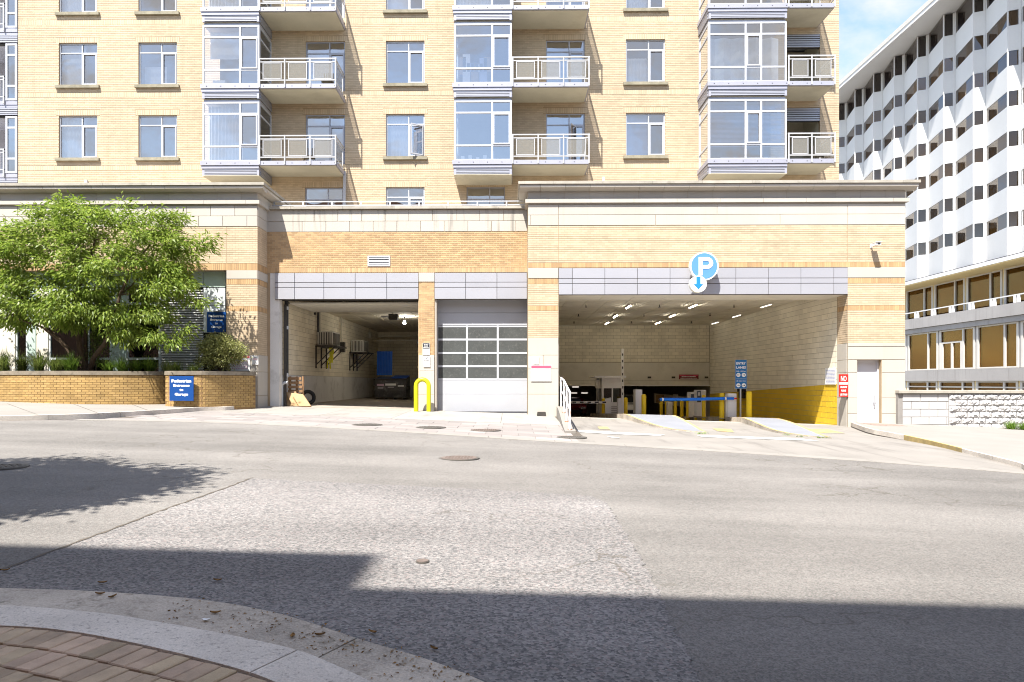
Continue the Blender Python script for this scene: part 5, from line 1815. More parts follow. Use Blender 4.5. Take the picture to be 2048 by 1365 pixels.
# entry lanes sign on its post
YE = 27.0
es = thing('entry_sign', 'tall blue ENTRY LANES sign with white arrows on a grey post', 'sign', (PX(1482, YE), YE, zd(9, 27)))
ex0, ex1 = PX(1470, YE), PX(1493.3, YE)
ez0, ez1 = PZ(778, YE, 1482), PZ(720, YE, 1482)
w, h = ex1 - ex0, ez1 - ez0
xc = (ex0 + ex1) / 2
MB().box(ex0, ex1, YE - .02, YE, ez0, ez1).build('backing', 'pole_grey', es)
MB().box(ex0 + .008, ex1 - .008, YE - .026, YE - .0205, ez0 + .008, ez1 - .008).build('face', 'entry_blue', es)
MB().tube([(xc, YE + .03, zd(9, 27) - .1), (xc, YE + .03, ez1 - .05)], .033, 10).build('post', 'pole_grey', es)
yf = YE - .030
for s, fq, fh, fx, b in (('ENTRY', .875, .085, .80, .03), ('LANES', .735, .085, .80, .03), ('5:00 - 10:30 am', .605, .035, .80, .02), ('All other times', .27, .035, .82, .02)):
    text(es, s, xc, ez0 + h * fq, w * fx, h * fh, yf, 'sign_white', bold=b)
MB().box(ex0 + .03, ex1 - .03, yf - .001, yf + .003, ez0 + h * .335, ez0 + h * .343).build('rule', 'sign_white', es)
for fx, fq, sg in ((.27, .475, -1), (.73, .475, 1), (.27, .12, 1), (.73, .12, 1)):
    cx_, cz_, r_ = ex0 + w * fx, ez0 + h * fq, w * .175
    d_ = vdisc(cx_, cz_, r_, yf - .002, yf + .002, 24).build('arrow_disc', 'sign_white', es)
    A_ = [(-.7, .1), (.1, .1), (.1, .38), (.75, 0), (.1, -.38), (.1, -.1), (-.7, -.1)]
    pts = [(cx_ + sg * a * r_, cz_ + b * r_) for a, b in A_]
    MB().xprism(pts, yf - .006, yf - .003, 'y').build('arrow', 'ink', d_)

# red sign on the right pier
t, x0, x1, z0, z1, yf = sign_board('red_sign', 'red and white NO PEDESTRIANS ON RAMP sign beside the steel door', 1677.5, 1696, 749, 794, YP - .03, 'sign_red')
w, h = x1 - x0, z1 - z0
xc = (x0 + x1) / 2
text(t, 'NO', xc, z0 + h * .81, w * .60, h * .24, yf, 'sign_white', bold=.01)
MB().box(x0 + .01, x1 - .01, yf, yf + .003, z0 + h * .545, z0 + h * .635).build('white_band', 'sign_white', t)
text(t, 'PEDESTRIANS', xc, z0 + h * .59, w * .88, h * .06, yf - .003, 'ink_grey', bold=.01)
text(t, 'ON RAMP', xc, z0 + h * .43, w * .72, h * .085, yf, 'sign_white', bold=.03)
text(t, 'PLEASE', xc, z0 + h * .275, w * .50, h * .085, yf, 'sign_white', bold=.03)
text(t, 'USE STAIRS', xc, z0 + h * .10, w * .78, h * .085, yf, 'sign_white', bold=.03)

# small wall plates
def plate(label, px0, px1, py0, py1, Y, lines, name='wall_sign', base='sign_white', head=None, small=None):
    t, x0, x1, z0, z1, yf = sign_board(name, label, px0, px1, py0, py1, Y, base)
    w, h = x1 - x0, z1 - z0
    if head:
        MB().box(x0 + .008, x1 - .008, yf, yf + .003, z0 + h * head[0], z1 - .008).build('header', head[1], t)
    for s, fq, fh, fx, m in lines:
        text(t, s, (x0 + x1) / 2, z0 + h * fq, w * fx, h * fh, yf - .003, m, bold=.02)
    if small:
        rows_ = [(x0 + w * small[3], x1 - w * small[3], z0 + h * q, z0 + h * (q + small[2])) for q in np.arange(small[0], small[1], small[2] * 2.1)]
        bars(t, rows_, small[4], front(yf))
    return t
plate('black and white do not block driveway plate on the brick pillar', 845.5, 859.5, 686.5, 710.5, YM - .05,
      [('DO NOT', .87, .09, .62, 'sign_white'), ('BLOCK', .74, .09, .52, 'sign_white'), ('DRIVEWAY', .62, .07, .8, 'sign_white')], head=(.53, 'ink'), small=(.12, .46, .06, .16, 'ink_blue'))
plate('white no parking plate on the stone foot of the brick pillar', 847, 860.5, 713, 734.5, YM - .06,
      [('NO', .82, .18, .40, 'ink'), ('PARKING', .58, .14, .76, 'ink')], small=(.12, .42, .09, .14, 'ink_grey'))
plate('small white no parking plate on the stone pier left of the garage mouth', 1066.5, 1078, 713, 729, YP - .03,
      [('NO', .84, .14, .30, 'ink_grey'), ('PARKING', .64, .12, .7, 'ink_grey')], small=(.1, .5, .07, .15, 'ink_grey'))
plate('large white notice with a red header on the stone pier left of the garage', 1062, 1102.5, 731, 763, YP - .03,
      [], head=(.80, 'sign_pink'), small=(.1, .72, .055, .08, 'ink_pink'))
plate('large white notice with a red header behind the shrub', 460.5, 500, 711, 742, YP - .03, [], head=(.82, 'sign_pink'), small=(.1, .72, .06, .08, 'ink_pink'))
plate('small white no parking plate on the corner stone right of the shrub', 505, 517.0, 712.5, 729.5, YP - .03,
      [('NO', .84, .14, .40, 'ink'), ('PARKING', .64, .12, .7, 'sign_pink')], small=(.1, .5, .07, .15, 'ink_grey'))
# notice on the garage side wall
xw = XP2 - .02
t = thing('rates_notice', 'white notice with dark blue print on the garage side wall', 'sign', (xw, 25.2, 1.45))
ny0, ny1, nz0, nz1 = 24.80, 25.62, 1.42, 2.02
mpw = lambda a, z, d: (xw - .02 - d, a, z)
MB().panel(lambda a, z, d: (xw - d, a, z), ny0, ny1, nz0, nz1, .018, .002).build('face', 'sign_white', t)
bars(t, [(ny0 + .06, ny1 - .06, z, z + .022) for z in np.arange(nz0 + .05, nz1 - .05, .05)], 'ink_blue', mpw)
# clearance board on the back beam
t, x0, x1, z0, z1, yf = sign_board('clearance_sign', 'dark red caution board on the beam at the back of the garage', 1358, 1397, 749.5, 759, YB - .02, 'sign_maroon')
MB().box(x0 + .02, x1 - .02, yf, yf + .003, z0 + (z1 - z0) * .64, z1 - .015).build('header', 'sign_pink', t)
text(t, 'CAUTION', (x0 + x1) / 2, z0 + (z1 - z0) * .82, .5, .07, yf - .003, 'sign_maroon')
bars(t, [(x0 + .15, x1 - .15, z0 + .13, z0 + .17), (x0 + .08, x1 - .08, z0 + .04, z0 + .08)], 'sign_white', front(yf))
for q, lab in ((1299, 'left'), (1347, 'middle'), (1413, 'right')):
    x, z = PX(q, YB - .1), PZ(755.5, YB - .1, q)
    t = thing('beam_camera', 'small dark camera on the garage back beam, the %s one' % lab, 'camera', (x, YB - .01, z), 'small cameras on the back beam')
    MB().box(x - .02, x + .02, YB - .14, YB - .001, z - .02, z + .02).build('arm', 'dark_steel', t)
    MB().box(x - .12, x + .08, YB - .2, YB - .141, z - .05, z + .06).build('housing', 'dark_steel', t)

t = thing('control_box', 'black control box on the garage wall behind the entry sign', 'box', (gx1 - .1, 34.6, 1.1))
MB().box(gx1 - .2, gx1 - .012, 34.2, 35.0, 1.02, 1.24).build('case', 'ink', t)
MB().box(gx1 - .207, gx1 - .201, 34.35, 34.45, 1.1, 1.16).build('red_light', 'sign_red', t)
MB().box(gx1 - .16, gx1 - .012, 34.3, 34.9, .70, 1.0).build('lower_case', 'dark_steel', t)
# security camera on the brick
cx_, cz_ = PX(1754, YP - .3), PZ(489, YP - .3, 1754)
t = thing('security_camera', 'small white security camera on the brick above the right pier', 'camera', (cx_, YP, cz_))
MB().tube([(cx_ - .05, YP - .01, cz_ - .02), (cx_ - .04, YP - .2, cz_ + .01)], .025, 8).box(cx_ - .09, cx_ - .01, YP - .03, YP - .008, cz_ - .08, cz_ + .05).build('bracket', 'sign_white', t)
MB().box(cx_ - .10, cx_ + .08, YP - .42, YP - .15, cz_ - .04, cz_ + .05).box(cx_ - .11, cx_ + .09, YP - .46, YP - .14, cz_ + .051, cz_ + .065).build('housing', 'sign_white', t)
vdisc(cx_ + .0, cz_, .03, YP - .432, YP - .421, 12).build('lens', 'ink', t)

# lamp over the doorway sign
xq, zq = PX(433, YG - .2), PZ(619, YG - .2, 433)
t = thing('door_lamp', 'small grey wall lamp over the pedestrian entrance sign', 'lamp', (xq, YG, zq))
MB().xprism([(YG - .09, zq - .04), (YG - .28, zq - .05), (YG - .26, zq + .01), (YG - .09, zq + .06)], xq - .14, xq + .14, 'x').build('shade', 'pole_grey', t)
MB().box(xq - .05, xq + .05, YG - .089, YG - .061, zq - .06, zq + .08).build('bracket', 'pole_grey', t)

# ================================================================== yellow hoop at the pillar
xa_, xb_ = PX(832, 24.35), PX(857.5, 24.35)
yh = 24.35
zg = G(-3, yh)
zt_ = PZ(755, yh, 845) - .08
r_ = (xb_ - xa_) / 2
pts = [(xa_, yh, zg - .05), (xa_, yh, zt_ - r_)] + [((xa_ + xb_) / 2 - r_ * math.cos(a), yh, zt_ - r_ + r_ * math.sin(a)) for a in np.linspace(.2, math.pi - .2, 11)] + [(xb_, yh, zt_ - r_), (xb_, yh, zg - .05)]
t = thing('hoop_bollard', 'bright yellow steel hoop bollard in front of the brick pillar', 'bollard', ((xa_ + xb_) / 2, yh, zg))
MB().tube(pts, .078, 14).build('hoop', 'lime_paint', t, smooth=True)
for x in (xa_, xb_):
    MB().disc((x, yh), .11, zg - .02, zg + .012, 18).build('base_collar', 'apron_concrete', t)

# ================================================================== garage gear
def island(label, poly, body, name='traffic_island'):
    t = thing(name, label, 'traffic island', (poly[0][0], poly[0][1], zd(*poly[0])), 'kerbed islands between the garage lanes')
    return t
# island one
def top1(x, y):
    return zd(x, y) + .02 + .14 * ss((y - 19.6) / 5.5)
def make_island(label, L, Rr, ybody, nose):
    """L, R: left and right edge as (x, y) lists from the nose back"""
    t = thing('traffic_island', label, 'traffic island', (nose[0], nose[1], zd(*nose)), 'kerbed islands between the garage lanes')
    N = 26
    Ls, Rs = spline([nose] + L, N), spline([nose] + Rr, N)
    y0 = nose[1]
    hi = lambda x, y: zd(x, y) + .012 + .16 * ss((y - y0) / 6.0)
    lo = lambda x, y: zd(x, y) - .05
    def inset(P, Q, d):
        out = []
        for p, q in zip(P, Q):
            L_ = math.hypot(q[0] - p[0], q[1] - p[1])
            k_ = min(d, L_ * .5) / (L_ or 1)
            out.append((p[0] + (q[0] - p[0]) * k_, p[1] + (q[1] - p[1]) * k_))
        return out
    Li, Ri = inset(Ls, Rs, .13), inset(Rs, Ls, .13)
    for A, B, nm in ((Ls, Li, 'kerb'), (Ri, Rs, 'kerb')):
        mb = MB()
        for i in range(N - 1):
            P = [A[i], A[i + 1], B[i + 1], B[i]]
            if math.hypot(P[0][0] - P[3][0], P[0][1] - P[3][1]) < .004 and math.hypot(P[1][0] - P[2][0], P[1][1] - P[2][1]) < .004:
                continue
            mb.prism(P, lo, lambda x, y: hi(x, y) + .003)
        mb.build(nm, 'gutter', t)
        ed = MB()
        for i in range(N - 1):
            o_, n_ = (A, B) if A is Ls else (B, A)
            q_ = [(p[0] + (r[0] - p[0]) * .75, p[1] + (r[1] - p[1]) * .75) for p, r in zip(o_, n_)]
            ed.sheet([o_[i], o_[i + 1], q_[i + 1], q_[i]], lambda x, y: hi(x, y) + .007)
        ed.build('painted_edge', 'road_yellow', t)
    mb = MB()
    mb2 = MB()
    for i in range(N - 1):
        tgt = mb if (Li[i][1] + Ri[i][1]) / 2 < ybody else mb2
        tgt.sheet([Li[i], Li[i + 1], Ri[i + 1], Ri[i]], hi)
    mb.build('sloped_nose', 'ramp_grey', t)
    mb2.build('deck', 'garage_floor', t)
    return t, hi
i1, hi1 = make_island('middle traffic island with a grey sloped nose, carrying the toll booth', [(5.15, 19.85), (4.62, 21.0), (4.25, 23.8), (4.1, 28), (4.1, 35)], [(5.85, 21.6), (6.05, 25.5), (6.1, 29), (6.1, 35)], 26.2, (5.62, 19.55))
i2, hi2 = make_island('right traffic island with a long grey nose, carrying the entry sign', [(8.35, 19.0), (7.95, 20.6), (8.2, 23.5), (8.55, 26.5), (8.5, 31), (8.4, 38)], [(9.15, 20.6), (9.65, 24), (9.8, 27), (9.8, 31), (9.7, 38)], 26.2, (8.72, 18.6))

bol0 = None
def bollard(px, py0, py1, Y, label, r=.083):
    global bol0
    x = PX(px, Y)
    zt, zb = PZ(py0, Y, px), PZ(py1, Y, px)
    t = thing('bollard', label, 'bollard', (x, Y, zb), 'yellow posts on the garage islands')
    prof = [(zb - .25, r), (zt - .05, r), (zt - .02, r * .86), (zt, r * .5)]
    MB().tube([(x, Y, z) for z, _ in prof], [q for _, q in prof], 14).build('post', 'yellow_paint', t, smooth=True)
    MB().disc((x, Y), r * 1.7, zb - .02, zb + .025, 16).build('footing', 'road_yellow', t)
bollard(1207, 797, 835, 31.0, 'yellow post left of the toll booth door')
bollard(1251.5, 795.5, 835.5, 30.6, 'yellow post right of the raised white gate arm')
bollard(1287.5, 789, 837, 27.9, 'yellow post beside the tall grey cabinet on the middle island', .095)
bollard(1322.5, 803, 837.5, 36.6, 'yellow post under the tip of the blue arm')
bollard(1333, 803, 837.0, 36.0, 'second yellow post from the tip of the blue arm')
bollard(1350.5, 803, 836, 35.0, 'yellow post right of the short grey cabinet under the blue arm')
bollard(1363.5, 802, 836, 33.6, 'yellow post alone in the gap under the blue arm')
bollard(1376.5, 798, 835, 32.0, 'thick yellow post left of the ticket machines', .10)
bollard(1391.5, 800, 834, 31.2, 'thin yellow post between the two ticket machines', .06)
bollard(1407.5, 790, 835, 29.6, 'yellow post in front of the dark screened ticket machine')
bollard(1443.5, 786.5, 837, 27.4, 'bright yellow post by the pivot of the blue arm', .10)
bollard(1498, 783, 838, 26.7, 'bright yellow post right of the entry lanes sign', .105)

def cabinet(name, label, px0, px1, py0, py1, Y, depth, parts=(), slope=0.0, mat='cabinet', cat='cabinet', zb=None, group=None):
    x0, x1 = PX(px0, Y), PX(px1, Y)
    q = (px0 + px1) / 2
    z1 = PZ(py0, Y, q)
    z0 = zb if zb is not None else PZ(py1, Y, q)
    t = thing(name, label, cat, ((x0 + x1) / 2, Y, z0), group)
    prof = [(x0, z0), (x1, z0), (x1, z1), (x0, z1 - slope)]
    MB().xprism(prof, Y, Y + depth, 'y').build('housing', mat, t)
    MB().box(x0 - .02, x1 + .02, Y - .02, Y + depth + .02, z0 - .06, z0 - .001).build('base', 'driveway_concrete', t)
    return t, x0, x1, z0, z1
t, x0, x1, z0, z1 = cabinet('gate_barrier', 'grey gate cabinet with a white arm lowered across the left lane', 1210.5, 1222.5, 796, 836, 30.8, .35, slope=.06, cat='barrier')
za = PZ(805, 30.75, 1200)
MB().box(PX(1121, 30.75), x0 + .18, 30.70, 30.74, za - .05, za + .05).build('arm', 'arm_white', t)
for k in range(6):
    xx = PX(1130 + k * 15, 30.7)
    MB().box(xx, xx + .16, 30.692, 30.697, za - .03, za + .03).build('stripe', 'ink', t)
t, x0, x1, z0, z1 = cabinet('gate_barrier', 'grey gate cabinet with a white arm raised upright beside the booth', 1236.3, 1248, 796, 835.5, 30.4, .35, slope=.03, cat='barrier')
xa2 = PX(1245, 30.35)
MB().box(xa2 - .055, xa2 + .055, 30.33, 30.37, z1 - .3, PZ(698, 30.35, 1245)).build('arm', 'arm_white', t)
for k in range(7):
    zz = z1 + .12 + k * .29
    MB().box(xa2 - .02, xa2 + .02, 30.322, 30.327, zz, zz + .11).build('stripe', 'ink', t)
t, x0, x1, z0, z1 = cabinet('tall_cabinet', 'tall pale grey cabinet on the middle island behind a yellow post', 1272.5, 1284.5, 779.5, 837, 28.4, .5)
MB().box(x0 - .04, x0 - .002, 28.42, 28.86, z0, z1 - .02).build('side_panel', 'unit_grey', t)
t, x0, x1, z0, z1 = cabinet('gate_barrier', 'pale grey gate cabinet with a blue padded arm across the middle lane', 1456.5, 1473, 787.5, 837.5, 27.3, .38, slope=-.0, cat='barrier')
MB().box(PX(1451.5, 27.3), x0 - .003, 27.31, 27.66, z0, z1 - .12).build('side_panel', 'unit_grey', t)
za = PZ(797.5, 27.2, 1440)
zl = PZ(799.5, 27.2, 1330)
xl, xr_ = PX(1320, 27.2), PX(1453, 27.2)
MB().tube([(xl, 27.22, zl), ((xl + xr_) / 2, 27.22, (za + zl) / 2 - .012), (xr_, 27.22, za)], .062, 12).build('arm', 'arm_blue', t, smooth=True)
MB().tube([(xl - .05, 27.22, zl), (xl + .0, 27.22, zl)], .04, 8).build('arm_tip', 'ink', t)
for q in (1325.5, 1451):
    x = PX(q, 27.2)
    MB().tube([(x - .03, 27.22, zl + (za - zl) * (q - 1320) / 133), (x + .03, 27.22, zl + (za - zl) * (q - 1320) / 133)], .068, 12).build('clamp_band', 'sign_white', t)
MB().box(xr_, xr_ + .30, 27.2, 27.24, za - .05, za + .05).build('arm_root', 'arm_blue', t)
MB().box(xr_ + .301, xr_ + .42, 27.2, 27.24, za - .03, za + .03).build('hazard_tip', 'sign_red', t)
cabinet('short_cabinet', 'short grey cabinet between yellow posts under the blue arm', 1336.5, 1345, 804, 837, 35.4, .4)
t, x0, x1, z0, z1 = cabinet('ticket_machine', 'grey ticket machine, the shorter of the pair on the right island', 1379.5, 1391, 785, 834, 31.7, .5, cat='machine')
MB().box(x0 + .05, x1 - .03, 31.68, 31.699, z1 - .38, z1 - .08).build('screen', 'cabinet_dark', t)
t, x0, x1, z0, z1 = cabinet('ticket_machine', 'tall ticket machine with a dark blue face on the right island', 1394, 1412, 780.5, 833, 30.2, .5, cat='machine')
MB().box(x0 - .0, x0 + .17, 30.17, 30.199, z0 + .62, z1 - .03).build('face_plate', 'cabinet_dark', t)
MB().box(x0 + .18, x1 - .02, 30.18, 30.199, z1 - .30, z1 - .05).build('screen', 'unit_grey', t)
MB().box(x0 + .03, x0 + .13, 30.16, 30.169, z1 - .25, z1 - .1).build('display', 'pole_grey', t)

# toll booth
Yb = 31.6
t = thing('toll_booth', 'small grey toll booth with sliding windows on the middle island', 'booth', (PX(1224, Yb), Yb, PZ(836, Yb, 1224)))
bx0, bx1 = PX(1203.5, Yb), PX(1246, Yb)
bz0, bz1 = PZ(836, Yb, 1224), PZ(756, Yb, 1224)
d_ = 2.0
zl_, zh_ = PZ(805, Yb, 1224), PZ(777, Yb, 1224)
wl_ = MB().box(bx0, bx1, Yb, Yb + .06, bz0, zl_).box(bx0, bx1, Yb, Yb + .06, zh_, bz1).box(bx0, bx0 + .09, Yb, Yb + .06, zl_ + .001, zh_ - .001).box(bx1 - .06, bx1, Yb, Yb + .06, zl_ + .001, zh_ - .001)
xm_ = (bx0 + bx1) / 2
wl_.box(xm_ - .03, xm_ + .03, Yb, Yb + .06, zl_ + .001, zh_ - .001)
wl_.box(bx0, bx0 + .06, Yb + .061, Yb + d_, bz0, zl_).box(bx0, bx0 + .06, Yb + .061, Yb + d_, zh_, bz1).box(bx0, bx0 + .06, Yb + d_ - .1, Yb + d_, zl_ + .001, zh_ - .001)
wl_.box(bx0, bx1, Yb + d_, Yb + d_ + .06, bz0, bz1).box(bx1 - .06, bx1, Yb + .061, Yb + d_ - .001, bz0, bz1)
wl_.build('wall', 'cabinet', t)
MB().box(bx0 - .34, bx1 + .12, Yb - .12, Yb + d_ + .1, bz1, bz1 + .09).build('roof', 'cabinet', t)
MB().box(bx0 + .1, bx1 - .07, Yb + .02, Yb + .03, zl_, zh_).build('window', 'shop_glass', t)
MB().box(bx0 + .1, bx0 + .6, Yb + .5, Yb + .8, zl_, zl_ + .3).box(bx0 + .7, bx0 + .85, Yb + .6, Yb + .9, zl_, zl_ + .25).build('till', 'unit_grey', t)
for k in range(6):
    MB().box(bx0 + .3, bx1 - .12, Yb - .018, Yb - .002, bz0 + .06 + k * .085, bz0 + .105 + k * .085).build('vent_slat', 'ink_grey', t)
MB().box(bx0 - .26, bx0 - .04, Yb + .1, Yb + .35, PZ(777, Yb, 1195), PZ(760, Yb, 1195)).build('wall_box', 'unit_grey', t)
MB().tube([(bx0 - .12, Yb + .3, bz0 - .1), (bx0 - .12, Yb + .3, bz1)], .03, 8).build('post', 'pole_grey', t)

# white handrail on a sloping concrete upstand at the left of the garage mouth
def up(y):
    return 1.40 + (y - 17.4) * .035
t = thing('ramp_handrail', 'rust stained white handrail on a low sloped concrete wall left of the ramp', 'railing', (1.5, 20, G(1.5, 20)))
N = 8
ys = [17.5 + 6.4 * i / N for i in range(N + 1)]
mb = MB()
def utop(y):
    return G(1.45, y) + .05 + .30 * ss((y - 17.3) / 5.5)
for a, b in zip(ys, ys[1:]):
    k = len(mb.v)
    for y in (a, b):
        x = up(y)
        mb.v.extend([(x, y, -.4), (x + .28, y, -.4), (x + .28, y, utop(y)), (x, y, utop(y))])
    for i in range(4):
        j = (i + 1) % 4
        mb.f.append((k + i, k + j, k + 4 + j, k + 4 + i))
mb.f.append((0, 1, 2, 3))
mb.build('upstand', 'concrete', t)
rp = MB()
tops = []
for y in (17.75, 19.4, 21.2, 23.4):
    x = up(y) + .14
    zt = utop(y) + (1.0 if y > 18 else .98)
    tops.append((x, y, zt))
    MB().tube([(x, y, utop(y) - .02), (x, y, zt)], .028, 8).build('post', 'rail_white', t)
    MB().disc((x, y), .06, utop(y) - .01, utop(y) + .01, 10).build('foot_plate', 'rust', t)
MB().tube(tops, .03, 8).build('top_rail', 'rail_white', t)
MB().tube([(a, b, c - .45) for a, b, c in tops], .022, 8).build('mid_rail', 'rail_white', t)

# cream parapet of the inner ramp and the pale car deep inside
t = thing('ramp_parapet', 'cream sloped parapet deep in the garage behind the blue arm', 'low wall', (8.5, 43, -.5))
px0_, px1_ = PX(1309, 43), PX(1384, 43)
MB().xprism([(px0_, PZ(806, 43, 1309)), (px1_, PZ(817, 43, 1384)), (px1_, PZ(795, 43, 1384)), (px0_, PZ(787, 43, 1309))], 43, 43.25, 'y').build('wall', 'pale_wall', t)
MB().box(PX(1312, 42.98), PX(1328, 42.98), 42.97, 42.998, PZ(806, 43, 1320), PZ(790, 43, 1320)).build('board', 'cardboard', t)
MB().box(PX(1346, 42.98), PX(1356, 42.98), 42.96, 42.995, PZ(812, 43, 1350), PZ(789, 43, 1350)).build('notice', 'sign_white', t)
def car(label, x, y, rz_, mat, wheels=True):
    t = thing('parked_car', label, 'car', (x, y, zd(x, y)), 'cars inside the garage')
    o = Vector((x, y, zd(x, y)))
    prof = [(-2.1, .3), (-2.15, .7), (-1.9, .85), (-1.1, .95), (-.5, 1.42), (.9, 1.45), (1.75, 1.0), (2.1, .95), (2.15, .35)]
    low = [(a, b) for a, b in prof]
    mb = MB()
    n_ = len(prof)
    for s_, f_ in ((-.86, 1), (-.80, 2), (.80, 2), (.86, 1)):
        for a, b in prof:
            sx = s_ * (0.80 if b > 1.1 else 1.0)
            mb.v.append((x + sx, y + a, o.z + b))
    for i in range(3):
        for j in range(n_):
            jj = (j + 1) % n_
            mb.f.append((i * n_ + j, i * n_ + jj, (i + 1) * n_ + jj, (i + 1) * n_ + j))
    mb.f.append(tuple(range(n_)))
    mb.f.append(tuple(range(3 * n_, 4 * n_)))
    mb.build('body', mat, t)
    MB().quad((x - .62, y - 1.09, o.z + .99), (x + .62, y - 1.09, o.z + .99), (x + .56, y - .56, o.z + 1.39), (x - .56, y - .56, o.z + 1.39)).build('windscreen', 'cabinet_dark', t)
    for s_ in (-1, 1):
        MB().box(x + s_ * .62 - .16, x + s_ * .62 + .16, y - 2.17, y - 2.10, o.z + .62, o.z + .76).build('headlight', 'sign_white', t)
        for wy in (-1.35, 1.35):
            MB().xprism([(y + wy + .32 * math.cos(a), o.z + .32 + .32 * math.sin(a)) for a in np.linspace(0, 2 * math.pi, 16, endpoint=False)], x + s_ * .86 - .1, x + s_ * .86 + .03, 'x').build('wheel', 'rubber', t)
    MB().box(x - .5, x + .5, y - 2.18, y - 2.13, o.z + .35, o.z + .55).build('grille', 'ink', t)
    return t
car('white car in the shade behind the tall grey cabinet', PX(1258, 40), 42.6, 0, 'car_white')
car('dark red car far down the left lane in the garage', PX(1150, 52), 54, 0, 'car_red')
for q, r_, y in ((1151, 774, 50), (1169, 786, 52), (1148, 786, 55)):
    x, z = PX(q, y), PZ(r_, y, q)
    t = thing('garage_lamp', 'round lit lamp in the dark lower garage, %s' % {1151: 'the nearest one', 1169: 'the right one', 1148: 'the far one'}[q], 'lamp', (x, y, z), 'lamps of the lower garage')
    MB().disc((x, y), .3, z, z + .08, 16).build('shade', 'fixture', t)
    MB().disc((x, y), .24, z - .03, z - .003, 16).build('bulb', 'lamp_low', t)

# ================================================================== loading bay contents
def ac_unit(y, label, zb):
    t = thing('wall_unit', label, 'air conditioner', (LBX + .5, y, zb), 'louvred units on the loading bay wall')
    x0, x1, y0, y1, z1 = LBX + .06, LBX + .72, y, y + 1.35, zb + .62
    MB().box(x0, x1, y0 + .03, y1, zb, z1).build('housing', 'unit_grey', t)
    MB().box(x0 + .04, x1 - .04, y0 + .02, y0 + .029, zb + .04, z1 - .04).build('grille_back', 'ink', t)
    for k in range(8):
        x = x0 + .05 + k * .075
        MB().box(x, x + .03, y0, y0 + .019, zb + .03, z1 - .03).build('fin', 'unit_grey', t)
    for k in range(6):
        yy = y0 + .15 + k * .2
        MB().box(x1 + .001, x1 + .02, yy, yy + .07, zb + .05, z1 - .05).build('side_fin', 'dark_steel', t)
    return t
def stand(y, label, zb):
    t = thing('unit_bracket', label, 'bracket', (LBX + .4, y, zb - .6), 'steel brackets on the loading bay wall')
    MB().box(LBX + .01, LBX + .95, y - .15, y + 1.7, zb - .06, zb - .004).build('shelf', 'dark_steel', t)
    for yy in (y - .1, y + .75, y + 1.6):
        MB().box(LBX + .01, LBX + .06, yy - .03, yy + .03, zb - 1.0, zb - .061).build('upright', 'dark_steel', t)
        MB().tube([(LBX + .04, yy, zb - .85), (LBX + .85, yy, zb - .07)], .025, 6).build('strut', 'dark_steel', t)
ac_unit(29.9, 'grey louvred unit on the bay wall, the nearer one by the caution tape', 3.12)
stand(29.9, 'dark steel bracket under the nearer louvred unit', 3.12)
ac_unit(36.2, 'grey louvred unit on the bay wall, the farther one', 3.12)
stand(36.2, 'dark steel bracket under the farther louvred unit', 3.12)
tp = MB()
x, y = PX(664, 30.6), 30.6
for k in range(4):
    ax = x + (k - 1.5) * .05
    z = 3.05
    pts = []
    for i in range(6):
        pts.append((ax + random.uniform(-.06, .06) - .03 * i * (k % 2), y + random.uniform(-.04, .04), z - i * random.uniform(.12, .19)))
    for p, q in zip(pts, pts[1:]):
        tp.quad((p[0] - .03, p[1], p[2]), (p[0] + .03, p[1] + .02, p[2]), (q[0] + .03, q[1] + .02, q[2]), (q[0] - .03, q[1], q[2]))
tag(tp.build('caution_tape', 'tape', None, (x, y, 2.2)), 'yellow caution tape hanging from the nearer bracket', 'tape')
# conduits above the units
t = thing('conduit', 'thin pipes running up the bay wall above the louvred units', 'pipe', (LBX + .1, 30.5, 3.7))
MB().tube([(LBX + .1, 29.9, 3.7), (LBX + .1, 29.9, ZC)], .05, 8).build('pipe', 'black_pipe', t)
MB().tube([(LBX + .1, 30.15, 3.7), (LBX + .1, 30.15, ZC)], .04, 8).build('pipe', 'fixture', t)
MB().tube([(LBX + .1, 34.0, 3.2), (LBX + .1, 34.0, ZC)], .04, 8).build('pipe', 'fixture', t)
MB().box(LBX + .06, LBX + .26, 33.9, 34.2, 3.0, 3.5).build('switch_box', 'dark_steel', t)
# black drain pipe with a pale elbow
xp_, yp_ = PX(573, 25.45), 25.45
gz_ = G(-8.3, 24.9)
t = thing('drain_pipe', 'black drain pipe with grey elbow down the loading bay wall', 'pipe', (xp_, yp_, gz_))
MB().tube([(xp_, yp_, PZ(752, yp_, 572)), (xp_, yp_, 4.6)], .075, 12).build('pipe', 'black_pipe', t, smooth=True)
for q in (656, 617, 750):
    z = PZ(q, yp_, 572)
    MB().tube([(xp_, yp_, z - .06), (xp_, yp_, z + .06)], .09, 12).build('coupling', 'pole_grey', t, smooth=True)
xe = PX(566, yp_)
MB().tube([(xp_ + .08, yp_ - .1, PZ(766, yp_, 570)), (xp_ - .02, yp_ - .1, PZ(766, yp_, 570)), (xe, yp_ - .1, PZ(769, yp_, 570)), (xe - .01, yp_ - .1, PZ(776, yp_, 570)), (xe - .01, yp_ - .1, gz_)], .07, 12).build('elbow', 'pole_grey', t, smooth=True)
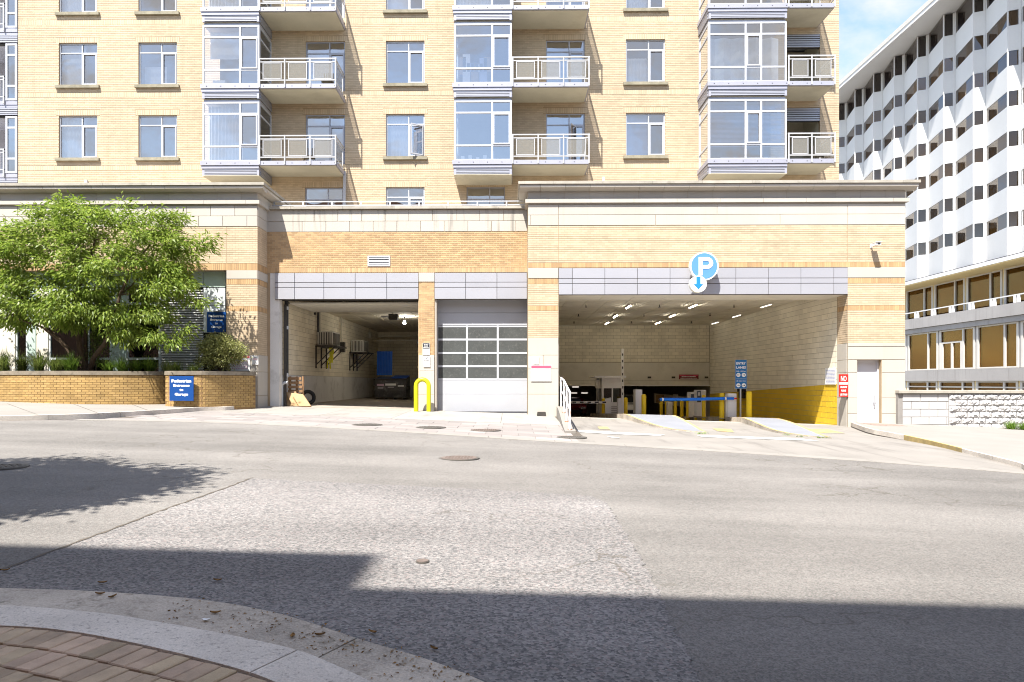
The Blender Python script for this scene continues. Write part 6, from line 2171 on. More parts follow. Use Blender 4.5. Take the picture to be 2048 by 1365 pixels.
# dumpster
xd0, xd1 = PX(749, 37.5), PX(812, 37.5)
yd = 37.5
zf_ = G(-6, 24.9)
zd1 = PZ(757.5, yd, 780)
t = thing('dumpster', 'scratched black steel dumpster with blue ribbed lids, one thrown open', 'dumpster', ((xd0 + xd1) / 2, yd + .7, zf_))
MB().xprism([(yd + .06, zf_ + .12), (yd + 1.5, zf_ + .12), (yd + 1.5, zd1 + .12), (yd, zd1 - .02), (yd, zf_ + .5)], xd0, xd1, 'x').build('body', 'dumpster', t)
MB().box(xd0 - .04, xd1 + .04, yd - .04, yd - .002, zd1 - .1, zd1 - .02).build('rim', 'dark_steel', t)
for s_ in (xd0 - .1, xd1 + .005):
    MB().box(s_, s_ + .1, yd + .2, yd + .9, zf_ + .55, zf_ + .75).build('lift_pocket', 'dark_steel', t)
for k in range(4):
    xx = xd0 + .1 + k * (xd1 - xd0 - .2) / 3
    MB().tube([(xx, yd + (.1 if k % 3 else .2), zf_ + .1), (xx, yd + (.1 if k % 3 else .2), zf_ + .0)], .08, 10).build('caster', 'rubber', t)
xm_ = xd0 + (xd1 - xd0) * .52
def lid(x0, x1, fn, nm='lid'):
    n_ = 10
    mb = MB()
    for i in range(n_):
        a, b = x0 + (x1 - x0) * i / n_, x0 + (x1 - x0) * (i + 1) / n_
        c = a + (b - a) * .7
        for p, q, o_ in ((a, c, .03), (c, b, .0)):
            A_, B_ = fn(o_)
            mb.quad((p, *A_), (q, *A_), (q, *B_), (p, *B_))
        A_, B_ = fn(.03)
        A2, B2 = fn(0)
        mb.quad((c, *A_), (c, *A2), (c, *B2), (c, *B_))
    return mb.build(nm, 'lid_blue', t)
zo = PZ(703, yd + 1.6, 775)
lid(PX(754, yd + 1.55), PX(784.5, yd + 1.55), lambda o_: ((yd + 1.5 - o_, zd1 + .2), (yd + 1.62 - o_, zo)))
lid(xm_, xd1, lambda o_: ((yd - .05, zd1 + .0 + o_), (yd + 1.5, zd1 + .16 + o_)))
for a, b, c, d, m in ((.08, .30, .56, .66, 'ink_pink'), (.34, .68, .58, .68, 'sign_white'), (.74, .93, .53, .60, 'sign_white'), (.1, .28, .44, .50, 'ink_grey'), (.42, .62, .48, .53, 'ink_grey')):
    MB().box(xd0 + (xd1 - xd0) * a, xd0 + (xd1 - xd0) * b, yd - .008, yd - .002, zf_ + c * (zd1 - zf_) + .1, zf_ + d * (zd1 - zf_) + .1).build('sticker', m, t)
# pallets, cardboard, tyre by the jamb
xq, yq = PX(591, 25.9), 25.9
t = thing('wood_pallet', 'weathered wooden pallet standing on edge by the drain pipe', 'pallet', (xq, yq, gz_))
for k in range(7):
    z = gz_ + .03 + k * .16
    MB().box(xq - .28, xq + .34 - .02 * k, yq - .02, yq + .01, z, z + .1).build('board', 'wood', t)
for xx in (-.25, .0, .24):
    MB().box(xq + xx, xq + xx + .06, yq + .012, yq + .1, gz_, gz_ + 1.12).build('stringer', 'wood', t)
for i, (a, b, c, d, e, lab) in enumerate(((567, 600, .06, 25.62, -.35, 'flattened cardboard box at the back of the pile by the jamb'), (572, 611, .03, 25.5, .1, 'flattened cardboard box in the middle of the pile by the jamb'), (582, 623, .0, 25.36, .22, 'flattened cardboard box on top of the pile by the jamb'))):
    x0, x1 = PX(a, d), PX(b, d)
    z0 = gz_ - .0
    h_ = .50
    mb = MB()
    mb.v = [(x0, d, z0 + h_), (x0 + .42, d + .06, z0 + h_ - e * .2), (x1, d - .12, z0 + .02), (x1 - .42, d - .18, z0 + .02)]
    mb.v = [mb.v[0], mb.v[1], mb.v[2], mb.v[3]] + [(p[0] + .03, p[1] + .05, p[2] - .035) for p in mb.v]
    mb.f = [(0, 1, 2, 3), (4, 7, 6, 5), (0, 4, 5, 1), (1, 5, 6, 2), (2, 6, 7, 3), (3, 7, 4, 0)]
    tag(mb.build('cardboard_box', 'cardboard', None, (x0, d, z0)), lab, 'cardboard', 'flattened cardboard by the jamb')
def torus(c, R_, r_, ax, n=28, m=10):
    mb = MB()
    for i in range(n):
        a = 2 * math.pi * i / n
        for j in range(m):
            b = 2 * math.pi * j / m
            rr = R_ + r_ * math.cos(b)
            p = (rr * math.cos(a), 1.25 * r_ * math.sin(b), rr * math.sin(a))
            q = Matrix.Rotation(ax, 3, 'Z') @ (Matrix.Rotation(-.25, 3, 'X') @ Vector(p))
            mb.v.append(tuple(Vector(c) + q))
    for i in range(n):
        for j in range(m):
            mb.f.append((i * m + j, ((i + 1) % n) * m + j, ((i + 1) % n) * m + (j + 1) % m, i * m + (j + 1) % m))
    return mb
xt, yt = PX(616, 27.0), 27.0
tag(torus((xt, yt, gz_ + .30), .235, .075, .55).build('tyre', 'rubber', None, (xt, yt, gz_), smooth=True), 'black car tyre leaning on the bay wall behind the cardboard', 'tyre')
# opener motor and lamps
xo, yo = PX(779, 31.5), 31.5
t = thing('door_opener', 'dark door opener motor under the loading bay ceiling', 'motor', (xo, yo, 4.5))
MB().box(xo - .05, xo + .35, yo, yo + .5, 4.42, 4.66).build('motor', 'dark_steel', t)
MB().box(xo - .4, xo - .06, yo + .1, yo + .3, 4.52, 4.6).build('rail', 'frame_white', t)
MB().box(xo + .1, xo + .14, yo + .2, yo + .24, 4.661, ZC - .01).build('hanger', 'dark_steel', t)
xo, yo = PX(809, 33.5), 33.5
t = thing('bay_lamp', 'small lit round lamp on the loading bay ceiling', 'lamp', (xo, yo, ZC))
zz = PZ(646, 33.5, 809)
MB().tube([(xo, yo, ZC - .01), (xo, yo, zz + .1)], .03, 8).build('stem', 'dark_steel', t)
MB().tube([(xo, yo, zz + .1), (xo, yo, zz - .05)], [.04, .07], 12).build('bulb', 'lamp_white', t)
xo, yo = PX(736, 41), 41
t = thing('wall_speaker', 'pale square box on the far bay wall under the ceiling', 'box', (xo, yo, 4.1))
MB().box(xo - .16, xo + .16, yo, yo + .3, 4.15, 4.5).build('case', 'fixture', t)
MB().box(xo - .03, xo + .03, yo + .1, yo + .2, 4.501, ZC - .01).build('hanger', 'dark_steel', t)
# stone splash block at the pier foot
xk_, yk_ = PX(1083, 23.8), 23.8
tag(MB().xprism([(xk_ - .16, G(.8, yk_)), (xk_ + .16, G(.8, yk_)), (xk_ + .14, G(.8, yk_) + .14), (xk_ - .14, G(.8, yk_) + .14)], yk_ - .12, yk_ + .12, 'y').build('drain_box', 'dark_steel', None, (xk_, yk_, G(.8, yk_))), 'small dark drain box at the foot of the stone pier', 'drain')

# ================================================================== brick planter on the left
PTOP = 1.86
CAPT = .13
Lc = [(-24, 22.4), (PX(-160, 21.9), 21.95), (PX(0, 21.55), 21.55), (PX(130, 21.35), 21.35), (PX(230, 21.7), 21.7), (PX(300, 22.2), 22.2), (PX(333, 22.6), 22.6)]
Rc = [(PX(331, 21.72), 21.72), (PX(345, 21.5), 21.5), (PX(388, 21.5), 21.5), (PX(420, 21.75), 21.75), (PX(470, 22.55), 22.55), (PX(511, 23.35), 23.35)]
pt = thing('brick_planter', 'long curved tan brick planter with a dark stone cap', 'planter', (-12, 22, .7))
def run(C, step):
    n = int(sum(math.hypot(b[0] - a[0], b[1] - a[1]) for a, b in zip(C, C[1:])) / step)
    return spline(C, n + 1)
LP, RP = run(Lc, .1065), run(Rc, .1065)
def ribbon(P, z0, z1, th, back):
    """thick wall that follows P; th = how far its face stands off P (towards us), back = thickness behind"""
    mb = MB()
    n = len(P)
    def nrm(i):
        a, b = P[max(i - 1, 0)], P[min(i + 1, n - 1)]
        dx, dy = b[0] - a[0], b[1] - a[1]
        L = math.hypot(dx, dy)
        return dy / L, -dx / L
    for i in range(n):
        nx, ny = nrm(i)
        f_ = (P[i][0] + nx * th, P[i][1] + ny * th)
        b_ = (P[i][0] - nx * back, P[i][1] - ny * back)
        mb.v.extend([(*f_, z0), (*f_, z1), (*b_, z1), (*b_, z0)])
    for i in range(n - 1):
        for j in range(4):
            jj = (j + 1) % 4
            mb.f.append((i * 4 + j, i * 4 + jj, i * 4 + 4 + jj, i * 4 + 4 + j))
    mb.f.append((0, 1, 2, 3))
    mb.f.append(tuple((n - 1) * 4 + j for j in (3, 2, 1, 0)))
    return mb
PB = .62
ribbon(LP, PB - .2, PTOP - CAPT, 0, .25).build('wall_core', 'planter_mortar', pt)
ribbon(RP, PB - .2, PTOP - CAPT, 0, .25).build('wall_core', 'planter_mortar', pt)
for P, stepn in ((LP, 14), (RP, 9)):
    i = 0
    while i < len(P) - 3:
        j = min(i + stepn, len(P) - 1)
        ribbon(P[i:j + 1], PTOP - CAPT + .003, PTOP, .035, .28).build('cap_stone', 'planter_cap', pt)
        i = j
# end cheek of the front segment
br0 = MB().tile(lambda u_, z, d: (u_, -d, z), -.0985, .0985, .005, .0695, .008)
bl = []
course = .0765
nz_ = int((PTOP - CAPT - PB) / course) + 1
for P, side in ((RP, 0), (LP, 1)):
    for c in range(nz_):
        z = PTOP - CAPT - .004 - (c + 1) * course
        i = 1 + (c % 2)
        while i < len(P) - 1:
            a, b = P[i - 1], P[min(i + 1, len(P) - 1)]
            dx, dy = b[0] - a[0], b[1] - a[1]
            L = math.hypot(dx, dy)
            mx, my = (a[0] + b[0]) / 2, (a[1] + b[1]) / 2
            seen = side == 0 or mx > PX(0, my)
            if z + .0745 > G(mx, my) + .10:
                bl.append((seen, mx, my, z, math.atan2(dy, dx), L))
            i += 2
seen = sorted([q for q in bl if q[0]], key=lambda q: q[2])[:300]
sset = set(seen)
m0 = None
for i, q in enumerate(seen):
    if m0 is None:
        mb = MB()
        mb.v = [tuple(Vector(p) + ORG[pt.name]) for p in br0.v]
        mb.f = br0.f
        o = m0 = mb.build('brick', 'planter_brick', pt)
    else:
        o = m0.copy()
        COL.objects.link(o)
        o.parent = pt
    o.location = Vector((q[1], q[2], q[3])) - ORG[pt.name]
    o.rotation_euler.z = q[4]
rest_ = MB()
for q in bl:
    if q in sset:
        continue
    k = len(rest_.v)
    Rm = Matrix.Rotation(q[4], 3, 'Z')
    rest_.v.extend([tuple(Vector((q[1], q[2], q[3])) + Rm @ Vector(p)) for p in br0.v])
    rest_.f.extend([tuple(k + i for i in f_) for f_ in br0.f])
tag(rest_.build('brick_field', 'planter_brick', pt), kind='stuff')
soil_poly = [(x, y + .2) for x, y in LP] + [(x, y + .2) for x, y in RP] + [(PX(511, 23.9), 23.95), (-24, 23.95)]
MB().sheet(soil_poly, PTOP - .10).build('soil', 'soil', pt)

# ================================================================== white block wall on the right
YW = 23.85
wz1 = PZ(787, YW, 1900)
X0w, X1w, X2w = XR1 + .02, PX(1897, YW), 26.0
rw = thing('block_wall', 'low whitewashed block wall with smooth and rock-faced courses', 'wall', (15, YW, -.3))
MB().box(X0w - .35, X2w, YW, YW + .35, -.9, wz1).build('wall_core', 'block_joint', rw)
x = X0w - .37
while x < X2w:
    MB().panel(lambda u_, v_, d: (u_, v_, wz1 + .003 + d), x, min(x + 1.9, X2w), YW - .10, YW + .42, PZ(781, YW, 1900) - wz1, .008).build('cap_stone', 'stone_cap', rw)
    x += 1.905
out = []
bricks(None, front(YW), X0w - .2, X1w, -.78, wz1 - .02, bw=.61, bh=.255, j=.02, out=out)
for q in out:
    MB().panel(front(YW), *q, .02, .006).build('smooth_block', 'white_block', rw)
var = []
def rock(w, h, seed):
    r_ = np.random.default_rng(seed)
    nx, nzv = 9, 5
    mb = MB()
    for j in range(nzv + 1):
        for i in range(nx + 1):
            e = min(i, nx - i, j, nzv - j)
            d = .03 if e == 0 else .04 + .05 * r_.random() + (.012 if e > 1 else 0)
            mb.v.append((w * i / nx + (r_.uniform(-.012, .012) if e else 0), -d, h * j / nzv + (r_.uniform(-.01, .01) if e else 0)))
    for j in range(nzv):
        for i in range(nx):
            k = j * (nx + 1) + i
            if r_.random() < .5:
                mb.f.extend([(k, k + 1, k + nx + 2), (k, k + nx + 2, k + nx + 1)])
            else:
                mb.f.extend([(k, k + 1, k + nx + 1), (k + 1, k + nx + 2, k + nx + 1)])
    return mb
out = []
bricks(None, front(YW), X1w, X2w, -.78, wz1 - .02, bw=.42, bh=.203, j=.008, out=out)
for q in out:
    if q[1] - q[0] < .38:
        MB().panel(front(YW), *q, .03, .008).build('rock_block', 'white_block', rw)
        continue
    key = len(var)
    if key < 8:
        mb = rock(q[1] - q[0], q[3] - q[2], 50 + key)
        mb.v = [tuple(Vector(p) + ORG[rw.name]) for p in mb.v]
        o = mb.build('rock_block', 'white_block', rw)
        var.append(o)
    else:
        o = random.choice(var).copy()
        COL.objects.link(o)
        o.parent = rw
    o.location = Vector((q[0], YW, q[2])) - ORG[rw.name]

# ================================================================== vegetation
def leaf_mesh(name, P, D, L, W, mat, parent=None, loc=(0, 0, 0), seed=1, fold=.25):
    """many single leaves: a pointed blade of six corners, folded a little along its rib"""
    r_ = np.random.default_rng(seed)
    n = len(P)
    D = D / np.linalg.norm(D, axis=1, keepdims=True)
    up = r_.normal(size=(n, 3)) * .55 + np.array([0, 0, 1.0])
    S = np.cross(D, up)
    S /= np.linalg.norm(S, axis=1, keepdims=True) + 1e-9
    U = np.cross(S, D)
    L = np.broadcast_to(L, (n,))[:, None]
    W = np.broadcast_to(W, (n,))[:, None]
    base = P
    m1 = P + D * L * .38 - U * L * .02
    tip = P + D * L - U * L * .14
    l1, r1 = m1 + S * W * .5 + U * W * fold, m1 - S * W * .5 + U * W * fold
    V = np.stack([base, r1, tip, l1], axis=1).reshape(-1, 3)
    o0 = np.array(ORG[parent.name] if parent is not None else loc)
    V = V - o0
    me = bpy.data.meshes.new(name)
    me.vertices.add(4 * n)
    me.vertices.foreach_set('co', V.astype(np.float32).ravel())
    me.loops.add(4 * n)
    me.loops.foreach_set('vertex_index', np.arange(4 * n, dtype=np.int32))
    me.polygons.add(n)
    me.polygons.foreach_set('loop_start', np.arange(0, 4 * n, 4, dtype=np.int32))
    me.polygons.foreach_set('loop_total', np.full(n, 4, dtype=np.int32))
    me.materials.append(MATS[mat])
    me.update(calc_edges=True)
    o = bpy.data.objects.new(name, me)
    COL.objects.link(o)
    if parent is not None:
        o.parent = parent
    else:
        o.location = tuple(o0)
    ORG[o.name] = Vector(tuple(o0))
    return o
def grow(stems, ends, mb, r0=.03, seed=3):
    """thin boughs from the nearest stem point out to every cluster"""
    r_ = random.Random(seed)
    nodes = [(Vector(p), r) for pts, rs in stems for p, r in zip(pts, rs)]
    for pts, rs in stems:
        mb.tube(pts, rs, 8)
    pend = sorted([Vector(e) for e in ends], key=lambda e: min((e - n_[0]).length for n_ in nodes))
    for e in pend:
        best = min(nodes, key=lambda n_: (e - n_[0]).length + (1.5 if n_[0].z > e.z + .2 else 0))
        a, ra = best
        d = e - a
        if d.length < .05:
            continue
        mids = [a + d * t + Vector((r_.uniform(-.08, .08), r_.uniform(-.08, .08), .10 * math.sin(math.pi * t) * d.length * .6)) for t in (.33, .66)]
        r1 = min(ra * .6, r0)
        rs = [r1, r1 * .8, r1 * .6, .006]
        pts = [a] + mids + [e]
        mb.tube(pts, rs, 5, caps=False)
        nodes.extend([(mids[0], rs[1]), (mids[1], rs[2]), (e, .012)])

def ellipsoid_points(E, n, seed, shell=.55):
    r_ = np.random.default_rng(seed)
    out = []
    w = np.array([e[3] * e[4] * e[5] for e in E]) ** (2 / 3)
    cnt = np.maximum(1, (n * w / w.sum()).astype(int))
    for e, c in zip(E, cnt):
        v = r_.normal(size=(c, 3))
        v /= np.linalg.norm(v, axis=1, keepdims=True)
        rad = (shell + (1 - shell) * r_.random((c, 1))) ** .8
        out.append(np.array(e[:3]) + v * rad * np.array(e[3:6]))
    return np.concatenate(out)

# --- the tree in the planter
YTR = 22.45
def wp(px, py, y):
    return (PX(px, y), y, PZ(py, y, px))
def el(px, py, y, rx, rz_, ry):
    c = wp(px, py, y)
    return (*c, rx * y / F, ry, rz_ * y / F)
tree = thing('street_tree', 'light green leafy multi-stem tree growing from the brick planter', 'tree', wp(178, 745, YTR))
E = [el(110, 505, 22.2, 120, 75, 1.25), el(205, 455, 22.4, 110, 45, 1.1), el(300, 500, 22.3, 85, 62, 1.15), el(365, 478, 22.2, 48, 26, .6), el(330, 590, 22.1, 60, 48, .9),
     el(235, 560, 22.0, 100, 70, 1.2), el(60, 590, 22.0, 90, 60, 1.2), el(-60, 565, 22.0, 105, 72, 1.3), el(130, 430, 22.5, 65, 28, .9), el(345, 545, 22.2, 50, 40, .8),
     el(300, 645, 21.9, 58, 26, .7), el(160, 610, 21.9, 90, 42, 1.0), el(45, 490, 22.2, 70, 38, 1.0), el(235, 640, 22.0, 45, 26, .7), el(330, 430, 22.5, 40, 22, .6), el(262, 672, 22.0, 46, 20, .6), el(330, 676, 21.9, 38, 18, .5), el(110, 636, 22.0, 60, 24, .7), el(20, 632, 21.9, 60, 26, .8)]
cl = ellipsoid_points(E, 365, 11, .30)
cl = cl[cl[:, 1] < 23.6]
cl = cl[~((cl[:, 0] > PX(378, 22)) & (cl[:, 2] < PZ(545, 22)))]           # clear of the sign
cl = np.concatenate([cl, np.array([wp(418, 478, 22.2), wp(405, 492, 22.1), wp(382, 512, 22.1), wp(402, 604, 21.9), wp(345, 690, 21.7), wp(133, 400, 22.6), wp(150, 408, 22.5), wp(255, 410, 22.4), wp(120, 405, 22.6), wp(365, 440, 22.4), wp(200, 420, 22.4), wp(372, 660, 21.8), wp(20, 450, 22.2)])])
stems = []
for pts, r in (([(170, 748, 22.5), (150, 712, 22.4), (108, 670, 22.2), (70, 628, 22.1), (30, 580, 22.0)], .095), ([(172, 748, 22.55), (160, 700, 22.5), (152, 640, 22.4), (150, 590, 22.3), (175, 545, 22.3), (190, 480, 22.4)], .10),
               ([(178, 748, 22.5), (188, 715, 22.4), (208, 690, 22.2), (225, 650, 22.1), (240, 590, 22.1), (268, 530, 22.2), (300, 490, 22.3)], .095), ([(174, 748, 22.6), (170, 690, 22.7), (172, 640, 22.7), (150, 520, 22.6), (130, 450, 22.6)], .075),
               ([(166, 748, 22.45), (128, 690, 22.2), (85, 655, 22.0), (40, 640, 21.8), (-30, 590, 21.9)], .06)):
    P = [wp(*q) for q in pts]
    stems.append((P, [max(.022, r * (1 - .72 * i / (len(P) - 1))) for i in range(len(P))]))
tb = MB()
grow(stems, [tuple(c) for c in cl], tb, .026)
tb.build('trunk', 'bark', tree, smooth=True)
def crown_leaves(cl, per, spread, seed, centre, droop=.55):
    r_ = np.random.default_rng(seed)
    k = len(cl)
    P = np.repeat(cl, per, axis=0) + r_.normal(size=(k * per, 3)) * np.array(spread)
    out = P - np.repeat(cl, per, axis=0)
    out /= np.linalg.norm(out, axis=1, keepdims=True) + 1e-6
    glob = P - np.array(centre)
    glob /= np.linalg.norm(glob, axis=1, keepdims=True) + 1e-6
    D = out * .7 + glob * .55 + r_.normal(size=P.shape) * .35 + np.array([0, 0, -droop])
    return P, D
P, D = crown_leaves(cl, 100, (.185, .185, .09), 5, wp(170, 560, 22.4))
r_ = np.random.default_rng(9)
leaf_mesh('crown', P, D, r_.uniform(.12, .20, len(P)), r_.uniform(.042, .066, len(P)), 'leaf_tree', tree)

# --- the shrub by the doorway
shrub = thing('shrub', 'rounded pale green shrub beside the louvres under the blue sign', 'shrub', wp(440, 742, 23.1))
E = [el(440, 700, 23.1, 36, 26, .62), el(470, 700, 23.0, 24, 20, .5), el(420, 690, 23.2, 22, 18, .45), el(440, 682, 23.2, 24, 14, .45), el(415, 722, 23.0, 26, 18, .4), el(457, 722, 23.0, 20, 16, .4)]
cs = ellipsoid_points(E, 120, 21, .3)
cs = cs[(cs[:, 2] > PTOP - .05) & (cs[:, 1] < 23.75)]
sb = MB()
b_ = Vector(wp(440, 744, 23.1))
grow([([b_, b_ + Vector((-.1, 0, .3)), b_ + Vector((-.25, -.05, .65))], [.03, .024, .016]), ([b_, b_ + Vector((.1, -.05, .35)), b_ + Vector((.3, -.1, .6))], [.03, .022, .015]), ([b_, b_ + Vector((.02, .1, .5)), b_ + Vector((.0, .1, .9))], [.03, .02, .014])], [tuple(c) for c in cs], sb, .012)
sb.build('stem', 'bark', shrub)
P, D = crown_leaves(cs, 60, (.085, .085, .07), 22, wp(440, 715, 23.1), .0)
leaf_mesh('foliage', P, D, np.random.default_rng(3).uniform(.06, .10, len(P)), .038, 'leaf_shrub', shrub)
# small dark shrub under the tree
sh2 = thing('shrub', 'small dark twiggy shrub beside the tree stems', 'shrub', wp(195, 742, 22.9))
E = [el(200, 700, 22.9, 30, 26, .4), el(190, 670, 22.9, 22, 18, .35)]
cs = ellipsoid_points(E, 36, 31, .3)
sb = MB()
b_ = Vector(wp(192, 744, 22.9))
grow([([b_, b_ + Vector((.0, 0, .4)), b_ + Vector((.05, .0, .9))], [.025, .02, .012])], [tuple(c) for c in cs], sb, .01)
sb.build('stem', 'bark', sh2)
P, D = crown_leaves(cs, 34, (.10, .10, .08), 32, wp(200, 700, 22.9), .2)
leaf_mesh('foliage', P, D, np.random.default_rng(4).uniform(.05, .09, len(P)), .03, 'leaf_dark', sh2)

# --- tufts of grass in the planter
def tuft(c, n, h, spread, mat, seed, label, cat='grass', group='grass tufts in the planter', w=.012, name='grass_tuft'):
    r_ = np.random.default_rng(seed)
    t = thing(name, label, cat, c, group)
    V, Fc = [], []
    for i in range(n):
        a = r_.uniform(0, 2 * math.pi)
        lean = r_.uniform(.15, 1.0) * spread
        hh = h * r_.uniform(.6, 1.1)
        bx, by = c[0] + r_.normal() * .05, c[1] + r_.normal() * .05
        dx, dy = math.cos(a), math.sin(a)
        k = len(V)
        for s_ in (0, .35, .7, 1.0):
            z = c[2] + hh * (s_ - .42 * s_ ** 3 * (lean / spread))
            x, y = bx + dx * lean * s_ ** 1.6, by + dy * lean * s_ ** 1.6
            ww = w * (1 - s_ * .9)
            V.append((x - dy * ww, y + dx * ww, z))
            V.append((x + dy * ww, y - dx * ww, z))
        for q in range(3):
            Fc.append((k + 2 * q, k + 2 * q + 1, k + 2 * q + 3, k + 2 * q + 2))
    mb = MB()
    mb.v, mb.f = V, Fc
    mb.build('blades', mat, t)
ZS = PTOP - .11
for i, (q, y, n_, h_, sp_, m) in enumerate(((-45, 22.1, 130, .62, .5, 'grass'), (8, 21.95, 140, .64, .5, 'grass'), (45, 22.3, 120, .62, .5, 'grass'), (78, 22.0, 150, .66, .55, 'grass'), (112, 21.9, 130, .5, .5, 'grass'), (142, 22.0, 150, .56, .5, 'grass_bright'),
                                            (218, 22.2, 130, .42, .42, 'grass_bright'), (246, 22.3, 140, .46, .45, 'grass_bright'), (272, 22.5, 130, .42, .42, 'grass_bright'), (300, 22.7, 150, .5, .5, 'grass_bright'), (335, 22.6, 110, .38, .4, 'grass'), (352, 22.4, 90, .36, .35, 'grass'), (386, 22.3, 80, .30, .3, 'grass'))):
    lab = ['grass tuft at the left edge of the planter', 'dark arching grass tuft below the narrow lobby window', 'dark grass tuft below the mint green column', 'tallest dark grass tuft in the planter', 'dark grass tuft left of the tree stems', 'yellow green grass tuft at the foot of the tree',
           'bright grass tuft just right of the tree stems', 'bright grass tuft in front of the second mint column', 'bright grass tuft left of the wide lobby window', 'bright arching grass tuft in front of the wide lobby window', 'small dark grass tuft at the left end of the louvres', 'small dark grass tuft above the planter sign', 'smallest grass tuft between planter sign and shrub'][i]
    tuft((PX(q, y), y, ZS), n_ * 2, h_ * 1.45, sp_ * 1.15, m, 100 + i, lab)
for i, (x, y, h_) in enumerate(((PX(2022, 23.0), 23.0, .42), (PX(2050, 22.8), 22.8, .42), (PX(2085, 22.9), 22.9, .4))):
    tuft((x, y, gr(x, y) + .07), 230, h_, .42, 'grass_bright', 140 + i, ('bright green grass clump at the foot of the rock-faced wall', 'grass clump at the right edge against the rock-faced wall', 'grass clump just past the right edge by the rock-faced wall')[i], group='grass by the white wall', w=.014)
bed_ = MB().sheet([(PX(1985, 23.2), 23.2), (PX(2000, 22.3), 22.3), (PX(2180, 22.2), 22.2), (PX(2180, 23.8), 23.8), (PX(1985, 23.8), 23.8)], lambda x, y: gr(x, y) + .086)
bed_.build('planting_bed', 'soil', bpy.data.objects['right_sidewalk'])
# weeds along the island and kerb edges
wd = []
for q, y in ((1400, 869), (1408, 868), (1640, 877.5), (1652, 877.5), (1600, 875), (1575, 871)):
    x, yy = PG(q, y, -.06)
    wd.append((x, yy))
for i, (x, y) in enumerate(wd):
    tuft((x, y, zd(x, y)), 26, .07, .08, 'grass_bright', 160 + i, 'tiny weed tuft at the %s' % ('left tip of the middle island nose', 'right tip of the middle island nose', 'tip of the right island nose, left of two', 'very tip of the right island nose', 'outer kerb of the right island nose', 'bend of the right island kerb')[i], 'weed', 'weeds along the island kerbs', .006, 'weed_tuft')

# --- street tree on the near pavement, left of the view; its shade lies on the road
t2 = thing('pavement_tree', 'street tree on the near pavement, left of the picture', 'tree', (-8.6, 3.0, G(-8.6, 3.0)))
E = [(-8.3, 4.6, 6.6, 2.0, 1.3, 1.2), (-6.4, 5.0, 6.4, 1.5, 1.2, .9), (-10.4, 4.4, 6.8, 1.8, 1.3, 1.2), (-7.6, 5.7, 6.9, 1.6, 1.0, .9), (-8.8, 3.9, 5.8, 1.8, .8, .8), (-6.0, 4.3, 6.0, .9, .8, .6), (-7.0, 3.9, 6.3, 1.7, .9, .8), (-9.2, 3.7, 6.3, 1.7, .9, .8), (-5.9, 5.5, 6.6, .9, .8, .6),  (-12.2, 4.6, 6.6, 1.6, 1.3, 1.1)]
c2 = ellipsoid_points(E, 560, 41, .25) - np.array([.7, 0, 0])
m2 = MB()
grow([([(-8.6, 3.0, -.1), (-8.5, 3.3, 2.0), (-8.4, 3.9, 4.2), (-8.3, 4.5, 6.0)], [.14, .12, .10, .05]), ([(-8.45, 3.7, 3.4), (-7.4, 4.4, 5.2), (-6.4, 4.9, 6.2)], [.07, .05, .03]), ([(-8.45, 3.7, 3.6), (-9.6, 4.2, 5.3), (-10.6, 4.4, 6.5)], [.07, .05, .03])], [tuple(c) for c in c2], m2, .03)
m2.build('trunk', 'bark', t2, smooth=True)
P, D = crown_leaves(c2, 80, (.22, .22, .13), 43, (-8.3, 4.6, 6.3), .3)
leaf_mesh('crown', P, D, np.random.default_rng(5).uniform(.13, .2, len(P)), .075, 'leaf_dark', t2)

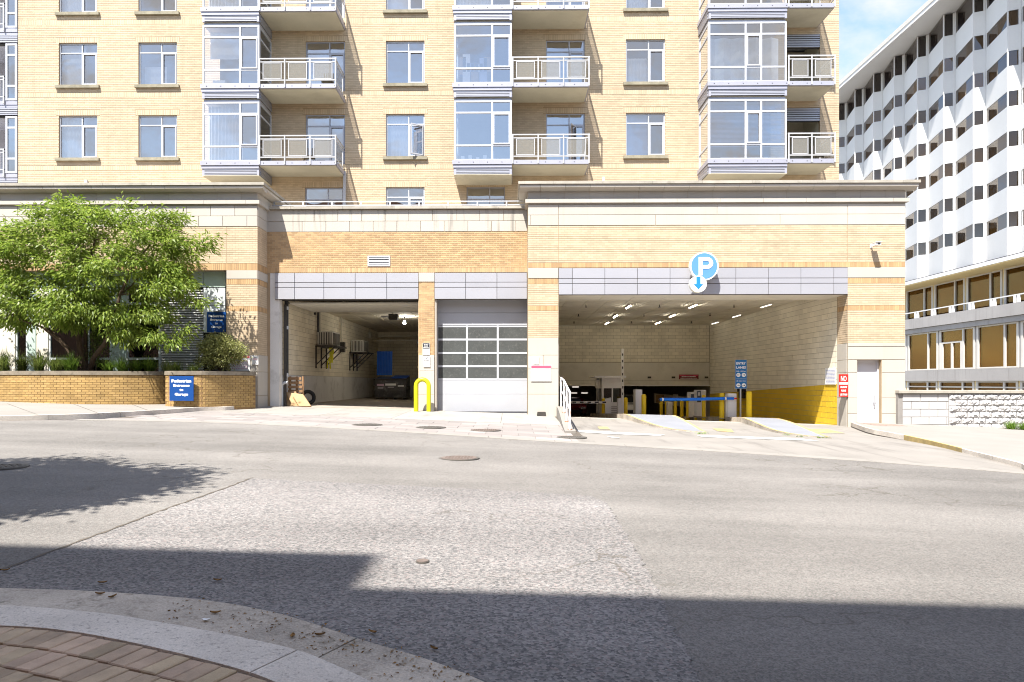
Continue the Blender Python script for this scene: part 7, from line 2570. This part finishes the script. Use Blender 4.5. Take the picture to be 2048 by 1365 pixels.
# --- fallen leaves and litter by the kerb
lit = [PG(a, b) for a, b in ((205, 1171), (10, 1146), (435, 1166))] + [PG(a, b, .012) for a, b in ((745, 1267), (585, 1275), (640, 1272), (412, 1243), (430, 1228), (200, 1190), (225, 1196), (868, 1300))]
labs = ('curled yellow leaf on the dark asphalt near the kerb', 'brown leaf on the asphalt at the left edge', 'small brown leaf on the coarse asphalt', 'tan leaf in the gutter joint', 'brown crumpled leaf in the gutter near the kerb joint', 'brown leaf lying in the gutter by the joint line', 'white scrap of paper on the gutter', 'dark twig leaf in the gutter', 'dark leaf on the gutter edge, left one', 'dark leaf on the gutter edge, right one', 'leaf at the gutter edge on the right')
for i, ((x, y), lab) in enumerate(zip(lit, labs)):
    z = G(x, y) + .016
    a = random.uniform(0, 6.28)
    mb = MB()
    N = 7
    for k in range(N):
        s_ = k / (N - 1)
        w_ = .014 * math.sin(math.pi * min(1, s_ * .92 + .04))
        p = Vector((math.cos(a), math.sin(a))) * (s_ - .5) * .06
        n_ = Vector((-math.sin(a), math.cos(a))) * w_
        zz = z + .008 * (2 * s_ - 1) ** 2
        mb.v.extend([(x + p.x - n_.x, y + p.y - n_.y, zz + .008), (x + p.x, y + p.y, zz), (x + p.x + n_.x, y + p.y + n_.y, zz + .008)])
    for k in range(N - 1):
        mb.f.extend([(3 * k, 3 * k + 1, 3 * k + 4, 3 * k + 3), (3 * k + 1, 3 * k + 2, 3 * k + 5, 3 * k + 4)])
    tag(mb.build('fallen_leaf', 'dry_leaf' if i != 6 else 'sign_white', None, (x, y, z)), lab, 'leaf' if i != 6 else 'litter', 'leaves fallen by the near kerb')
r_ = np.random.default_rng(77)
pts = []
for k in range(300):                                        # crumbs of leaf and grit swept into the gutter
    i = r_.integers(34, 56)
    t_ = r_.beta(1.1, 2.6)
    pA, pB = GUT[i], KO[min(range(len(KO)), key=lambda q: (KO[q][0] - GUT[i][0]) ** 2 + (KO[q][1] - GUT[i][1]) ** 2)]
    x, y = pA[0] + (pB[0] - pA[0]) * t_ + r_.normal() * .03, pA[1] + (pB[1] - pA[1]) * t_ + r_.normal() * .03
    pts.append((x, y, G(x, y) + .016))
P = np.array(pts)
D = np.concatenate([r_.normal(size=(len(P), 2)), r_.uniform(0, .25, (len(P), 1))], axis=1)
o = leaf_mesh('leaf_litter', P, D, r_.uniform(.008, .03, len(P)), .010, 'dry_leaf', None, (-1, 3.5, 0), 8)
tag(o, 'brown crumbs of leaves scattered along the near gutter', 'leaf litter', kind='stuff')
